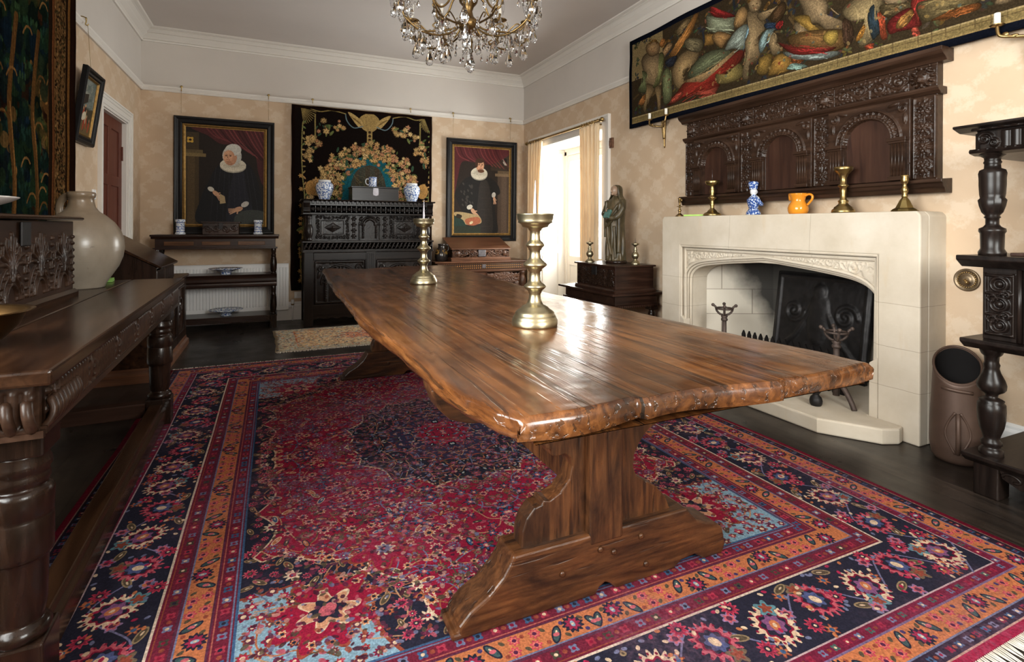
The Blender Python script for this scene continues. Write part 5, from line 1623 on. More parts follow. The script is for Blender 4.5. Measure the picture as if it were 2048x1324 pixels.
# gadrooned knuckles under the near corner
mb = MB()
for k in range(8):
    y = ly0+.062+k*.027
    mb.tube(smooth_open([(fx+.002, y, .672), (fx+.016, y+.004, .69), (fx+.020, y+.010, .715), (fx+.008, y+.018, .74)], 4), [.006]+[.009]*11+[.005], 8)
for k in range(19):
    x = fx-.012-k*.036
    mb.tube(smooth_open([(x, ly0+.046, .672), (x, ly0+.030, .69), (x-.004, ly0+.026, .715), (x-.010, ly0+.040, .745)], 4), [.008]+[.012]*11+[.006], 8)
mb.box(fx-.72, fx+.01, ly0+.036, ly0+.05, .655, .672)
part('gadrooning', mb, M_BROWN, LT, world=True)
def hall_leg(x, y):
    mb = MB(); hb = .060
    mb.box(x-hb, x+hb, y-hb, y+hb, .0, .155); mb.box(x-hb, x+hb, y-hb, y+hb, .598, .668)
    part_pr = [(.062, .150), (.070, .160), (.072, .172), (.064, .184), (.050, .192), (.056, .205), (.060, .23), (.062, .30), (.064, .345), (.073, .352), (.075, .362), (.075, .44), (.071, .448), (.075, .456), (.076, .500), (.072, .512), (.058, .518), (.066, .530), (.067, .540), (.062, .552), (.070, .562), (.070, .574), (.064, .586), (.066, .60)]
    mb.lathe([(q*.84, z) for q, z in part_pr], 32, (x, y, 0))
    return mb
for x, y in ((-.585, ly0+.135), (-.585, ly1-.235), (-1.19, ly0+.135), (-1.19, ly1-.235)):
    part('leg', hall_leg(x, y), M_OAK, LT, .006, world=True)
sy0, sy1 = ly0+.135, ly1-.235
for nm, a in (('front', -.585), ('rear', -1.19)):
    mb = MB(); mb.prism([(a-.042, .030), (a+.042, .030), (a+.042, .100), (a+.026, .112), (a+.020, .128), (a-.042, .128)], 'y', sy0+.058, sy1-.058)
    part('stretcher', mb, M_OAKY, LT, .004, world=True)
for y in (sy0, sy1): part('stretcher', MB().box(-1.13, -.645, y-.04, y+.04, .055, .135), M_OAKX, LT, .004, world=True)

LT.rotation_euler = (0, 0, .0238)
# carved box with a lid
bx0, bx1, by0_, by1_, bz0, bz1 = -1.24, -.862, 2.05, 3.085, .8205, 1.170
B = thing('carved_box', 'large dark box with foliage-carved front on near end of left hall table', 'box', (-1.05, 2.57, .8205))
mb = MB(); mb.box(bx0, bx1, by0_, by1_, bz0, bz1-.004)
part('body', mb, M_BROWN, B, .004, world=True)
cv = Carve(1.0, .25, 460, 120).palms(.012, 4).rough(.0015)
mb = MB().relief((bx1-.001, by0_+.02, bz0+.045), (0, by1_-by0_-.04, 0), (0, 0, .265), (1, 0, 0), cv.H, -.003)
part('carved_front', mb, M_BROWN, B, world=True)
mb = MB(); mb.prism([(bx1, bz0), (bx1+.018, bz0), (bx1+.018, bz0+.018), (bx1+.004, bz0+.032), (bx1, bz0+.032)], 'y', by0_, by1_+.01)
part('plinth_moulding', mb, M_OAKY, B, world=True)
mb = MB(); mb.prism([(bx0, bz1), (bx1+.030, bz1), (bx1+.036, bz1+.006), (bx1+.034, bz1+.013), (bx1+.02, bz1+.018), (bx0, bz1+.018)], 'y', by0_-.03, by1_+.022)
part('lid', mb, M_OAKY, B, .003, world=True)
part('lock_plate', MB().box(bx1+.006, bx1+.014, 2.5, 2.58, bz1-.10, bz1-.01), M_IRON, B, .003, world=True)

# white dish on the box
M_WHITE = plain('white_glaze', (.66, .64, .62), .18, var=.05, vs=6)
mb = MB(); mb.lathe([(.075, 0), (.082, .004), (.078, .012), (.10, .02), (.15, .040), (.168, .052), (.172, .056), (.168, .058), (.14, .042), (.09, .026), (.002, .022)], 56, lobes=26, amp=.02, lz=(.05, .06))
single('serving_dish', 'white scalloped dish on the carved box at the left edge', 'dish', mb, M_WHITE, (-.99, 2.36, 1.1885))
# brass bowl
mb = MB(); mb.lathe([(.07, 0), (.075, .004), (.10, .022), (.128, .055), (.142, .088), (.160, .094), (.162, .097), (.140, .095), (.125, .060), (.095, .026), (.002, .012)], 48)
single('brass_bowl', 'shallow brass bowl on the hall table in front of the carved box', 'bowl', mb, plain('dull_bronze', (.15, .085, .032), .36, 1.0, var=.2, vs=8), (-.77, 1.86, .8205))
# stoneware jug
def jug_mat():
    m, nt, b = newmat('salt_glaze_stoneware')
    t = nt.nodes.new('ShaderNodeTexCoord'); sx = nt.nodes.new('ShaderNodeSeparateXYZ'); nt.links.new(t.outputs['Object'], sx.inputs[0])
    c = ramp(nt, noise(nt, coords(nt, (1, 1, .5)), 9, 5), [(.3, (.20, .165, .125)), (.6, (.275, .235, .185)), (.8, (.31, .27, .215))])
    top = ramp(nt, math_(nt, 'ADD', sx.outputs[2], math_(nt, 'MULTIPLY', noise(nt, t.outputs['Object'], 6, 4), .12)), [(.30, (0,)*3), (.50, (.75,)*3)])
    c = mix(nt, top, c, (.145, .095, .052))
    sp = ramp(nt, noise(nt, t.outputs['Object'], 26, 3), [(.68, (0,)*3), (.74, (.5,)*3)])
    c = mix(nt, sp, c, (.13, .10, .075)); nt.links.new(c, b.inputs['Base Color'])
    b.inputs['Roughness'].default_value = .28
    bump(nt, b, noise(nt, coords(nt, (.4, .4, 3)), 22, 3), .15, .004)
    return m
M_JUG = jug_mat()
J = thing('stoneware_jug', 'big-bellied grey stoneware jug standing behind the carved box', 'jug', (-.925, 3.43, .8205))
pr = [(.098, 0), (.102, .006), (.106, .02), (.130, .06), (.160, .11), (.178, .16), (.185, .21), (.182, .255), (.168, .30), (.140, .345), (.105, .378), (.075, .400), (.060, .422), (.054, .448), (.052, .468), (.058, .474), (.061, .488), (.059, .498), (.052, .502), (.044, .498), (.042, .45), (.002, .44)]
part('body', MB().lathe(pr, 48), M_JUG, J)
mb = MB(); mb.tube(smooth_open([(-.050, 0, .47), (-.085, 0, .478), (-.118, 0, .45), (-.125, 0, .40), (-.112, 0, .365)], 6), .013, 10, flat=1.5)
part('handle', mb, M_JUG, J)
J.rotation_euler = (0, 0, -.5)
single('folded_paper', 'bright green folded paper behind the stoneware jug', 'paper', MB().box(-.025, .025, -.04, .04, 0, .012).box(-.024, .024, -.04, .04, .0125, .020), plain('green_paper', (.16, .32, .06), .7), (-.885, 3.75, .8205), .1, bevel=.002)

# chest on the floor beyond the table, and the sloping desk box on it
K = thing('oak_chest', 'panelled dark oak chest on the floor against the left wall beyond the hall table', 'chest', (-1.06, 5.27, 0))
kx0, kx1, ky0, ky1 = -1.335, -.785, 4.60, 5.95
part('body', MB().box(kx0, kx1-.02, ky0+.02, ky1-.02, .09, .66), M_OAKY, K, .003, world=True)
mb = MB()
mb.prism([(kx1+.02, .0), (kx1+.02, .05), (kx1, .062), (kx1-.004, .085), (kx1-.02, .10), (kx1-.05, .10), (kx1-.05, 0)], 'y', ky0-.02, ky1+.02)
mb.prism([(ky0-.02, .0), (ky0-.02, .05), (ky0, .062), (ky0+.004, .085), (ky0+.02, .10), (ky0+.05, .10), (ky0+.05, 0)], 'x', kx0, kx1+.02)
part('plinth', mb, M_REDOAK, K, world=True)
mb = MB()
for a, b_ in ((ky0+.01, ky0+.10), (ky0+.42, ky0+.50), (ky0+.86, ky0+.94), (ky1-.10, ky1-.01)): mb.box(kx1-.022, kx1, a, b_, .09, .66)
for a, b_ in ((.09, .17), (.57, .66)): mb.box(kx1-.022, kx1-.001, ky0+.01, ky1-.01, a, b_)
part('frame', mb, M_OAK, K, .005, world=True)
for a, b_ in ((ky0+.10, ky0+.42), (ky0+.50, ky0+.86), (ky0+.94, ky1-.10)):
    cv = Carve(b_-a, .40, 60, 60); cv.arch((b_-a)/2, .2, .11, .03, .012); cv.rosette((b_-a)/2, .2, .08, 8, .014); cv.rough(.002)
    part('panel', MB().relief((kx1-.021, a, .17), (0, b_-a, 0), (0, 0, .40), (1, 0, 0), cv.H, 0), M_OAK, K, world=True)
mb = MB(); mb.box(kx0, kx1+.02, ky0-.015, ky1+.015, .66, .685)
part('lid', mb, M_OAKY, K, .006, world=True)
D = thing('slope_desk', 'dark desk box with sloping lid on chest beyond the hall table', 'desk box', (-1.05, 4.95, .6855))
dx0, dx1, dy0, dy1 = -1.30, -.80, 4.62, 5.30
prf = [(dx0, .6855), (dx1, .6855), (dx1, .835), (dx1-.36, 1.045), (dx0, 1.045)]
part('body', MB().prism(prf, 'y', dy0, dy1), M_OAK, D, .003, world=True)
lid = [(dx1+.030, .826), (dx1+.036, .842), (dx1-.352, 1.066), (dx1-.368, 1.048)]
part('lid', MB().prism(lid, 'y', dy0-.02, dy1+.02), M_OAKY, D, .003, world=True)
part('top_board', MB().box(dx0, dx1-.345, dy0-.02, dy1+.02, 1.046, 1.064), M_OAKY, D, .003, world=True)
cv = Carve(.72, .10, 120, 22).flutes(24, .006, .1, .9)
part('carved_front', MB().relief((dx1, dy0+.01, .69), (0, .70, 0), (0, 0, .135), (1, 0, 0), cv.H, 0), M_OAK, D, world=True)

# wall hangings on the left wall
def hanging(name, label, arr, origin, u, nrm, w, h, sag=.012, bumpy=.008, seed=1, cat='tapestry', slant=0.0, matname=None):
    """cloth w x h whose lower left corner is at origin, spreading along unit u, bulging along nrm"""
    t = thing(name, label, cat, origin)
    nx, ny = max(12, int(w*22)), max(10, int(h*22))
    a = np.linspace(0, 1, nx)[None, :]; b_ = np.linspace(0, 1, ny)[:, None]
    f = fnoise(ny, nx, 7, seed, 2)-.5
    vert = fnoise(1, nx, 4, seed+5, 2)[0][None, :]-.5
    d = .012+bumpy*(f+1.2*vert*(1-.4*b_))
    edge = (fnoise(1, ny, 6, seed+9, 2)[0][:, None]-.5)*.02
    X = a*w+edge*(a*2-1); Z = b_*h+slant*(a-1)*(1-b_)
    Z = Z-sag*np.sin(a*PI*5)**2*b_*.4
    u = np.array(u, float); nv = np.array(nrm, float)
    P = X[:, :, None]*u+d[:, :, None]*nv; P[:, :, 2] += Z
    P2 = P-.006*nv
    mb = MB(); flip = float(np.dot(np.cross(u, (0, 0, 1)), nv)) < 0
    mb.grid(P, True, uv=True, flip=flip)
    n = len(mb.v); mb.grid(P2, True, uv=True, flip=not flip)
    idx = lambda i, j: j*nx+i
    ring = [idx(i, 0) for i in range(nx)]+[idx(nx-1, j) for j in range(1, ny)]+[idx(i, ny-1) for i in range(nx-2, -1, -1)]+[idx(0, j) for j in range(ny-2, 0, -1)]
    for q in range(len(ring)):
        p, p2 = ring[q], ring[(q+1) % len(ring)]; mb.f.append((p, n+p, n+p2, p2)); mb.sm.append(False)
    part('cloth', mb, image_mat(name+'_weave', arr, 1.0, .5, 420, .0, 0), t)
    return t
hanging('verdure_tapestry', 'blue and green woodland tapestry with brown border at the left edge', paint_verdure(), (XL+.042, 1.985, .92), (0, 1, 0), (1, 0, 0), 2.74, 2.13, seed=3)

def framed(name, label, w, h, fw, arr, loc, rotz, tilt, slip=.028, cat='painting', gold=None):
    """picture leaning from the wall; local x right, y away from the wall is -y, z up; base at its bottom edge"""
    t = thing(name, label, cat, loc, rotz)
    T = Matrix.Rotation(tilt, 4, 'X')
    prof = [(0, 0), (0, .030), (.010, .040), (.022, .038), (.030, .030), (fw*.5, .026), (fw*.8, .030), (fw*.9, .022), (fw, .018), (fw, 0)]
    def ring(mb, prof, X0, X1, Z0, Z1):
        c = [(X0, Z0, 1, 1), (X1, Z0, -1, 1), (X1, Z1, -1, -1), (X0, Z1, 1, -1)]
        n = len(prof); V = []
        for (x, z, sx, sz) in c:
            for a, d in prof: V.append(T @ Vector((x+sx*a, -d, z+sz*a)))
        F = []
        for i in range(4):
            j = (i+1) % 4
            for k in range(n):
                k2 = (k+1) % n; F.append((i*n+k, j*n+k, j*n+k2, i*n+k2))
        mb.add(V, F)
    mb = MB(); ring(mb, prof, -w/2, w/2, 0, h); part('frame', mb, M_FRAMEBLK, t)
    mb = MB(); ring(mb, [(fw-.002, 0), (fw-.002, .020), (fw+slip*.4, .024), (fw+slip*.7, .014), (fw+slip, .012), (fw+slip, 0)], -w/2, w/2, 0, h); part('gilt_slip', mb, M_GILT, t, label='gilded inner edge')
    cw, ch = w-2*(fw+slip)+.004, h-2*(fw+slip)+.004
    P = np.zeros((2, 2, 3)); 
    for j in (0, 1):
        for i in (0, 1): P[j, i] = T @ Vector((-cw/2+i*cw, -.008, fw+slip-.002+j*ch))
    mb = MB(); mb.grid(P, False, uv=True)
    part('canvas', mb, image_mat(name+'_paint', arr, .55, .2, 200, .12), t)
    mb = MB(); mb.box(-w/2+.01, w/2-.01, -.006, 0, .01, h-.01, T); part('backing_board', mb, M_OAK, t)
    return t, T
M_FRAMEBLK = plain('ebonised_frame', (.008, .007, .007), .38, var=.2, vs=20, spec=.18)
M_GILT = plain('old_gilding', (.22, .125, .035), .5, .8, var=.3, vs=40, bmp=.3, bs=90)
M_CORD = plain('brass_wire', (.35, .25, .12), .5, .7)
def rail_hook(label, loc, rotz, wire):
    t = thing('picture_hook', label, 'hook', loc, rotz, 'picture rail hooks')
    mb = MB(); pth = [(0, .030, -.012), (0, .034, .012), (0, .014, .022), (0, -.012, .012), (0, -.014, -.015), (0, -.010, -.035), (0, -.022, -.042), (0, -.028, -.03)]
    mb.tube(smooth_open(pth, 4), .0045, 6); mb.ball((0, -.014, .006), .014, .006, .014, 10, 6)
    part('hook', mb, M_BRASS, t)
    if wire: part('wire', MB().tube([(0, -.024, -.04), (0, wire[1], -wire[0])], .0016, 5), M_CORD, t)
    return t
t, T = framed('small_painting', 'small dark-framed painting of figures hung forward on left wall beside the tapestry', .41, .56, .062, paint_small_picture(), (XL+.012, 4.97, 1.765), PI/2, .13, .014)
rail_hook('brass hook on the left wall rail above the small dark-framed painting', (XL+.034, 4.97, 2.708), PI/2, (.385, -.045))
# switch and bell plate by the door
single('light_switch', 'white light switch on the left wall beside the door frame', 'switch', MB().box(0, .012, -.04, .04, -.04, .04).box(.012, .02, -.012, .012, -.02, .02), M_GLOSSW, (XL, 5.34, 1.40), bevel=.003)
# ------------------------------------------------------------------ back wall
YW = YB
t, T1 = framed('portrait_of_a_woman', 'dark portrait of seated woman in white ruff and cap in black frame', 1.03, 1.335, .085, paint_woman(), (-.53, YW-.012, 1.05), 0, .012, .030)
t, T2 = framed('portrait_of_a_man', 'dark portrait of standing man in white ruff in black frame near the window', 1.055, 1.425, .085, paint_man(), (2.665, YW-.012, .945), 0, .012, .028)
for i, (x, lab, wr) in enumerate(((-.972, 'left of two brass rail hooks above the portrait of the woman', (.29, -.012)), (-.08, 'right of two brass rail hooks above the portrait of the woman', (.29, -.012)),
                  (.414, 'left of two brass rail hooks above the black floral tapestry', None), (1.635, 'right of two brass rail hooks above the black floral tapestry', None),
                  (2.228, 'left of two brass rail hooks above the portrait of the man', (.30, -.012)), (3.09, 'right of two brass rail hooks above the portrait of the man', (.30, -.012)))):
    rail_hook(lab, (x, YW-.036, 2.706), 0, wr)
hanging('floral_tapestry', 'black tapestry with flower garlands and a winged head behind the carved cupboard', paint_floral(), (.176, YW-.026, .36), (1, 0, 0), (0, -1, 0), 1.754, 2.275, seed=11, bumpy=.005)

# radiator
R = thing('radiator', 'white ribbed panel radiator behind the dark tiered side table', 'radiator', (-.46, YW-.06, .13))
rx0, rx1, rz0, rz1 = -1.06, .15, .135, .69
mb = MB(); mb.box(rx0, rx1, YW-.085, YW-.045, rz0, rz1)
for k in range(37):
    x = rx0+.03+k*(rx1-rx0-.06)/36
    mb.prism([(x-.010, YW-.086), (x+.010, YW-.086), (x+.006, YW-.096), (x-.006, YW-.096)], 'z', rz0+.05, rz1-.04)
part('panel', mb, M_GLOSSW, R, .004, world=True)
part('top_grille', MB().box(rx0, rx1, YW-.10, YW-.03, rz1-.006, rz1+.006), M_GLOSSW, R, .002, world=True)
mb = MB(); mb.tube([(rx1+.0, YW-.06, .17), (rx1+.045, YW-.06, .17)], .010, 8); mb.lathe([(.012, .15), (.014, .16), (.014, .19), (.010, .2)], 12, (rx1+.045, YW-.06, 0)); mb.lathe([(.016, .2), (.019, .21), (.019, .245), (.014, .252)], 14, (rx1+.045, YW-.06, 0))
part('valve', mb, M_GLOSSW, R, world=True)
part('valve_collar', MB().lathe([(.016, .185), (.018, .19), (.018, .2), (.016, .204)], 12, (rx1+.045, YW-.06, 0)), M_BRASSD, R, world=True)
part('pipe', MB().tube([(rx1+.045, YW-.06, .16), (rx1+.045, YW-.06, .0)], .008, 8), M_GLOSSW, R, world=True)
part('bracket', MB().box(-.9, -.86, YW-.05, YW, .2, .6).box(-.05, -.01, YW-.05, YW, .2, .6), M_GLOSSW, R, world=True)
single('wall_socket', 'small white wall socket plate beside the cupboard foot', 'socket', MB().box(-.04, .04, -.012, 0, -.04, .04).box(-.012, .012, -.016, -.012, -.012, .012), M_GLOSSW, (.255, YW-.0, .30), bevel=.003)

# tiered side table
S = thing('tiered_side_table', 'dark three-tier side table in front of the white radiator', 'side table', (-.57, 6.68, 0))
sx0, sx1, sy0_, sy1_ = -1.165, .022, 6.50, 6.86
mb = MB(); mb.box(sx0-.02, sx1+.018, sy0_-.025, sy1_, 1.030, 1.05); mb.prism([(sy0_-.02, 1.03), (sy0_-.005, 1.005), (sy0_+.02, 1.005), (sy0_+.02, 1.03)], 'x', sx0-.012, sx1+.012)
part('top', mb, M_OAKX, S, .003, world=True)
mb = MB(); mb.box(sx0+.02, sx1-.02, sy0_+.02, sy1_-.02, .90, 1.03); mb.box(sx0, sx1, sy0_+.004, sy0_+.03, .893, .912)
for k in range(46): mb.box(sx0+.03+k*.025, sx0+.042+k*.025, sy0_-.002, sy0_+.02, 1.006, 1.022)
part('frieze', mb, M_OAKX, S, .002, world=True)
M_INLAY = wood('walnut_inlay', (.06, .022, .008), (.11, .045, .016), (.15, .07, .03), 'x', 2, .3, .05)
for k in range(3):
    x = sx0+.10+k*.345
    part('inlaid_panel', MB().box(x, x+.27, sy0_+.010, sy0_+.022, .935, .975), M_INLAY, S, .003, world=True, label='reddish inlaid panel')
def tier(z0, z1, nm):
    h = z1-z0; f = sy0_+.005
    pr = [(f+.012, z0), (f, z0+.1*h), (f+.012, z0+.2*h), (f+.014, z0+.34*h), (f-.008, z0+.46*h), (f-.008, z0+.66*h), (f+.014, z0+.78*h), (f+.006, z0+.88*h), (f-.006, z1), (sy1_-.02, z1), (sy1_-.02, z0)]
    part(nm, MB().prism(pr, 'x', sx0+.01, sx1-.005), M_OAKX, S, .002, world=True)
tier(.470, .607, 'shelf'); 
mb = MB(); mb.box(sx0+.01, sx1-.005, sy0_+.01, sy1_-.01, .085, .145); mb.box(sx0+.01, sx1, sy0_, sy1_-.01, .135, .150)
part('bottom_shelf', mb, M_OAKX, S, .003, world=True)
for x in (sx0+.035, sx1-.04):
    for y in (sy0_+.035, sy1_-.05):
        mb = MB()
        mb.lathe([(.024, .604), (.030, .615), (.022, .63), (.030, .642), (.034, .67), (.036, .72), (.030, .77), (.022, .80), (.028, .812), (.020, .825), (.026, .86), (.028, .895)], 18, (x, y, 0))
        mb.lathe([(.026, .148), (.032, .158), (.024, .172), (.032, .2), (.036, .25), (.034, .31), (.026, .36), (.030, .37), (.022, .385), (.028, .42), (.028, .472)], 18, (x, y, 0))
        mb.box(x-.036, x+.036, y-.036, y+.036, 0, .15)
        part('leg', mb, M_OAK, S, .003, world=True)
# things on it
def delft(name, scale, dens=.5, seed=0.0):
    m, nt, b = newmat(name)
    v = coords(nt, (scale,)*3)
    mp = nt.nodes.new('ShaderNodeVectorMath'); mp.operation = 'ADD'; mp.inputs[1].default_value = (seed, seed*2, 0); nt.links.new(v, mp.inputs[0]); v = mp.outputs[0]
    n = noise(nt, v, 5.5, 4, .65, 1.8)
    vo = N(nt, 'ShaderNodeTexVoronoi', i_Scale=6.0); nt.links.new(v, vo.inputs['Vector'])
    f = math_(nt, 'ADD', math_(nt, 'MULTIPLY', n, .8), math_(nt, 'MULTIPLY', vo.outputs[0], .5))
    c = ramp(nt, f, [(dens-.03, (.025, .065, .24)), (dens+.02, (.12, .22, .46)), (dens+.07, (.60, .64, .70)), (dens+.3, (.68, .70, .72))])
    nt.links.new(c, b.inputs['Base Color']); b.inputs['Roughness'].default_value = .15
    return m
M_DELFT = delft('blue_and_white_tin_glaze', 9, .50); M_DELFT2 = delft('blue_and_white_jar_glaze', 9, .585, 3.0)
M_DELFTW = plain('white_tin_glaze', (.64, .65, .66), .16, var=.04)
M_BLUE = plain('cobalt_band', (.05, .09, .28), .2, var=.5, vs=60)
def albarello(label, loc):
    t = thing('drug_jar', label, 'jar', loc, 0, 'drug jars on the tiered side table')
    part('body', MB().lathe([(.046, 0), (.050, .004), (.050, .014), (.041, .026), (.041, .132), (.048, .142), (.048, .158), (.044, .163), (.036, .158), (.034, .02), (.001, .015)], 28), M_DELFT, t)
    mb = MB()
    for z in (.030, .055, .078, .125): mb.lathe([(.0412, z), (.0422, z+.002), (.0422, z+.005), (.0412, z+.007)], 28)
    part('blue_bands', mb, M_BLUE, t)
    return t
a = albarello('blue and white drug jar at the left end of the tiered side table', (-.935, 6.64, 1.0505))
dup(a, (-.180, 6.64, 1.0505), .6, 'blue and white drug jar at the right end of the tiered side table')
t = thing('casket', 'small dark carved casket between the two drug jars', 'casket', (-.545, 6.66, 1.0505))
part('body', MB().box(-.175, .175, -.10, .10, 0, .125), M_OAKX, t, .003)
cv = Carve(.35, .11, 80, 26).scrolls(.09, .006).rough(.002)
part('carved_front', MB().relief((-.17, -.10, .008), (.34, 0, 0), (0, 0, .11), (0, -1, 0), cv.H, 0), M_OAKX, t)
part('lid', MB().box(-.19, .19, -.115, .11, .126, .142), M_OAKX, t, .003)
part('lock_plate', MB().box(-.02, .02, -.113, -.105, .06, .13), M_IRON, t, .002)
def pierced(label, loc, s):
    t = thing('footed_dish', label, 'dish', loc, 0, 'blue and white footed dishes')
    mb = MB(); mb.lathe([(.055*s, 0), (.058*s, .004), (.046*s, .016), (.07*s, .032), (.115*s, .052), (.150*s, .060), (.168*s, .066), (.166*s, .070), (.115*s, .060), (.06*s, .040), (.001, .03)], 44, lobes=16, amp=.025, lz=(.055, .075))
    part('bowl', mb, M_DELFT2, t)
    return t
d = pierced('blue and white footed dish on the middle tier of the side table', (-.50, 6.63, .6075), 1.0)
dup(d, (-.495, 6.63, .1505), .5, 'blue and white footed dish on the bottom tier of the side table')

# ------------------------------------------------------------------ court cupboard
Cc = thing('court_cupboard', 'tall black carved court cupboard against the floral tapestry on the back wall', 'cupboard', (1.03, 6.62, 0))
cx0, cx1, cf, cb = .295, 1.765, 6.345, 6.95
cm = (cx0+cx1)/2
part('carcase', MB().box(cx0+.02, cx1-.02, cf+.06, cb, .10, .87), M_BLACK, Cc, world=True)
# lower stage
for a, b_ in ((cx0, cx0+.10), (cm-.055, cm+.055), (cx1-.10, cx1)):
    mb = MB(); mb.box(a, b_, cf, cf+.07, .10 if a > cx0 and b_ < cx1 else 0, .85)
    if a == cm-.055:
        for k in range(4): mb.tube([(a+.022+k*.022, cf-.001, .27), (a+.022+k*.022, cf-.001, .83)], .006, 6)
    part('stile', mb, M_BLACK, Cc, .004, world=True)
for a, b_ in ((cx0, cx0+.1), (cx1-.1, cx1)): part('rear_stile', MB().box(a, b_, cb-.07, cb, 0, .85), M_BLACK, Cc, .004, world=True)
mb = MB(); mb.box(cx0+.1, cx1-.1, cf+.004, cf+.06, .76, .845); mb.box(cx0+.1, cx1-.1, cf+.004, cf+.06, .13, .25)
part('rail', mb, M_BLACKX, Cc, .004, world=True)
sc = [(cx0+.1, .13)]
for k in range(26):
    x = cx0+.1+k*(cx1-cx0-.2)/25; sc.append((x, .075+.028*abs(math.sin(k*1.2))))
sc.append((cx1-.1, .13))
part('apron', MB().prism(sc, 'y', cf+.01, cf+.03), M_BLACKX, Cc, world=True)
for (a, b_) in ((cx0+.10, cm-.055), (cm+.055, cx1-.10)):
    w = b_-a; h = .51
    cv = Carve(w, h, 130, 110)
    cv.stroke([(.02, .02), (.02, h-.02), (w-.02, h-.02), (w-.02, .02), (.02, .02)], .03, .012)
    cv.arch(w/2, h*.46, w*.27, .045, .020); cv.arch(w/2, h*.46, w*.36, .025, .014)
    for sg in (-1, 1):
        cv.stroke([(w/2+sg*w*.27, .05), (w/2+sg*w*.27, h*.46)], .05, .018)
        for k in range(7): cv.boss(w/2+sg*w*.27, .07+k*.028, .014, .011, .024)
        cv.spiral(w/2+sg*w*.36, h*.82, .045, 1.3, 0, .016, .015, sg); cv.boss(w/2+sg*w*.40, h*.68, .02, .05, .014, .3*sg)
    for k in range(15):
        q = PI*(k+.5)/15; cv.boss(w/2+w*.315*math.cos(q), h*.46+w*.315*math.sin(q), .018, .009, .018, q)
    cv.rough(.002)
    d = part('door', MB().box(a, b_, cf+.02, cf+.05, .25, .76), M_BLACK, Cc, world=True)
    part('carved_panel', MB().relief((a+.004, cf+.02, .253), (w-.008, 0, 0), (0, 0, .504), (0, -1, 0), cv.H, 0), M_BLACK, d, world=True)
# mid moulding carved with nulling
cv = Carve(cx1-cx0, .085, 420, 24); 
for k in range(32):
    x = (k+.5)*(cx1-cx0)/32; cv.stroke([(x-.014, .012), (x+.014, .072)], .020, .012); cv.boss(x+.012, .035, .008, .008, .016)
part('waist_carving', MB().relief((cx0-.01, cf-.006, .875), (cx1-cx0+.02, 0, 0), (0, 0, .085), (0, -1, 0), cv.H, -.01), M_BLACKX, Cc, world=True)
mb = MB(); mb.box(cx0-.012, cx1+.012, cf-.006, cb, .86, .962); mb.box(cx0-.022, cx1+.022, cf-.022, cb, .957, .978); mb.box(cx0-.018, cx1+.018, cf-.016, cb, .848, .866)
part('waist_rail', mb, M_BLACKX, Cc, .004, world=True)
# upper stage, set back, three carved panels
uf = cf+.10; uz0, uz1 = .978, 1.285
mb = MB(); mb.box(cx0+.02, cx1-.02, uf, cb, uz0, uz1)
part('upper_front', mb, M_BLACK, Cc, world=True)
def framed_panel(x0, x1, kind):
    w = x1-x0; h = uz1-uz0-.012
    cv = Carve(w, h, 120, 100)
    if kind == 'diamond':
        n = 9
        for k in range(n):
            for yy in (.032, h-.032):
                x = (k+.5)*w/n; cv.spiral(x, yy, .020, 1.2, k, .010, .012, 1)
        for k in range(5):
            for xx in (.032, w-.032): cv.spiral(xx, .07+k*(h-.14)/4, .020, 1.2, k, .010, .012, -1)
        iw, ih = w*.30, h*.25
        X = np.abs(cv.X-w/2); Y = np.abs(cv.Y-h/2)
        inside = (X < iw) & (Y < ih)
        fr = (np.maximum(X/iw, Y/ih) > 1) & (np.maximum(X/(iw+.014), Y/(ih+.014)) < 1)
        cv.H = np.where(inside, -.004, cv.H); cv.H = np.where(fr, .014, cv.H)
        dm = X/(iw*.8)+Y/(ih*.75)
        cv.H = np.where((dm < 1), .006+.010*(1-dm), cv.H)
        cv.boss(w/2, h/2, .014, .014, .022)
    else:
        cv.arch(w/2, h*.62, w*.24, .035, .016); cv.arch(w/2, h*.62, w*.34, .018, .012)
        for sg in (-1, 1):
            for k in range(11): cv.boss(w/2+sg*w*.27, .03+k*.017, .016, .008, .014)
            cv.boss(w/2+sg*w*.36, h*.85, .02, .03, .014, .6*sg); cv.stroke([(w/2+sg*w*.42, .01), (w/2+sg*w*.42, h*.7)], .018, .012)
        cv.stroke([(w*.06, h*.62), (w*.30, h*.62)], .016, .016); cv.stroke([(w*.7, h*.62), (w*.94, h*.62)], .016, .016)
    cv.rough(.0025)
    return MB().relief((x0, uf, uz0+.006), (w, 0, 0), (0, 0, h), (0, -1, 0), cv.H, -.006)
xs = [cx0+.12, cx0+.51, cm-.14, cm+.14, cx1-.51, cx1-.12]
part('carved_panel', framed_panel(xs[0], xs[1], 'diamond'), M_BLACK, Cc, world=True)
part('carved_panel', framed_panel(xs[2], xs[3], 'arch'), M_BLACK, Cc, world=True)
part('carved_panel', framed_panel(xs[4], xs[5], 'diamond'), M_BLACK, Cc, world=True)
for a, b_ in ((xs[1], xs[2]), (xs[3], xs[4])):
    cv = Carve(b_-a, uz1-uz0, 40, 90)
    for k in range(4): cv.rosette((b_-a)/2, .05+k*.07, .032, 6, .011)
    part('carved_stile', MB().relief((a, uf-.001, uz0+.003), (b_-a, 0, 0), (0, 0, uz1-uz0-.006), (0, -1, 0), cv.H, 0), M_BLACK, Cc, world=True)
for x in (cx0+.05, cx1-.05):
    pr = [(.036, uz0), (.040, uz0+.015), (.030, uz0+.03), (.036, uz0+.04), (.046, uz0+.09), (.046, uz0+.14), (.034, uz0+.18), (.024, uz0+.20), (.032, uz0+.215), (.026, uz0+.235), (.034, uz0+.26), (.038, uz1)]
    part('baluster', MB().lathe(pr, 20, (x, cf+.055, 0), lobes=8, amp=.05, lz=(uz0+.05, uz0+.17)), M_BLACK, Cc, world=True)
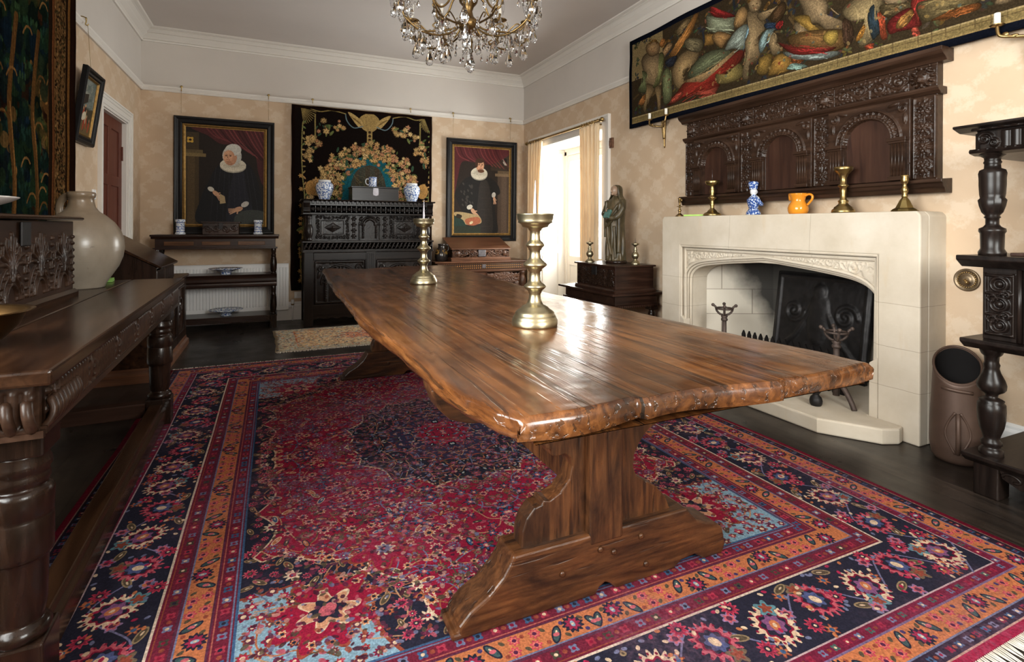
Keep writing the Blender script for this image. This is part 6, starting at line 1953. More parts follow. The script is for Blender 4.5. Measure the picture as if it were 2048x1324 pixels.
# canopy frieze and cornice
mb = MB(); mb.box(cx0-.005, cx1+.005, cf, cb, 1.285, 1.43); mb.box(cx0-.015, cx1+.015, cf-.012, cb, 1.28, 1.297)
part('canopy', mb, M_BLACKX, Cc, .003, world=True)
cv = Carve(cx1-cx0-.12, .085, 440, 28)
for k in range(24): cv.rosette((k+.5)*cv.w/24, .042, .024, 6, .010)
for k in range(25): cv.stroke([(k*cv.w/24, .008), (k*cv.w/24, .078)], .010, .008)
part('frieze_carving', MB().relief((cx0+.06, cf, 1.30), (cx1-cx0-.12, 0, 0), (0, 0, .085), (0, -1, 0), cv.H, 0), M_BLACKX, Cc, world=True)
mb = MB()
for k in range(30): mb.box(cx0+.03+k*.0485, cx0+.056+k*.0485, cf-.022, cf+.01, 1.405, 1.436)
part('dentil_course', mb, M_BLACKX, Cc, .002, world=True)
for x in (cx0+.025, cx1-.025):
    part('corbel', MB().prism([(cf-.03, 1.435), (cf-.034, 1.41), (cf-.012, 1.36), (cf-.022, 1.32), (cf+.0, 1.295), (cf+.02, 1.295), (cf+.02, 1.435)], 'x', x-.035, x+.035), M_BLACK, Cc, .003, world=True)
mb = MB(); mb.prism([(cf-.045, 1.452), (cf-.035, 1.436), (cb, 1.436), (cb, 1.452)], 'x', cx0-.035, cx1+.035)
part('top', mb, M_BLACKX, Cc, .003, world=True)
# things on the cupboard
def jar(label, loc):
    t = thing('baluster_jar', label, 'jar', loc, 0, 'blue and white jars on the cupboard')
    part('body', MB().lathe([(.060, 0), (.064, .006), (.062, .018), (.078, .06), (.096, .11), (.103, .15), (.098, .185), (.078, .208), (.066, .216), (.064, .226), (.070, .234), (.064, .238), (.056, .232), (.056, .205), (.001, .20)], 36), M_DELFT2, t)
    part('rim', MB().lathe([(.0655, .214), (.070, .220), (.0715, .236), (.064, .240), (.058, .236)], 32), M_DELFTW, t, label='white rim')
    return t
a = jar('blue and white baluster jar at the left end of the cupboard top', (.53, 6.58, 1.4525))
dup(a, (1.57, 6.58, 1.4525), 1.2, 'blue and white baluster jar at the right end of the cupboard top')
t = thing('plain_box', 'plain dark box in the middle of the cupboard top', 'box', (1.10, 6.60, 1.4525))
part('body', MB().box(-.275, .275, -.16, .16, 0, .155), M_BLACKX, t, .003)
part('lid', MB().box(-.285, .285, -.175, .165, .1555, .172), M_BLACKX, t, .003)
part('lock_plate', MB().prism([(-.03, .07), (-.034, .10), (-.03, .155), (.03, .155), (.034, .10), (.03, .07), (0, .06)], 'y', -.166, -.158), M_STEEL, t)
t = thing('tankard', 'small blue and white painted tankard standing on the dark box', 'tankard', (1.09, 6.60, 1.6255))
part('body', MB().lathe([(.048, 0), (.051, .004), (.050, .014), (.047, .022), (.047, .108), (.051, .114), (.051, .124), (.047, .127), (.042, .124), (.041, .02), (.001, .016)], 28), delft('painted_tankard_glaze', 12, .62, 7.0), t)
part('handle', MB().tube(smooth_open([(-.046, 0, .10), (-.075, 0, .10), (-.085, 0, .065), (-.07, 0, .035), (-.045, 0, .03)], 5), .007, 8), M_DELFTW, t)

# ------------------------------------------------------------------ inlaid cabinet on the right of the back wall
Q = thing('inlaid_cabinet', 'warm brown carved cabinet with inlaid drawer under the portrait of the man', 'cabinet', (2.50, 6.70, 0))
qx0, qx1, qf, qb = 1.88, 3.11, 6.46, 6.95
part('top', MB().prism([(qf-.035, .678), (qf-.042, .688), (qf-.035, .700), (qb, .700), (qb, .678)], 'x', qx0-.045, qx1+.045), M_REDOAK, Q, .003, world=True)
mb = MB(); mb.box(qx0-.005, qx1+.005, qf, qb, .575, .678); mb.box(qx0-.02, qx1+.02, qf-.016, qb, .560, .578)
part('frieze', mb, M_REDOAK, Q, .003, world=True)
def inlay_mat():
    m, nt, b = newmat('chequer_inlay')
    t = nt.nodes.new('ShaderNodeTexCoord'); sx = nt.nodes.new('ShaderNodeSeparateXYZ'); nt.links.new(t.outputs['Object'], sx.inputs[0])
    a = math_(nt, 'MULTIPLY', math_(nt, 'ADD', sx.outputs[0], sx.outputs[2]), 2*PI/.058); c_ = math_(nt, 'MULTIPLY', math_(nt, 'SUBTRACT', sx.outputs[0], sx.outputs[2]), 2*PI/.058)
    f = math_(nt, 'MULTIPLY', math_(nt, 'SINE', a), math_(nt, 'SINE', c_))
    c = ramp(nt, f, [(0, (.025, .010, .005)), (.42, (.05, .02, .008)), (.5, (.30, .13, .03)), (1, (.36, .17, .045))])
    nt.links.new(c, b.inputs['Base Color']); b.inputs['Roughness'].default_value = .3
    return m
d = part('drawer', MB().box(qx0+.06, qx1-.06, qf-.008, qf+.02, .592, .664), inlay_mat(), Q, .002, world=True, label='drawer front inlaid with a chequered lattice')
part('lock_plate', MB().box(2.48, 2.53, qf-.012, qf-.007, .605, .655), M_STEEL, d, .002, world=True)
mb = MB(); mb.box(qx0+.02, qx1-.02, qf+.03, qb, .08, .56)
part('carcase', mb, M_REDOAK, Q, .003, world=True)
for i, (a, b_) in enumerate(((qx0+.08, qx0+.56), (qx1-.56, qx1-.08))):
    w = b_-a; h = .44; cv = Carve(w, h, 110, 100).foliage(.012, 5+i, 2.2); cv.arch(w/2, .13, w*.26, .04, .022)
    cv.H[(cv.Y < .13+0*cv.X) & (np.abs(cv.X-w/2) < w*.23)] = -.002
    cv.H[np.hypot(cv.X-w/2, cv.Y-.13) < w*.24] = -.002
    dd = part('door', MB().box(a, b_, qf+.012, qf+.035, .10, .55), M_REDOAK, Q, .002, world=True)
    part('carved_panel', MB().relief((a+.004, qf+.012, .104), (w-.008, 0, 0), (0, 0, .442), (0, -1, 0), cv.H, 0), M_CARVEDRED, dd, world=True)
for x in (qx0+.035, qx1-.035):
    mb = MB(); mb.lathe([(.034, 0), (.040, .02), (.040, .08), (.028, .10), (.036, .12), (.030, .15), (.038, .30), (.050, .38), (.052, .44), (.038, .48), (.030, .50), (.040, .52), (.044, .56)], 20, (x, qf+.03, 0), lobes=9, amp=.07, lz=(.28, .47))
    part('carved_pilaster', mb, M_CARVEDRED, Q, world=True)
part('plinth', MB().box(qx0-.015, qx1+.015, qf-.02, qb, 0, .08), M_REDOAK, Q, .004, world=True)
# writing slope on it
W = thing('writing_slope', 'carved writing slope with sloping lid and silvery lock plate on the inlaid cabinet', 'desk box', (2.47, 6.66, .7005))
wx0, wx1, wf, wb = 2.075, 2.875, 6.475, 6.88
part('base_moulding', MB().prism([(wf-.018, .7005), (wf-.018, .725), (wf-.004, .738), (wf, .748), (wb, .748), (wb, .7005)], 'x', wx0-.018, wx1+.018), M_REDOAK, W, .002, world=True)
part('body', MB().prism([(wf, .748), (wf, .852), (wb-.03, .985), (wb, .985), (wb, .748)], 'x', wx0, wx1), M_REDOAK, W, .002, world=True)
cv = Carve(wx1-wx0, .10, 200, 34).scrolls(.12, .010, w=.011).rough(.002)
for x in (.07, wx1-wx0-.07): cv.boss(x, .05, .03, .035, .018)
part('carved_front', MB().relief((wx0, wf, .750), (wx1-wx0, 0, 0), (0, 0, .10), (0, -1, 0), cv.H, 0), M_CARVEDRED, W, world=True)
part('lid', MB().prism([(wf-.02, .852), (wf-.016, .866), (wb-.03, 1.003), (wb-.02, .988)], 'x', wx0-.018, wx1+.018), M_REDOAK, W, .002, world=True)
part('lock_plate', MB().box(2.43, 2.53, wf-.014, wf-.006, .757, .845), M_STEEL, W, .003, world=True)
cv = Carve(.36, .2, 60, 40).foliage(.008, 3, 1.2)
part('side_carving', MB().relief((wx0, wb-.04, .752), (0, -(wb-wf-.05), 0), (0, 0, .095), (-1, 0, 0), cv.H, 0), M_OAK, W, world=True)
# slip-decorated jug
def slip_mat():
    m, nt, b = newmat('dark_slipware')
    t = nt.nodes.new('ShaderNodeTexCoord'); sx = nt.nodes.new('ShaderNodeSeparateXYZ'); nt.links.new(t.outputs['Object'], sx.inputs[0])
    n = noise(nt, coords(nt, (1, 1, .6)), 26, 3, .6, 1.0)
    band = ramp(nt, sx.outputs[2], [(.085, (0,)*3), (.10, (1,)*3), (.15, (1,)*3), (.165, (0,)*3)])
    f = math_(nt, 'MULTIPLY', band, ramp(nt, n, [(.52, (0,)*3), (.56, (1,)*3)]))
    c = mix(nt, f, (.022, .017, .015), (.36, .20, .05))
    nt.links.new(c, b.inputs['Base Color']); b.inputs['Roughness'].default_value = .2
    return m
t = thing('slipware_jug', 'dark brown jug with yellow slip decoration left of the writing slope', 'jug', (1.975, 6.62, .7005))
M_SLIP = slip_mat()
part('body', MB().lathe([(.070, 0), (.080, .008), (.086, .05), (.086, .09), (.076, .13), (.056, .16), (.044, .178), (.042, .20), (.048, .215), (.049, .222), (.043, .224), (.037, .20), (.001, .19)], 30), M_SLIP, t)
part('handle', MB().tube(smooth_open([(.044, 0, .205), (.078, 0, .21), (.092, 0, .17), (.078, 0, .125)], 6), .0085, 8), M_SLIP, t)
t.rotation_euler = (0, 0, -.2)
# ------------------------------------------------------------------ right wall
hanging('figure_tapestry', 'long tapestry strip of cupids, drapery and baskets in dark border high on right wall', paint_right_tapestry(), (XR-.042, 4.385, 2.11), (0, -1, 0), (-1, 0, 0), 3.9, .925, sag=.018, seed=21, bumpy=.006, slant=-.04)

# carved overmantel
O = thing('overmantel', 'dark carved oak overmantel with three arched panels above the fireplace', 'overmantel', (3.28, 2.61, 1.37))
ox0, ox1 = XR-.055, XR                         # panel face / wall
oy0_, oy1_ = 1.655, 3.56
part('back_panel', MB().box(ox0, ox1, oy0_, oy1_, 1.42, 2.10), M_BROWN, O, .003, world=True)
OP = [(0, 0), (0, 0)]
def shelf_prof(z0, z1, d0, d1):
    return [(XR-.002, z0), (ox0-d0, z0), (ox0-d0-.3*(d1-d0), z0+.25*(z1-z0)), (ox0-d0-.75*(d1-d0), z0+.45*(z1-z0)), (ox0-d1, z0+.7*(z1-z0)), (ox0-d1, z1), (XR-.002, z1)]
def shelf(nm, z0, z1, d0, d1, e):
    mb = MB(); mb.prism(shelf_prof(z0, z1, d0, d1), 'y', oy0_-e, oy1_+e); part(nm, mb, M_BROWN, O, .002, world=True)
shelf('cornice', 2.055, 2.125, .012, .06, .05)
shelf('mid_moulding', 1.885, 1.925, .006, .032, .02)
mb = MB(); mb.prism([(XR-.002, 1.345), (ox0-.01, 1.345), (ox0-.02, 1.37), (ox0-.03, 1.378), (ox0-.034, 1.395), (ox0-.048, 1.402), (ox0-.048, 1.418), (XR-.002, 1.425)], 'y', oy0_-.045, oy1_+.045)
part('base_shelf', mb, M_BROWN, O, .002, world=True)
L = oy1_-oy0_
# frieze of carved panels with lion masks
mb = MB()
for k in range(28): mb.ball((ox0-.016, oy0_+.03+k*(L-.06)/27, 2.045), .007, .007, .007, 7, 5)
part('bead_row', mb, M_BROWN, O, world=True)
seg = [0, .13, .64, .77, 1.135, 1.265, 1.775, L]
seg = [0, .14, .575, .70, 1.205, 1.33, L-.14, L]
fr = [(seg[i], seg[i+1]) for i in range(7)]
for i, (a, b_) in enumerate(fr):
    w = b_-a; h = .115
    if i % 2 == 1:
        cv = Carve(w, h, int(w*230), 34).scrolls(.12, .011, w=.012).foliage(.007, 30+i, .8).rough(.002)
    else:
        cv = Carve(w, h, 44, 44)
        cv.boss(w/2, h*.52, w*.33, h*.42, .030); cv.boss(w/2, h*.42, w*.16, h*.2, .045); cv.boss(w/2, h*.30, w*.11, h*.09, .05)
        for sg in (-1, 1):
            cv.boss(w/2+sg*w*.16, h*.62, w*.07, h*.06, .040); cv.boss(w/2+sg*w*.26, h*.78, w*.09, h*.1, .030)
        for k in range(12):
            q = 2*PI*k/12; cv.boss(w/2+w*.36*math.cos(q), h*.52+h*.42*math.sin(q), w*.10, h*.07, .022, q)
        cv.rough(.003)
    part('lion_mask' if i % 2 == 0 else 'carved_frieze', MB().relief((ox0-.002, oy1_-a, 1.928), (0, -w, 0), (0, 0, h), (-1, 0, 0), cv.H, -.002), M_BROWN, O, world=True)
# pilasters and arches
pil = [(0, .12), (.60, .72), (1.19, .1905+1.12), (L-.12, L)]
pil = [(0.0, .115), (.595, .71), (1.195, 1.31), (L-.115, L)]
for a, b_ in pil:
    w = b_-a; h = .455
    cv = Carve(w, h, 34, 130).foliage(.008, int(a*100)+4, 1.2); cv.stroke([(.006, .005), (.006, h-.005)], .012, .010); cv.stroke([(w-.006, .005), (w-.006, h-.005)], .012, .010)
    for k in range(4): cv.rosette(w/2, .06+k*.11, .034, 6, .012)
    cv.rough(.002)
    part('carved_pilaster', MB().relief((ox0-.008, oy1_-a, 1.425), (0, -w, 0), (0, 0, h), (-1, 0, 0), cv.H, -.012), M_BROWN, O, world=True)
M_ARCHP = wood('red_brown_panel', (.020, .008, .005), (.042, .017, .010), (.060, .026, .015), 'z', 1, .4, .1)
for (a, b_) in ((.115, .595), (.71, 1.195), (1.31, L-.115)):
    w = b_-a; yc_ = oy1_-(a+b_)/2
    r = .138; za = 1.665
    # spandrel plate pierced by the round arch
    pl_ = [(yc_-w/2, 1.425), (yc_-r, 1.425), (yc_-r, za)]+[(yc_-r*math.cos(q), za+r*math.sin(q)) for q in np.linspace(0, PI, 21)[1:-1]]+[(yc_+r, za), (yc_+r, 1.425), (yc_+w/2, 1.425), (yc_+w/2, 1.885), (yc_-w/2, 1.885)]
    part('arch_plate', MB().prism(pl_, 'x', ox0-.03, ox0+.001), M_BROWN, O, world=True)
    part('arched_panel', MB().box(ox0-.004, ox0+.002, yc_-r, yc_+r, 1.425, za+r), M_ARCHP, O, world=True, label='plain reddish panel inside the arch')
    cv = Carve(w, .46, 130, 120)
    for k in range(24):
        q = PI*(k+.5)/24; cv.boss(w/2+(r+.018)*math.cos(q), .24+(r+.018)*math.sin(q), .010, .015, .012, q)
    cv.arch(w/2, .24, r+.050, .014, .010); cv.arch(w/2, .24, r+.004, .012, .014)
    for k in range(15):
        q = PI*(k+.5)/15; cv.boss(w/2+(r+.034)*math.cos(q), .24+(r+.034)*math.sin(q), .012, .007, .009, q)
    for sg in (-1, 1):
        cv.spiral(w/2+sg*(w/2-.04), .41, .028, 1.3, 1, .011, .010, sg); cv.boss(w/2+sg*(w/2-.03), .35, .01, .03, .010); cv.boss(w/2+sg*(w/2-.09), .435, .03, .01, .010, .2*sg)
    cv.rough(.002)
    hole = (np.abs(cv.X-w/2) < r+.002) & (cv.Y < .24) | (np.hypot(cv.X-w/2, cv.Y-.24) < r-.001)
    cv.H = np.where(hole, -.028, cv.H)
    part('arch_carving', MB().relief((ox0-.0305, yc_+w/2, 1.425), (0, -w, 0), (0, 0, .46), (-1, 0, 0), cv.H, -.004), M_BROWN, O, world=True)
    for sg in (-1, 1):
        y = yc_+sg*(r+.045)
        mb = MB(); mb.box(ox0-.052, ox0-.02, y-.040, y+.040, 1.43, 1.64)
        for k in range(4): mb.tube([(ox0-.053, y-.027+k*.018, 1.45), (ox0-.053, y-.027+k*.018, 1.635)], .0055, 6)
        part('fluted_column', mb, M_BROWN, O, world=True)
        part('capital', MB().box(ox0-.070, ox0-.02, y-.052, y+.052, 1.648, 1.668).box(ox0-.060, ox0-.02, y-.046, y+.046, 1.636, 1.649), M_BROWN, O, .002, world=True)
        part('column_base', MB().box(ox0-.062, ox0-.02, y-.048, y+.048, 1.425, 1.448), M_BROWN, O, .002, world=True)

# ------------------------------------------------------------------ things on the mantelshelf
MZ = 1.2445; mx = 3.175
def lathe_stick(name, label, prof, loc, mat, spike=None, seg=28, group=None, base8=False):
    t = thing(name, label, 'candlestick', loc, 0, group)
    part('stem', MB().lathe(prof, seg, lobes=8 if base8 else 0, amp=.0), mat, t)
    if spike: part('spike', MB().tube([(0, 0, spike[0]), (0, 0, spike[1])], [.003, .0008], 6), M_STEEL, t, label='iron pricket spike')
    return t
t = lathe_stick('brass_candlestick', 'smallest brass candlestick at the far left end of the mantelpiece', [(.034, 0), (.036, .004), (.030, .012), (.014, .024), (.009, .034), (.012, .045), (.016, .053), (.010, .062), (.007, .075), (.009, .082), (.026, .084), (.026, .087), (.008, .09), (.007, .115), (.012, .125), (.012, .15), (.016, .156), (.013, .160), (.008, .150)], (mx, 3.535, MZ), M_BRASSD, None, 20)
part('ear', MB().ball((0, -.020, .14), .008, .012, .014, 8, 6), M_BRASSD, t)
single('lime_folded_card', 'flat lime green folded leaflet on the mantelpiece between two candlesticks', 'paper', MB().box(-.05, .05, -.10, .10, 0, .014), plain('lime_card', (.45, .70, .18), .6), (mx, 3.33, MZ), .1, bevel=.003)
lathe_stick('brass_candlestick', 'brass pricket candlestick with drip pan second from the far end of the mantelpiece', [(.066, 0), (.070, .004), (.066, .016), (.056, .024), (.040, .030), (.032, .044), (.017, .056), (.014, .075), (.020, .088), (.016, .10), (.014, .125), (.020, .134), (.033, .142), (.033, .148), (.018, .155), (.016, .175), (.022, .192), (.018, .21), (.014, .235), (.020, .243), (.045, .248), (.052, .258), (.056, .276), (.052, .280), (.042, .268), (.004, .266)], (mx, 3.165, MZ), M_BRASS, (.266, .37), 32)
lathe_stick('brass_candlestick', 'tallest brass pricket candlestick on the mantelpiece, right of the orange jug', [(.062, 0), (.065, .006), (.061, .02), (.052, .026), (.049, .036), (.037, .044), (.026, .056), (.026, .066), (.030, .072), (.018, .084), (.016, .115), (.020, .135), (.018, .155), (.030, .164), (.030, .170), (.018, .178), (.019, .215), (.024, .226), (.026, .236), (.036, .244), (.044, .254), (.052, .262), (.054, .280), (.049, .282), (.042, .272), (.004, .268)], (mx, 2.105, MZ), M_BRASS, (.268, .345), 36)
t = thing('brass_candlestick', 'brass socket candlestick with wide sloping base at the near end of the mantelpiece', 'candlestick', (mx, 1.76, MZ))
part('base', MB().lathe([(.064, 0), (.066, .004), (.056, .014), (.044, .020), (.039, .030), (.024, .062), (.017, .072), (.013, .078)], 8, smooth=False), plain('smoky_brass', (.33, .25, .10), .3, 1.0, var=.25, vs=12), t)
part('stem', MB().lathe([(.012, .076), (.016, .085), (.011, .095), (.016, .110), (.019, .122), (.013, .135), (.010, .150), (.017, .160), (.020, .175), (.017, .19), (.020, .2), (.016, .203), (.010, .19)], 24), M_BRASS, t)
# blue and white figure
M_FIG = delft('blue_figure_glaze', 14, .70, 5.0)
t = thing('delft_figure', 'blue and white pottery bust of a figure in a tall hat on the mantelpiece', 'figurine', (mx, 2.77, MZ))
t.rotation_euler = (0, 0, -PI/2-.35)
part('plinth', MB().lathe([(.056, 0), (.060, .004), (.060, .014), (.052, .026), (.040, .038), (.036, .048)], 28, sy=.8), M_FIG, t)
mb = MB()
mb.lathe([(.036, .044), (.044, .06), (.052, .085), (.055, .105), (.046, .122), (.028, .135), (.018, .145), (.017, .155)], 28, sy=.72)
for sg in (-1, 1):
    mb.ball((sg*.050, 0, .106), .020, .022, .022, 12, 8)
    mb.tube(smooth_open([(sg*.056, .0, .105), (sg*.064, .014, .085), (sg*.050, .034, .075), (sg*.012, .040, .088)], 4), [.016]*5+[.014]*4+[.011]*4, 8)
part('torso', mb, M_FIG, t)
mb = MB(); mb.ball((0, .002, .170), .024, .025, .030, 18, 12); mb.ball((0, .027, .168), .005, .007, .009, 8, 6)
for sg in (-1, 1): mb.ball((sg*.024, 0, .168), .005, .007, .009, 8, 6)
part('head', mb, M_DELFTW, t, label='white painted face')
mb = MB()
for sg in (-1, 1): mb.ball((sg*.009, .0245, .175), .004, .003, .0025, 8, 5)
mb.tube([(-.006, .0255, .158), (.006, .0255, .158)], .0015, 5)
part('painted_features', mb, M_BLUE, t)
part('hat', MB().lathe([(.027, .186), (.029, .19), (.028, .205), (.034, .222), (.036, .232), (.028, .242), (.002, .246)], 24), M_FIG, t)
part('cravat', MB().tube(smooth_open([(-.02, .026, .14), (0, .036, .125), (.012, .040, .10), (.006, .041, .07)], 4), .008, 8), M_DELFTW, t)
# orange jug
M_ORANGE = plain('orange_glaze', (.60, .22, .018), .14, var=.15, vs=7)
t = thing('orange_jug', 'small orange glazed jug with a pie-crust rim on the mantelpiece', 'jug', (mx, 2.41, MZ))
t.rotation_euler = (0, 0, -PI/2+.1)
part('body', MB().lathe([(.050, 0), (.056, .004), (.062, .02), (.063, .04), (.056, .062), (.044, .078), (.041, .09), (.046, .110), (.053, .128), (.055, .136), (.050, .136), (.042, .11), (.037, .09), (.001, .08)], 36, lobes=10, amp=.035, lz=(.125, .14)), M_ORANGE, t)
part('handle', MB().tube(smooth_open([(.046, 0, .118), (.072, 0, .128), (.094, 0, .118), (.092, 0, .092), (.062, 0, .058)], 6), .0075, 9), M_ORANGE, t)
part('spout', MB().lathe([(.012, .09), (.015, .105), (.016, .134), (.013, .136), (.010, .11)], 14, (-.050, 0, 0)), M_ORANGE, t)

# ------------------------------------------------------------------ wall lights
def sconce(label, loc):
    t = thing('wall_sconce', label, 'wall light', loc, -PI/2, 'gilt two-arm wall lights')
    # local: -y into the room, x along the wall
    mb = MB(); mb.tube(smooth_open([(0, -.012, -.24), (0, -.014, -.15), (0, -.018, -.05), (0, -.02, .04), (0, -.016, .12)], 4), [.006]+[.010]*3+[.016]*4+[.021]*4+[.019]*3+[.010]*2, 10, flat=.6)
    for sg in (-1, 1):
        mb.tube(smooth_open([(sg*.004, -.022, -.16), (sg*.018, -.026, -.06), (sg*.024, -.028, .03), (sg*.012, -.026, .10), (0, -.03, .14)], 4), .006, 6)
        mb.ball((sg*.018, -.024, .05), .012, .008, .028, 8, 6)
    mb.ball((0, -.028, .06), .018, .014, .03, 10, 8)
    part('backplate', mb, M_BRASSD, t)
    for sg in (-1, 1):
        ex, ey, ez = sg*.115, -.095, .035
        mb = MB(); pth = smooth_open([(0, -.03, -.045), (sg*.035, -.055, -.035), (sg*.07, -.085, -.03), (sg*.105, -.10, -.015), (ex, ey, ez)], 6)
        mb.tube(pth, [.008]*len(pth), 8)
        mb.ball((sg*.06, -.078, -.028), .022, .007, .008, 8, 6); mb.ball((sg*.085, -.092, -.016), .016, .006, .012, 8, 6)
        a = part('arm', mb, M_BRASSD, t)
        part('drip_pan', MB().lathe([(.004, -.006), (.022, -.002), (.030, .004), (.028, .006), (.012, .003), (.002, .003)], 24, (ex, ey, ez)), M_BRASSD, a)
        part('candle_sleeve', MB().lathe([(.0135, .002), (.0135, .060), (.011, .063), (.002, .063)], 18, (ex, ey, ez)), M_CANDLE, a, label='white candle sleeve')
    return t
M_CANDLE = plain('ivory_candle', (.72, .68, .60), .5, var=.05)
s1 = sconce('gilt two-arm wall light under the far corner of the tapestry strip', (XR, 3.90, 2.135))
dup(s1, (XR, 1.265, 2.115), -PI/2, 'gilt two-arm wall light near the right edge above the black buffet')

# ------------------------------------------------------------------ curtains and pole
def curtain_mat():
    m, nt, b = newmat('peach_curtain')
    c = ramp(nt, noise(nt, coords(nt, (1, 1, .3)), 14, 4), [(.3, (.70, .54, .35)), (.7, (.78, .65, .46))])
    nt.links.new(c, b.inputs['Base Color']); b.inputs['Roughness'].default_value = .85; b.inputs['Specular IOR Level'].default_value = .15
    tr = N(nt, 'ShaderNodeBsdfTranslucent'); nt.links.new(c, tr.inputs[0])
    mx = N(nt, 'ShaderNodeMixShader'); mx.inputs[0].default_value = .28
    out = [q for q in nt.nodes if q.type == 'OUTPUT_MATERIAL'][0]
    nt.links.new(b.outputs[0], mx.inputs[1]); nt.links.new(tr.outputs[0], mx.inputs[2]); nt.links.new(mx.outputs[0], out.inputs[0])
    return m
M_CURT = curtain_mat()
Pl = thing('curtain_pole', 'brass curtain pole across the window recess', 'curtain pole', (XR-.09, 5.75, 2.325))
part('pole', MB().tube([(XR-.09, 4.86, 2.325), (XR-.09, 6.66, 2.325)], .014, 12), M_BRASSD, Pl, world=True)
for y, s_ in ((4.86, -1), (6.66, 1)):
    part('finial', MB().lathe([(.012, 0), (.020, .008), (.014, .016), (.026, .032), (.026, .045), (.016, .058), (.004, .068)], 16, M=Matrix.Translation((XR-.09, y, 2.325)) @ Matrix.Rotation(-s_*PI/2, 4, 'X')), M_BRASS, Pl, world=True)
for y in (4.93, 6.60):
    part('bracket', MB().tube([(XR-.001, y, 2.30), (XR-.05, y, 2.29), (XR-.09, y, 2.305)], .008, 8).box(XR-.010, XR, y-.02, y+.02, 2.26, 2.34), M_BRASSD, Pl, world=True)
for k in range(7):
    for y in (4.90+k*.055, 6.26+k*.055):
        part('ring', MB().tube([(XR-.09+.020*math.cos(q), y, 2.322+.020*math.sin(q)) for q in np.linspace(0, 2*PI, 16, endpoint=False)], .0035, 6, closed=True), M_BRASSD, Pl, world=True)
def curtain(label, ya, yb, ya2, yb2, seed, nf):
    t = thing('curtain', label, 'curtain', (XR-.09, (ya+yb)/2, .02), 0, 'peach curtains at the window')
    nx, ny = 120, 46; z1 = 2.302
    a = np.linspace(0, 1, nx)[None, :]; b_ = np.linspace(0, 1, ny)[:, None]
    k = 1-b_                                   # 0 at the head
    Y = (ya+(yb-ya)*a)*(1-k**.6)+(ya2+(yb2-ya2)*a)*k**.6
    ph = fnoise(1, nx, 26, seed, 2)[0][None, :]*4
    amp = .026+.018*k
    X = XR-.09+amp*np.sin(2*PI*nf*a+ph+.5*k)+.010*np.sin(4*PI*nf*a+ph*1.7)
    Z = .02+(z1-.02)*b_+0*a
    P = np.stack([X, Y, Z], -1); P2 = P.copy(); P2[:, :, 0] += .004
    mb = MB(); mb.grid(P, True, flip=True); n = len(mb.v); mb.grid(P2, True)
    ring = [i for i in range(nx)]+[j*nx+nx-1 for j in range(1, ny)]+[(ny-1)*nx+i for i in range(nx-2, -1, -1)]+[j*nx for j in range(ny-2, 0, -1)]
    for q in range(len(ring)): p, p2 = ring[q], ring[(q+1) % len(ring)]; mb.f.append((p, n+p, n+p2, p2)); mb.sm.append(False)
    part('cloth', mb, M_CURT, t, world=True)
curtain('peach curtain on the side of the window nearer the statue', 4.885, 5.27, 4.90, 5.20, 3, 5)
curtain('peach curtain on the corner side of the window', 6.22, 6.62, 6.34, 6.64, 8, 5)
single('wall_plaque', 'small red-brown wooden plaque on wall right of the window casing', 'plaque', MB().box(-.02, 0, -.05, .045, -.055, .055).box(-.024, -.019, -.02, .02, -.03, .03), M_REDOAK, (XR, 4.775, 2.065), bevel=.003)

# ------------------------------------------------------------------ small table, carved box, statue
tx0, ty0, ty1 = 2.75, 3.88, 4.80
U = thing('low_side_table', 'low dark side table against the right wall beyond the fireplace', 'side table', (3.03, 4.34, 0))
mb = MB(); mb.box(tx0-.04, XR-.012, ty0-.03, ty1+.03, .535, .555)
part('top', mb, M_OAKX, U, .003, world=True)
mb = MB(); mb.box(tx0+.02, XR-.09, ty0+.02, ty1-.02, .445, .535); mb.box(tx0, XR-.075, ty0, ty1, .425, .445)
part('frieze', mb, M_OAKX, U, .004, world=True)
mb = MB()
for k in range(22): mb.box(tx0+.01+k*.022, tx0+.022+k*.022, ty0-.006, ty0+.01, .425, .440)
part('dentil_course', mb, M_OAKX, U, world=True)
for x in (tx0+.05, XR-.13):
    for y in (ty0+.05, ty1-.05):
        mb = MB(); mb.box(x-.04, x+.04, y-.04, y+.04, .39, .425); mb.lathe([(.030, .0), (.034, .02), (.028, .05), (.024, .08), (.030, .16), (.036, .24), (.030, .28), (.020, .30), (.030, .315), (.036, .34), (.030, .365), (.022, .375), (.030, .39)], 18, (x, y, 0))
        part('leg', mb, M_OAK, U, world=True)
V = thing('bible_box', 'dark carved box carrying the statue on the low side table', 'box', (2.97, 4.30, .5555))
vx0, vx1, vy0, vy1, vz = 2.775, 3.20, 3.905, 4.56, .80
part('body', MB().box(vx0, vx1, vy0, vy1, .5555, vz-.012), M_OAKX, V, .003, world=True)
part('base_moulding', MB().prism([(vx0-.02, .5555), (vx0-.02, .575), (vx0-.008, .59), (vx0+.01, .592), (vx0+.01, .5555)], 'y', vy0-.015, vy1+.01).prism([(vy0-.02, .5555), (vy0-.02, .575), (vy0-.008, .59), (vy0+.01, .592), (vy0+.01, .5555)], 'x', vx0-.015, vx1+.01), M_OAKX, V, world=True)
cv = Carve(vy1-vy0-.03, .165, 170, 60).foliage(.010, 12, 2.5).rough(.003); cv.stroke([((vy1-vy0)/2, 0), ((vy1-vy0)/2, .17)], .03, .012)
part('carved_front', MB().relief((vx0, vy1-.015, .602), (0, -(vy1-vy0-.03), 0), (0, 0, .165), (-1, 0, 0), cv.H, -.002), M_OAK, V, world=True)
part('lock_plate', MB().box(vx0-.018, vx0-.006, 4.19, 4.27, .70, .785), M_IRON, V, .003, world=True)
part('lid', MB().box(vx0-.022, vx1+.012, vy0-.022, vy1+.02, vz-.012, vz+.004), M_OAKX, V, .003, world=True)
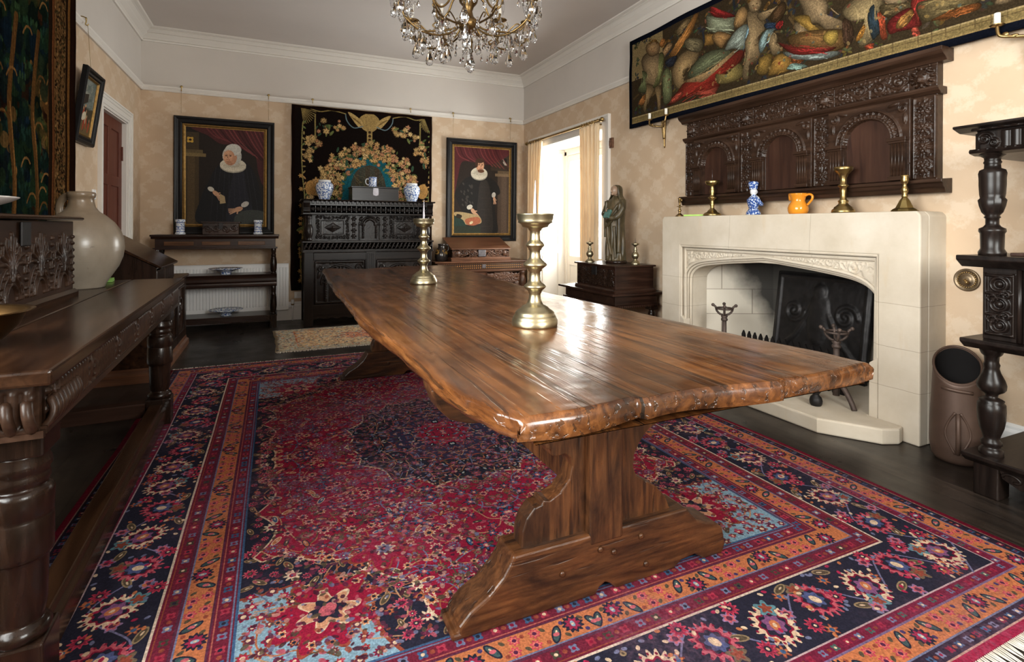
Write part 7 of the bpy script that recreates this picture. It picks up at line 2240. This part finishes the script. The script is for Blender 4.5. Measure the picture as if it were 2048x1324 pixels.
sm = [(.045, 0), (.047, .004), (.040, .014), (.034, .026), (.020, .036), (.014, .044), (.022, .054), (.034, .07), (.036, .085), (.028, .104), (.016, .116), (.014, .128), (.020, .134), (.013, .142), (.012, .168), (.020, .176), (.034, .182), (.036, .196), (.030, .198), (.022, .19), (.004, .188)]
a = lathe_stick('squat_candlestick', 'small bulbous brass candlestick on the carved box left of the statue', sm, (2.835, 4.42, vz+.0045), M_PALEBRASS, (.188, .245), 28, 'brass candlesticks beside the statue')
dup(a, (3.08, 4.02, vz+.0045), 1.0, 'small bulbous brass candlestick on the carved box in front of the statue')

# painted wooden statue of a robed woman holding a book
def statue_mat():
    m, nt, b = newmat('bronzed_paint')
    t = nt.nodes.new('ShaderNodeTexCoord')
    n = noise(nt, coords(nt, (1, 1, .4)), 14, 5, .6, .5)
    c = ramp(nt, n, [(.3, (.020, .015, .008)), (.5, (.060, .045, .022)), (.66, (.115, .080, .043)), (.78, (.22, .145, .085))])
    nt.links.new(c, b.inputs['Base Color']); b.inputs['Roughness'].default_value = .36
    b.inputs['Specular IOR Level'].default_value = .35
    return m
M_STAT = statue_mat()
M_STATSKIN = plain('worn_flesh_paint', (.30, .195, .13), .35, var=.3, vs=20)
St = thing('statue', 'carved wooden statue of a veiled robed woman holding a book on the carved box', 'statue', (3.015, 4.235, vz+.0045), 1.75)
# local: +y is the way she faces, height .775
Hh = .775
def robe(zs, seg=96, seed=2):
    V_ = []; F_ = []
    pts = fnoise(60, seg, 7, seed, 2)
    for i, z in enumerate(zs):
        t_ = z/Hh
        rx = np.interp(t_, [0, .05, .2, .45, .60, .70, .78, .815, .84], [.098, .104, .100, .098, .100, .100, .085, .045, .034])
        ry = np.interp(t_, [0, .05, .2, .45, .60, .70, .78, .815, .84], [.088, .092, .082, .080, .088, .080, .062, .038, .032])
        ox = np.interp(t_, [0, .3, .5, .7, .84], [0, .012, .018, .004, 0]); oy = np.interp(t_, [0, .4, .6, .84], [0, -.006, -.002, 0])
        for k in range(seg):
            a_ = 2*PI*k/seg
            fold = (.10*math.sin(9*a_+2.2*math.sin(z*6)+1.5)+.06*math.sin(17*a_-z*14))*max(0, 1-t_*1.25)+.025*math.sin(7*a_+z*22)*(t_ < .8)
            f_ = 1+fold*(.6+.4*math.sin(a_))
            V_.append((ox+rx*f_*math.cos(a_), oy+ry*f_*math.sin(a_), z))
    n = len(zs)
    for i in range(n-1):
        for k in range(seg): F_.append((i*seg+k, i*seg+(k+1) % seg, (i+1)*seg+(k+1) % seg, (i+1)*seg+k))
    F_.append(tuple(reversed(range(seg))))
    return MB().add(V_, F_, True)
part('base', MB().lathe([(.105, 0), (.112, .006), (.110, .02), (.10, .026)], 28, sy=.9), M_OAK, St)
part('body', robe(np.linspace(.022, .65, 60)), M_STAT, St)
# cloak sweeping from the shoulders across the front
mb = MB()
for k, (x0, z0, x1, z1, r) in enumerate(((-.075, .56, .07, .40, .016), (-.08, .50, .075, .34, .014), (.085, .60, .085, .25, .018), (-.09, .58, -.085, .10, .020), (.08, .45, -.02, .08, .013), (.04, .38, .03, .06, .012), (-.045, .36, -.06, .05, .013))):
    yq = lambda x, z: np.interp(z/Hh, [0, .3, .6, .8], [.086, .078, .084, .066])*math.sqrt(max(.05, 1-(x/.115)**2))
    pth = []
    for q in np.linspace(0, 1, 8):
        x = x0+(x1-x0)*q; z = z0+(z1-z0)*q-.03*math.sin(PI*q); pth.append((x, yq(x, z), z))
    mb.tube(smooth_open(pth, 3), r, 8)
part('cloak_folds', mb, M_STAT, St)
mb = MB()
mb.ball((0, .020, .700), .036, .042, .050, 22, 16); mb.ball((0, .060, .696), .0065, .012, .013, 8, 6); mb.ball((0, .052, .666), .016, .013, .012, 10, 8)
for sg in (-1, 1): mb.ball((sg*.014, .057, .706), .006, .004, .003, 8, 5)
mb.lathe([(.024, .635), (.022, .66), (.024, .68)], 16)
part('face', mb, M_STATSKIN, St)
# veil over head and shoulders
Vv = []; seg = 40
zs = [.752, .748, .735, .71, .68, .65, .62, .59]
rs = [(.006, .006), (.028, .030), (.044, .048), (.052, .055), (.054, .056), (.058, .056), (.078, .062), (.100, .072)]
for (rx, ry), z in zip(rs, zs):
    for k in range(seg+1):
        a_ = PI*.30+PI*2*k/seg*.70 if z < .74 else PI*.5+2*PI*k/seg
        a_ = PI/2+.98+(2*PI-1.96)*k/seg if z < .74 else PI/2+.62*0+2*PI*k/seg
        f_ = 1+.04*math.sin(9*a_+z*30)
        Vv.append((rx*f_*math.cos(a_), -.004+ry*f_*math.sin(a_), z))
Fv = [(i*(seg+1)+k, (i+1)*(seg+1)+k, (i+1)*(seg+1)+k+1, i*(seg+1)+k+1) for i in range(len(zs)-1) for k in range(seg)]
v = part('veil', MB().add(Vv, Fv, True), M_STAT, St)
m = v.modifiers.new('thickness', 'SOLIDIFY'); m.thickness = .008; m.offset = 0
# arms, hands and book
mb = MB()
mb.tube(smooth_open([(.085, .0, .60), (.10, .03, .53), (.085, .075, .475), (.03, .105, .49)], 5), [.034]*6+[.030]*5+[.022]*5, 12)
mb.tube(smooth_open([(-.085, .0, .60), (-.105, .03, .52), (-.075, .08, .44), (-.02, .11, .435)], 5), [.034]*6+[.030]*5+[.022]*5, 12)
part('sleeves', mb, M_STAT, St)
def tiny_hand(mb, c, ang, sx):
    M = Matrix.Translation(c) @ Matrix.Rotation(ang, 4, 'Z')
    mb.ball((0, 0, 0), .017, .009, .013, 12, 8, M=M)
    for k, L_ in enumerate((.020, .024, .023, .018)):
        z = -.009+k*.006; mb.tube([(.010, 0, z), (.010+L_*.6, .004, z), (.010+L_, -.002, z)], [.0034, .0032, .0024], 6, M=M)
    mb.tube([(0, .006, .010), (.010, .012, .018), (.018, .012, .022)], [.004, .0035, .0025], 6, M=M)
mb = MB(); tiny_hand(mb, (.022, .112, .505), 2.4, 1); tiny_hand(mb, (-.012, .116, .440), .5, 1)
part('hands', mb, M_STATSKIN, St)
Mb = Matrix.Translation((.0, .118, .47)) @ Matrix.Rotation(.5, 4, 'X')
part('book', MB().box(-.035, .035, -.010, .012, -.040, .045, M=Mb), plain('verdigris_book', (.06, .14, .12), .45, var=.4, vs=30), St, .002)

# ------------------------------------------------------------------ black buffet at the right edge
Bf = thing('carved_buffet', 'black carved open buffet with bulbous turned posts at the right edge', 'buffet', (3.05, .62, 0))
gx0, gx1, gy1, gy0 = 2.78, XR-.03, 1.265, -.02       # front, wall side, far end, near end
def bulb(zs, x, y, sg, mat=M_BLACK, lob=None):
    mb = MB(); mb.lathe([(r*.68, z) for r, z in zs], 32, (x, y, 0), lobes=12 if lob else 0, amp=.07 if lob else 0, lz=lob)
    return mb
px, py = gx0+.048, gy1-.045
low = [(.058, .172), (.062, .18), (.062, .195), (.052, .205), (.042, .212), (.054, .222), (.054, .234), (.040, .245), (.046, .262), (.062, .295), (.070, .33), (.072, .365), (.070, .395), (.060, .402), (.064, .412), (.050, .418), (.030, .425), (.036, .44), (.060, .450), (.072, .462), (.074, .48), (.066, .50), (.046, .53), (.038, .55), (.042, .565), (.036, .575), (.038, .60), (.052, .61), (.060, .625), (.070, .64)]
up = [(.068, 1.035), (.070, 1.05), (.058, 1.065), (.060, 1.13), (.068, 1.14), (.066, 1.152), (.044, 1.16), (.034, 1.17), (.034, 1.195), (.042, 1.20), (.036, 1.208), (.050, 1.222), (.062, 1.25), (.068, 1.275), (.060, 1.285), (.064, 1.30), (.067, 1.34), (.067, 1.37), (.070, 1.39), (.064, 1.405), (.042, 1.412), (.040, 1.43), (.046, 1.438), (.040, 1.446), (.042, 1.458), (.062, 1.468), (.080, 1.478), (.080, 1.49)]
for yy in (gy1-.045, gy0+.045):
    for xx in (px, gx1-.05):
        part('lower_post', bulb(low, xx, yy, 1), M_BLACK, Bf, world=True)
        part('upper_post', bulb(up, xx, yy, 1, lob=(1.21, 1.283)), M_BLACK, Bf, world=True)
        part('foot_block', MB().box(xx-.046, xx+.046, yy-.045, yy+.045, 0, .15), M_BLACK, Bf, .006, world=True)
def gshelf(nm, z0, z1, e, prof=None):
    pr = prof or [(z0, 0), (z0+.3*(z1-z0), e*.5), (z0+.6*(z1-z0), e), (z1, e)]
    mb = MB()
    mb.prism([(gx0-d, z) for z, d in pr]+[(gx1, z1), (gx1, z0)], 'y', gy0-e, gy1+e)
    part(nm, mb, M_BLACKX, Bf, .004, world=True)
gshelf('base_shelf', .135, .178, .03); gshelf('middle_shelf_lower', .632, .675, .035); gshelf('middle_shelf', .985, 1.036, .045); gshelf('top', 1.572, 1.60, .055)
# carved apron
ap = [(gy1-.09, .135), (gy1-.10, .10), (gy1-.16, .075), (gy1-.22, .095), (gy1-.28, .070), (gy1-.36, .085), (gy1-.5, .06), (gy0+.5, .06), (gy0+.36, .085), (gy0+.2, .09), (gy0+.09, .10), (gy0+.09, .135)]
part('apron', MB().prism(ap, 'x', gx0+.01, gx0+.035), M_BLACK, Bf, world=True)
mb = MB()
for k in range(9): mb.tube([(gx0+.008, gy1-.13-k*.12+.03*math.cos(q), .11+.020*math.sin(q)*(1-.04*i)) for i, q in enumerate(np.linspace(0, 4.5, 12))], .006, 6)
part('apron_carving', mb, M_BLACK, Bf, world=True)
# enclosed middle stage: canted carved side, frame and door
part('cupboard_body', MB().box(gx0+.03, gx1, gy0+.02, gy1-.02, .675, .985), M_BLACK, Bf, .003, world=True)
cv = Carve(.115, .275, 60, 130)
cv.stroke([(.01, .01), (.01, .265)], .012, .008); cv.stroke([(.105, .01), (.105, .265)], .012, .008)
for k, z in enumerate((.05, .14, .225)): cv.ring(.0575, z, .028, .014, .014); cv.boss(.0575, z, .014, .014, .012); 
for z in (.095, .185, .012, .262): cv.stroke([(.015, z), (.10, z)], .012, .012)
for z in (.07, .16): cv.spiral(.035, z, .02, 1.3, 0, .010, .014, 1); cv.spiral(.08, z+.02, .02, 1.3, PI, .010, .014, -1)
part('carved_stile', MB().relief((gx0+.028, gy1-.022, .69), (0, -.115, 0), (0, 0, .275), (-1, 0, 0), cv.H, -.004), M_BLACK, Bf, world=True)
part('stile_edge', MB().tube([(gx0+.022, gy1-.148, .68), (gx0+.022, gy1-.148, .98)], .010, 8), M_BLACK, Bf, world=True)
dd = part('door', MB().box(gx0+.012, gx0+.03, gy0+.20, gy1-.19, .70, .96), M_BLACK, Bf, .004, world=True)
mb = MB()
for q in (0, .03):
    mb.tube([(gx0+.010, gy1-.21-q, .72+q), (gx0+.010, gy1-.21-q, .94-q), (gx0+.010, gy0+.22+q, .94-q), (gx0+.010, gy0+.22+q, .72+q)], .008, 6, closed=True, smooth=False)
part('door_moulding', mb, M_BLACK, dd, world=True)
part('knob', MB().ball((gx0+.0, gy1-.235, .83), .010), M_BLACK, dd, world=True)
part('inner_tray', MB().box(gx0+.06, gx1, gy0+.1, gy1-.10, 1.036, 1.05), M_OAKX, Bf, .003, world=True)
# frieze of flutes under the top
Lf = gy1-gy0-.02; cv = Carve(Lf, .085, 420, 30).flutes(38, .009, .08, .92)
for q in (.04, Lf-.04):
    m_ = np.abs(cv.X-q) < .045; cv.H = np.where(m_+0*cv.Y > 0, 0, cv.H); cv.spiral(q-.012, .05, .028, 1.4, 0, .012, .012, 1); cv.spiral(q+.02, .03, .018, 1.4, 2, .010, .012, -1)
mb = MB().relief((gx0+.002, gy1-.010, 1.487), (0, -Lf, 0), (0, 0, .085), (-1, 0, 0), cv.H, -.01)
mb.box(gx0+.004, gx0+.05, gy0+.01, gy1-.01, 1.485, 1.575)
part('fluted_frieze', mb, M_BLACK, Bf, world=True)
cv = Carve(gx1-gx0, .085, 100, 30).flutes(12, .009, .08, .92)
part('fluted_side', MB().relief((gx1, gy1-.012, 1.487), (-(gx1-gx0), 0, 0), (0, 0, .085), (0, 1, 0), cv.H, -.01).box(gx0+.01, gx1, gy1-.04, gy1-.012, 1.485, 1.575), M_BLACK, Bf, world=True)
mb = MB(); mb.prism([(gx0-.010, 1.478), (gx0-.016, 1.486), (gx0-.008, 1.496), (gx1, 1.496), (gx1, 1.47), (gx0+.03, 1.47)], 'y', gy0-.01, gy1+.012)
for k in range(40): mb.ball((gx0-.010, gy1-.02-k*.031, 1.492), .006, .006, .006, 6, 4)
part('bead_moulding', mb, M_BLACK, Bf, world=True)
cv = Carve(Lf, .03, 300, 12)
for k in range(30): cv.boss((k+.5)*Lf/30, .015, .012, .011, .007)
part('cornice_carving', MB().relief((gx0-.026, gy1, 1.573), (0, -Lf, 0), (.0, 0, .024), (-1, 0, 0), cv.H, -.003), M_BLACK, Bf, world=True)

# ------------------------------------------------------------------ coal scuttle
M_COPPER = plain('brown_copper', (.075, .043, .030), .5, .35, var=.2, vs=6, bmp=.06, bs=30)
Sc = thing('coal_scuttle', 'tall brown copper coal scuttle with round dark mouth beside the fireplace', 'coal scuttle', (3.10, 1.475, 0))
Sc.rotation_euler = (0, 0, math.atan2(-1.6, -3.1))
def scuttle():
    seg = 48; V_ = []; F_ = []
    zs = np.linspace(0, 1, 26)
    for i, t_ in enumerate(zs):
        for k in range(seg):
            a_ = 2*PI*k/seg
            # mouth plane slopes down to the front (+x local)
            ztop = .47+.075*(-math.cos(a_))
            z = .004+t_*(ztop-.004)
            zz = z/.55
            r = np.interp(zz, [0, .04, .15, .35, .65, 1.0, 1.1], [.085, .098, .108, .106, .098, .090, .088])
            V_.append((r*math.cos(a_), r*math.sin(a_)*1.02, z))
    n = len(zs)
    for i in range(n-1):
        for k in range(seg): F_.append((i*seg+k, i*seg+(k+1) % seg, (i+1)*seg+(k+1) % seg, (i+1)*seg+k))
    F_.append(tuple(reversed(range(seg))))
    return MB().add(V_, F_, True)
b_ = part('body', scuttle(), M_COPPER, Sc)
m = b_.modifiers.new('thickness', 'SOLIDIFY'); m.thickness = .006; m.offset = -1
inn = scuttle(); inn.v = [(x*.93, y*.93, .02+z*.955) for x, y, z in inn.v]
part('dark_lining', inn, plain('dull_black', (.010, .009, .009), .9, spec=.1), Sc, label='black inner shell that darkens the mouth')  # black shell added so the window-lit mouth stays dark, as if in shade
mb = MB(); mb.tube([(.0905*math.cos(a_), .0925*math.sin(a_), .472-.077*math.cos(a_)) for a_ in np.linspace(0, 2*PI, 48, endpoint=False)], .006, 8, closed=True)
part('rim', mb, M_COPPER, Sc)
part('hinge_strap', MB().tube([(.085, -.062, .372), (.098, -.035, .368), (.105, 0, .366), (.098, .04, .364), (.090, .055, .362)], .007, 8, flat=1.2), M_COPPER, Sc)
mb = MB(); mb.tube(smooth_open([(.103, 0, .25), (.124, 0, .22), (.134, 0, .16), (.128, 0, .10), (.106, 0, .065)], 6), .010, 10, flat=1.2)
part('handle', mb, M_COPPER, Sc)
mb = MB()
for sg in (-1, 1): mb.tube(smooth_open([(.104, sg*.010, .26), (.096, sg*.038, .20), (.096, sg*.045, .14), (.106, sg*.010, .06)], 5), .006, 8)
part('handle_recess', mb, M_COPPER, Sc)
part('coal', MB().lathe([(.06, .16), (.085, .20), (.08, .24), (.05, .262), (.002, .27)], 16), M_IRON, Sc)

# round bell pull on the wall
t = thing('bell_pull', 'round dull brass bell pull dial on the wall beside the buffet', 'bell pull', (XR, 1.541, .881), -PI/2)
Mx = Matrix.Rotation(PI/2, 4, 'X')
part('dial', MB().lathe([(.058, 0), (.060, .006), (.054, .012), (.050, .008), (.030, .006), (.026, .012), (.012, .013), (.001, .013)], 36, M=Mx), plain('brown_brass', (.16, .115, .07), .42, .8, var=.3, vs=25), t)
mb = MB()
for k in range(24):
    q = 2*PI*k/24; mb.ball((.040*math.cos(q), -.008, .040*math.sin(q)), .005, .004, .005, 6, 4)
part('beading', mb, M_BRASSD, t)
part('lever', MB().tube([(0, -.012, 0), (0, -.028, 0), (.012, -.034, -.008)], .006, 8).ball((.014, -.036, -.010), .009), M_BRASSD, t)
# ------------------------------------------------------------------ chandelier
def crystal():
    m, nt, b = newmat('cut_crystal')
    b.inputs['Base Color'].default_value = (.97, .98, 1, 1); b.inputs['Transmission Weight'].default_value = 1.0
    b.inputs['Roughness'].default_value = .02; b.inputs['IOR'].default_value = 1.5
    return m
M_CRYS = crystal()
M_GILTB = plain('antique_gilt_brass', (.20, .125, .05), .38, 1.0, var=.3, vs=30, bmp=.2, bs=120)
hx, hy = .985, 2.80
Ch = thing('chandelier', 'brass chandelier hung with clear crystal drops above the table', 'chandelier', (hx, hy, 2.03))
def W(mb): return mb.shifted((0, 0, 2.03))
mb = MB()
mb.lathe([(.006, 2.225), (.018, 2.235), (.040, 2.25), (.058, 2.275), (.060, 2.30), (.045, 2.315), (.030, 2.33), (.022, 2.36), (.030, 2.385), (.050, 2.41), (.055, 2.43), (.035, 2.45), (.018, 2.47), (.014, 2.6), (.030, 2.63), (.030, 2.66), (.012, 2.69), (.010, 2.95)], 24)
part('stem', W(mb), M_GILTB, Ch)
mb = MB()
for k in range(8):
    z = 2.95+k*.040
    mb.tube([(.010*math.cos(q)*(1 if k % 2 else 0), .010*math.cos(q)*(0 if k % 2 else 1), z+.020+.026*math.sin(q)) for q in np.linspace(0, 2*PI, 12, endpoint=False)], .003, 5, closed=True)
part('chain', W(mb), M_GILTB, Ch)
part('ceiling_rose', W(MB().lathe([(.004, 3.255), (.030, 3.265), (.050, 3.295), (.060, 3.328), (.060, 3.3295)], 24)), M_GILTB, Ch)
drop = MB(); drop.lathe([(.0012, 0), (.004, -.006), (.0075, -.020), (.0125, -.038), (.0150, -.050), (.0135, -.060), (.008, -.068), (.001, -.071)][::-1], 10, smooth=False)
drop_me = drop.mesh('pendant'); drop_me.materials.append(M_CRYS)
bead = MB().ball((0, 0, .010), .0075, .0075, .0085, 8, 6); bead_me = bead.mesh('crystal_bead'); bead_me.materials.append(M_CRYS)
spear = MB(); spear.lathe([(.0012, 0), (.006, -.010), (.0095, -.028), (.0075, -.060), (.001, -.088)][::-1], 8, smooth=False)
spear_me = spear.mesh('pendant'); spear_me.materials.append(M_CRYS)
NP = [0, 0]
def hang_drop(x, y, z, s=1.0, kind=0, rz=0.0):
    o = bpy.data.objects.new('pendant', drop_me if kind == 0 else spear_me); COL.objects.link(o); o.parent = Ch
    o.location = (x, y, z-2.03); o.scale = (s*1.25, s*1.25, s); o.rotation_euler = (0, 0, rz); NP[0] += 1
    b2 = bpy.data.objects.new('bead', bead_me); COL.objects.link(b2); b2.parent = o; NP[1] += 1
ringw = MB()
na = 12
for k in range(na):
    a = 2*PI*(k+.25)/na; c, s = math.cos(a), math.sin(a)
    hi = k % 2
    R = .40 if hi == 0 else .36; dz = 0 if hi == 0 else .055
    P = smooth_open([(r*c, r*s, z+dz*q) for r, z, q in ((.045, 2.285, .2), (.085, 2.235, .5), (.17, 2.195, 1), (.27, 2.195, 1), (R-.035, 2.245, 1), (R, 2.325, 1), (R, 2.365, 1))], 6)
    mb = MB(); mb.tube(P, [.0058]*len(P), 7)
    # leaf scroll on the arm
    for (r, z) in ((.15, 2.205), (.28, 2.20)):
        mb.tube(smooth_open([((r+d)*c, (r+d)*s, z+dz+e) for d, e in ((-.03, .0), (.0, .022), (.03, .035), (.05, .02), (.035, .008))], 4), .0038, 5)
    arm = part('arm', W(mb), M_GILTB, Ch)
    mb = MB(); mb.lathe([(.004, 2.355), (.012, 2.362), (.036, 2.372), (.044, 2.382), (.040, 2.384), (.014, 2.376), (.013, 2.392), (.004, 2.392)], 20, (R*c, R*s, dz))
    part('drip_pan', W(mb), M_GILTB, arm)
    part('candle_sleeve', W(MB().lathe([(.0105, 2.392), (.0105, 2.475), (.003, 2.478)], 12, (R*c, R*s, dz))), M_CANDLE, arm)
    for j in range(5):
        q = a+(j-2)*1.2
        hang_drop(R*c+.044*math.cos(q), R*s+.044*math.sin(q), 2.362+dz-.03*(j % 2), 1.15 if j % 2 else 1.0, 0 if j % 2 else 1, q)
    hang_drop(.27*c, .27*s, 2.185+dz, 1.3, 0, a)
    if hi == 0: hang_drop(.17*c, .17*s, 2.185, 1.35, 0, a)
    # lower swags
    if hi == 0: hang_drop(.37*c, .37*s, 2.245, 1.35, 0, a)
# upper scroll arms
for k in range(6):
    a = 2*PI*k/6+.2; c, s = math.cos(a), math.sin(a)
    P = smooth_open([(r*c, r*s, z) for r, z in ((.03, 2.44), (.06, 2.46), (.10, 2.44), (.13, 2.38), (.17, 2.345), (.205, 2.36), (.215, 2.40))], 5)
    mb = MB(); mb.tube(P, .006, 6)
    part('scroll_arm', W(mb), M_GILTB, Ch)
    hang_drop(.215*c, .215*s, 2.385, .9, 1, a)
# strings of small beads and lesser drops between the arms
mb = MB(); rr = random.Random(5)
def small(x, y, z, q):
    mb.lathe([(.001, 0), (q*.55, -q*.8), (q, -q*2.2), (q*.8, -q*3.1), (.001, -q*3.8)][::-1], 6, (x, y, z), smooth=False); mb.ball((x, y, z+q*.9), q*.6, seg=6, rings=4)
for k in range(12):
    a0 = 2*PI*(k+.25)/12; a1 = 2*PI*(k+1.25)/12
    for j in range(1, 8):
        t_ = j/8; a = a0+(a1-a0)*t_; R = .385
        z = 2.36+.05*((k+j/8) % 2 > 1)-.085*math.sin(PI*t_)
        mb.ball((R*math.cos(a), R*math.sin(a), z), .0062, seg=6, rings=4)
        if j in (2, 4, 6): small(R*math.cos(a), R*math.sin(a), z-.012, .0105)
    for r_, z in ((.11, 2.215), (.215, 2.185), (.32, 2.205)):
        small(r_*math.cos(a0), r_*math.sin(a0), z+(.055 if k % 2 else 0), .0115)
        small(r_*math.cos(a0+.2), r_*math.sin(a0+.2), z-.01, .0095)
o = part('small_drops', W(mb), M_CRYS, Ch); o['kind'] = 'stuff'
fin = MB(); fin.ball((0, 0, 2.052), .022, .022, .022, 18, 12); fin.lathe([(.001, 2.072), (.009, 2.085), (.012, 2.10), (.006, 2.115), (.010, 2.13), (.004, 2.15), (.006, 2.20), (.010, 2.225)], 10)
part('crystal_finial', W(fin), M_CRYS, Ch)

# ------------------------------------------------------------------ daylight
def area(name, loc, rot, sx, sy, power, col=(1, 1, 1)):
    l = bpy.data.lights.new(name, 'AREA'); l.shape = 'RECTANGLE'; l.size = sx; l.size_y = sy; l.energy = power; l.color = col
    o = bpy.data.objects.new(name, l); COL.objects.link(o); o.location = loc; o.rotation_euler = rot
    return o
# sky light outside each window
area('daylight_french_window', (XR+1.0, 6.2, 1.5), (0, PI/2, 0), 3.0, 3.4, 850, (1, .98, .95))
for i, (a, b_) in enumerate(FW):
    area('daylight_sash_window', ((a+b_)/2, YF-.45, 2.1), (-PI/2, 0, PI), b_-a+.2, 1.9, 330, (1, .97, .93))
area('daylight_left_window', (XL-.75, (LW[0]+LW[1])/2, 1.95), (0, -PI/2, 0), 2.3, 3.2, 640, (1, .975, .94))
w = bpy.data.worlds.new('overcast_sky'); bpy.context.scene.world = w; w.use_nodes = True
bg = w.node_tree.nodes['Background']; bg.inputs[0].default_value = (.92, .96, 1, 1); bg.inputs[1].default_value = 2.0

# ------------------------------------------------------------------ camera
cam = bpy.data.cameras.new('camera'); co = bpy.data.objects.new('camera', cam); COL.objects.link(co)
F_PX, YAW, CY, ROLL, CAMZ = 1051.0, .42306, 453.6, .0047, 1.15
cam.sensor_width = 36; cam.lens = F_PX/2048*36; cam.shift_y = (CY-662)/2048; cam.clip_start = .05
f = Vector((math.sin(YAW), math.cos(YAW), 0)); r0 = Vector((math.cos(YAW), -math.sin(YAW), 0)); u0 = Vector((0, 0, 1))
r = math.cos(ROLL)*r0+math.sin(ROLL)*u0; u = -math.sin(ROLL)*r0+math.cos(ROLL)*u0
M = Matrix((r, u, -f)).transposed().to_4x4(); M.translation = Vector((0, 0, CAMZ)); co.matrix_world = M
sc = bpy.context.scene; sc.camera = co
sc.view_settings.view_transform = 'Standard'; sc.view_settings.look = 'None'; sc.view_settings.gamma = 1; sc.view_settings.use_curve_mapping = False
sc.view_settings.exposure = 0.12
cy = sc.cycles
cy.max_bounces = 10; cy.diffuse_bounces = 5; cy.glossy_bounces = 4; cy.transmission_bounces = 8; cy.transparent_max_bounces = 12
cy.caustics_reflective = False; cy.caustics_refractive = False; cy.sample_clamp_indirect = 5; cy.use_denoising = True
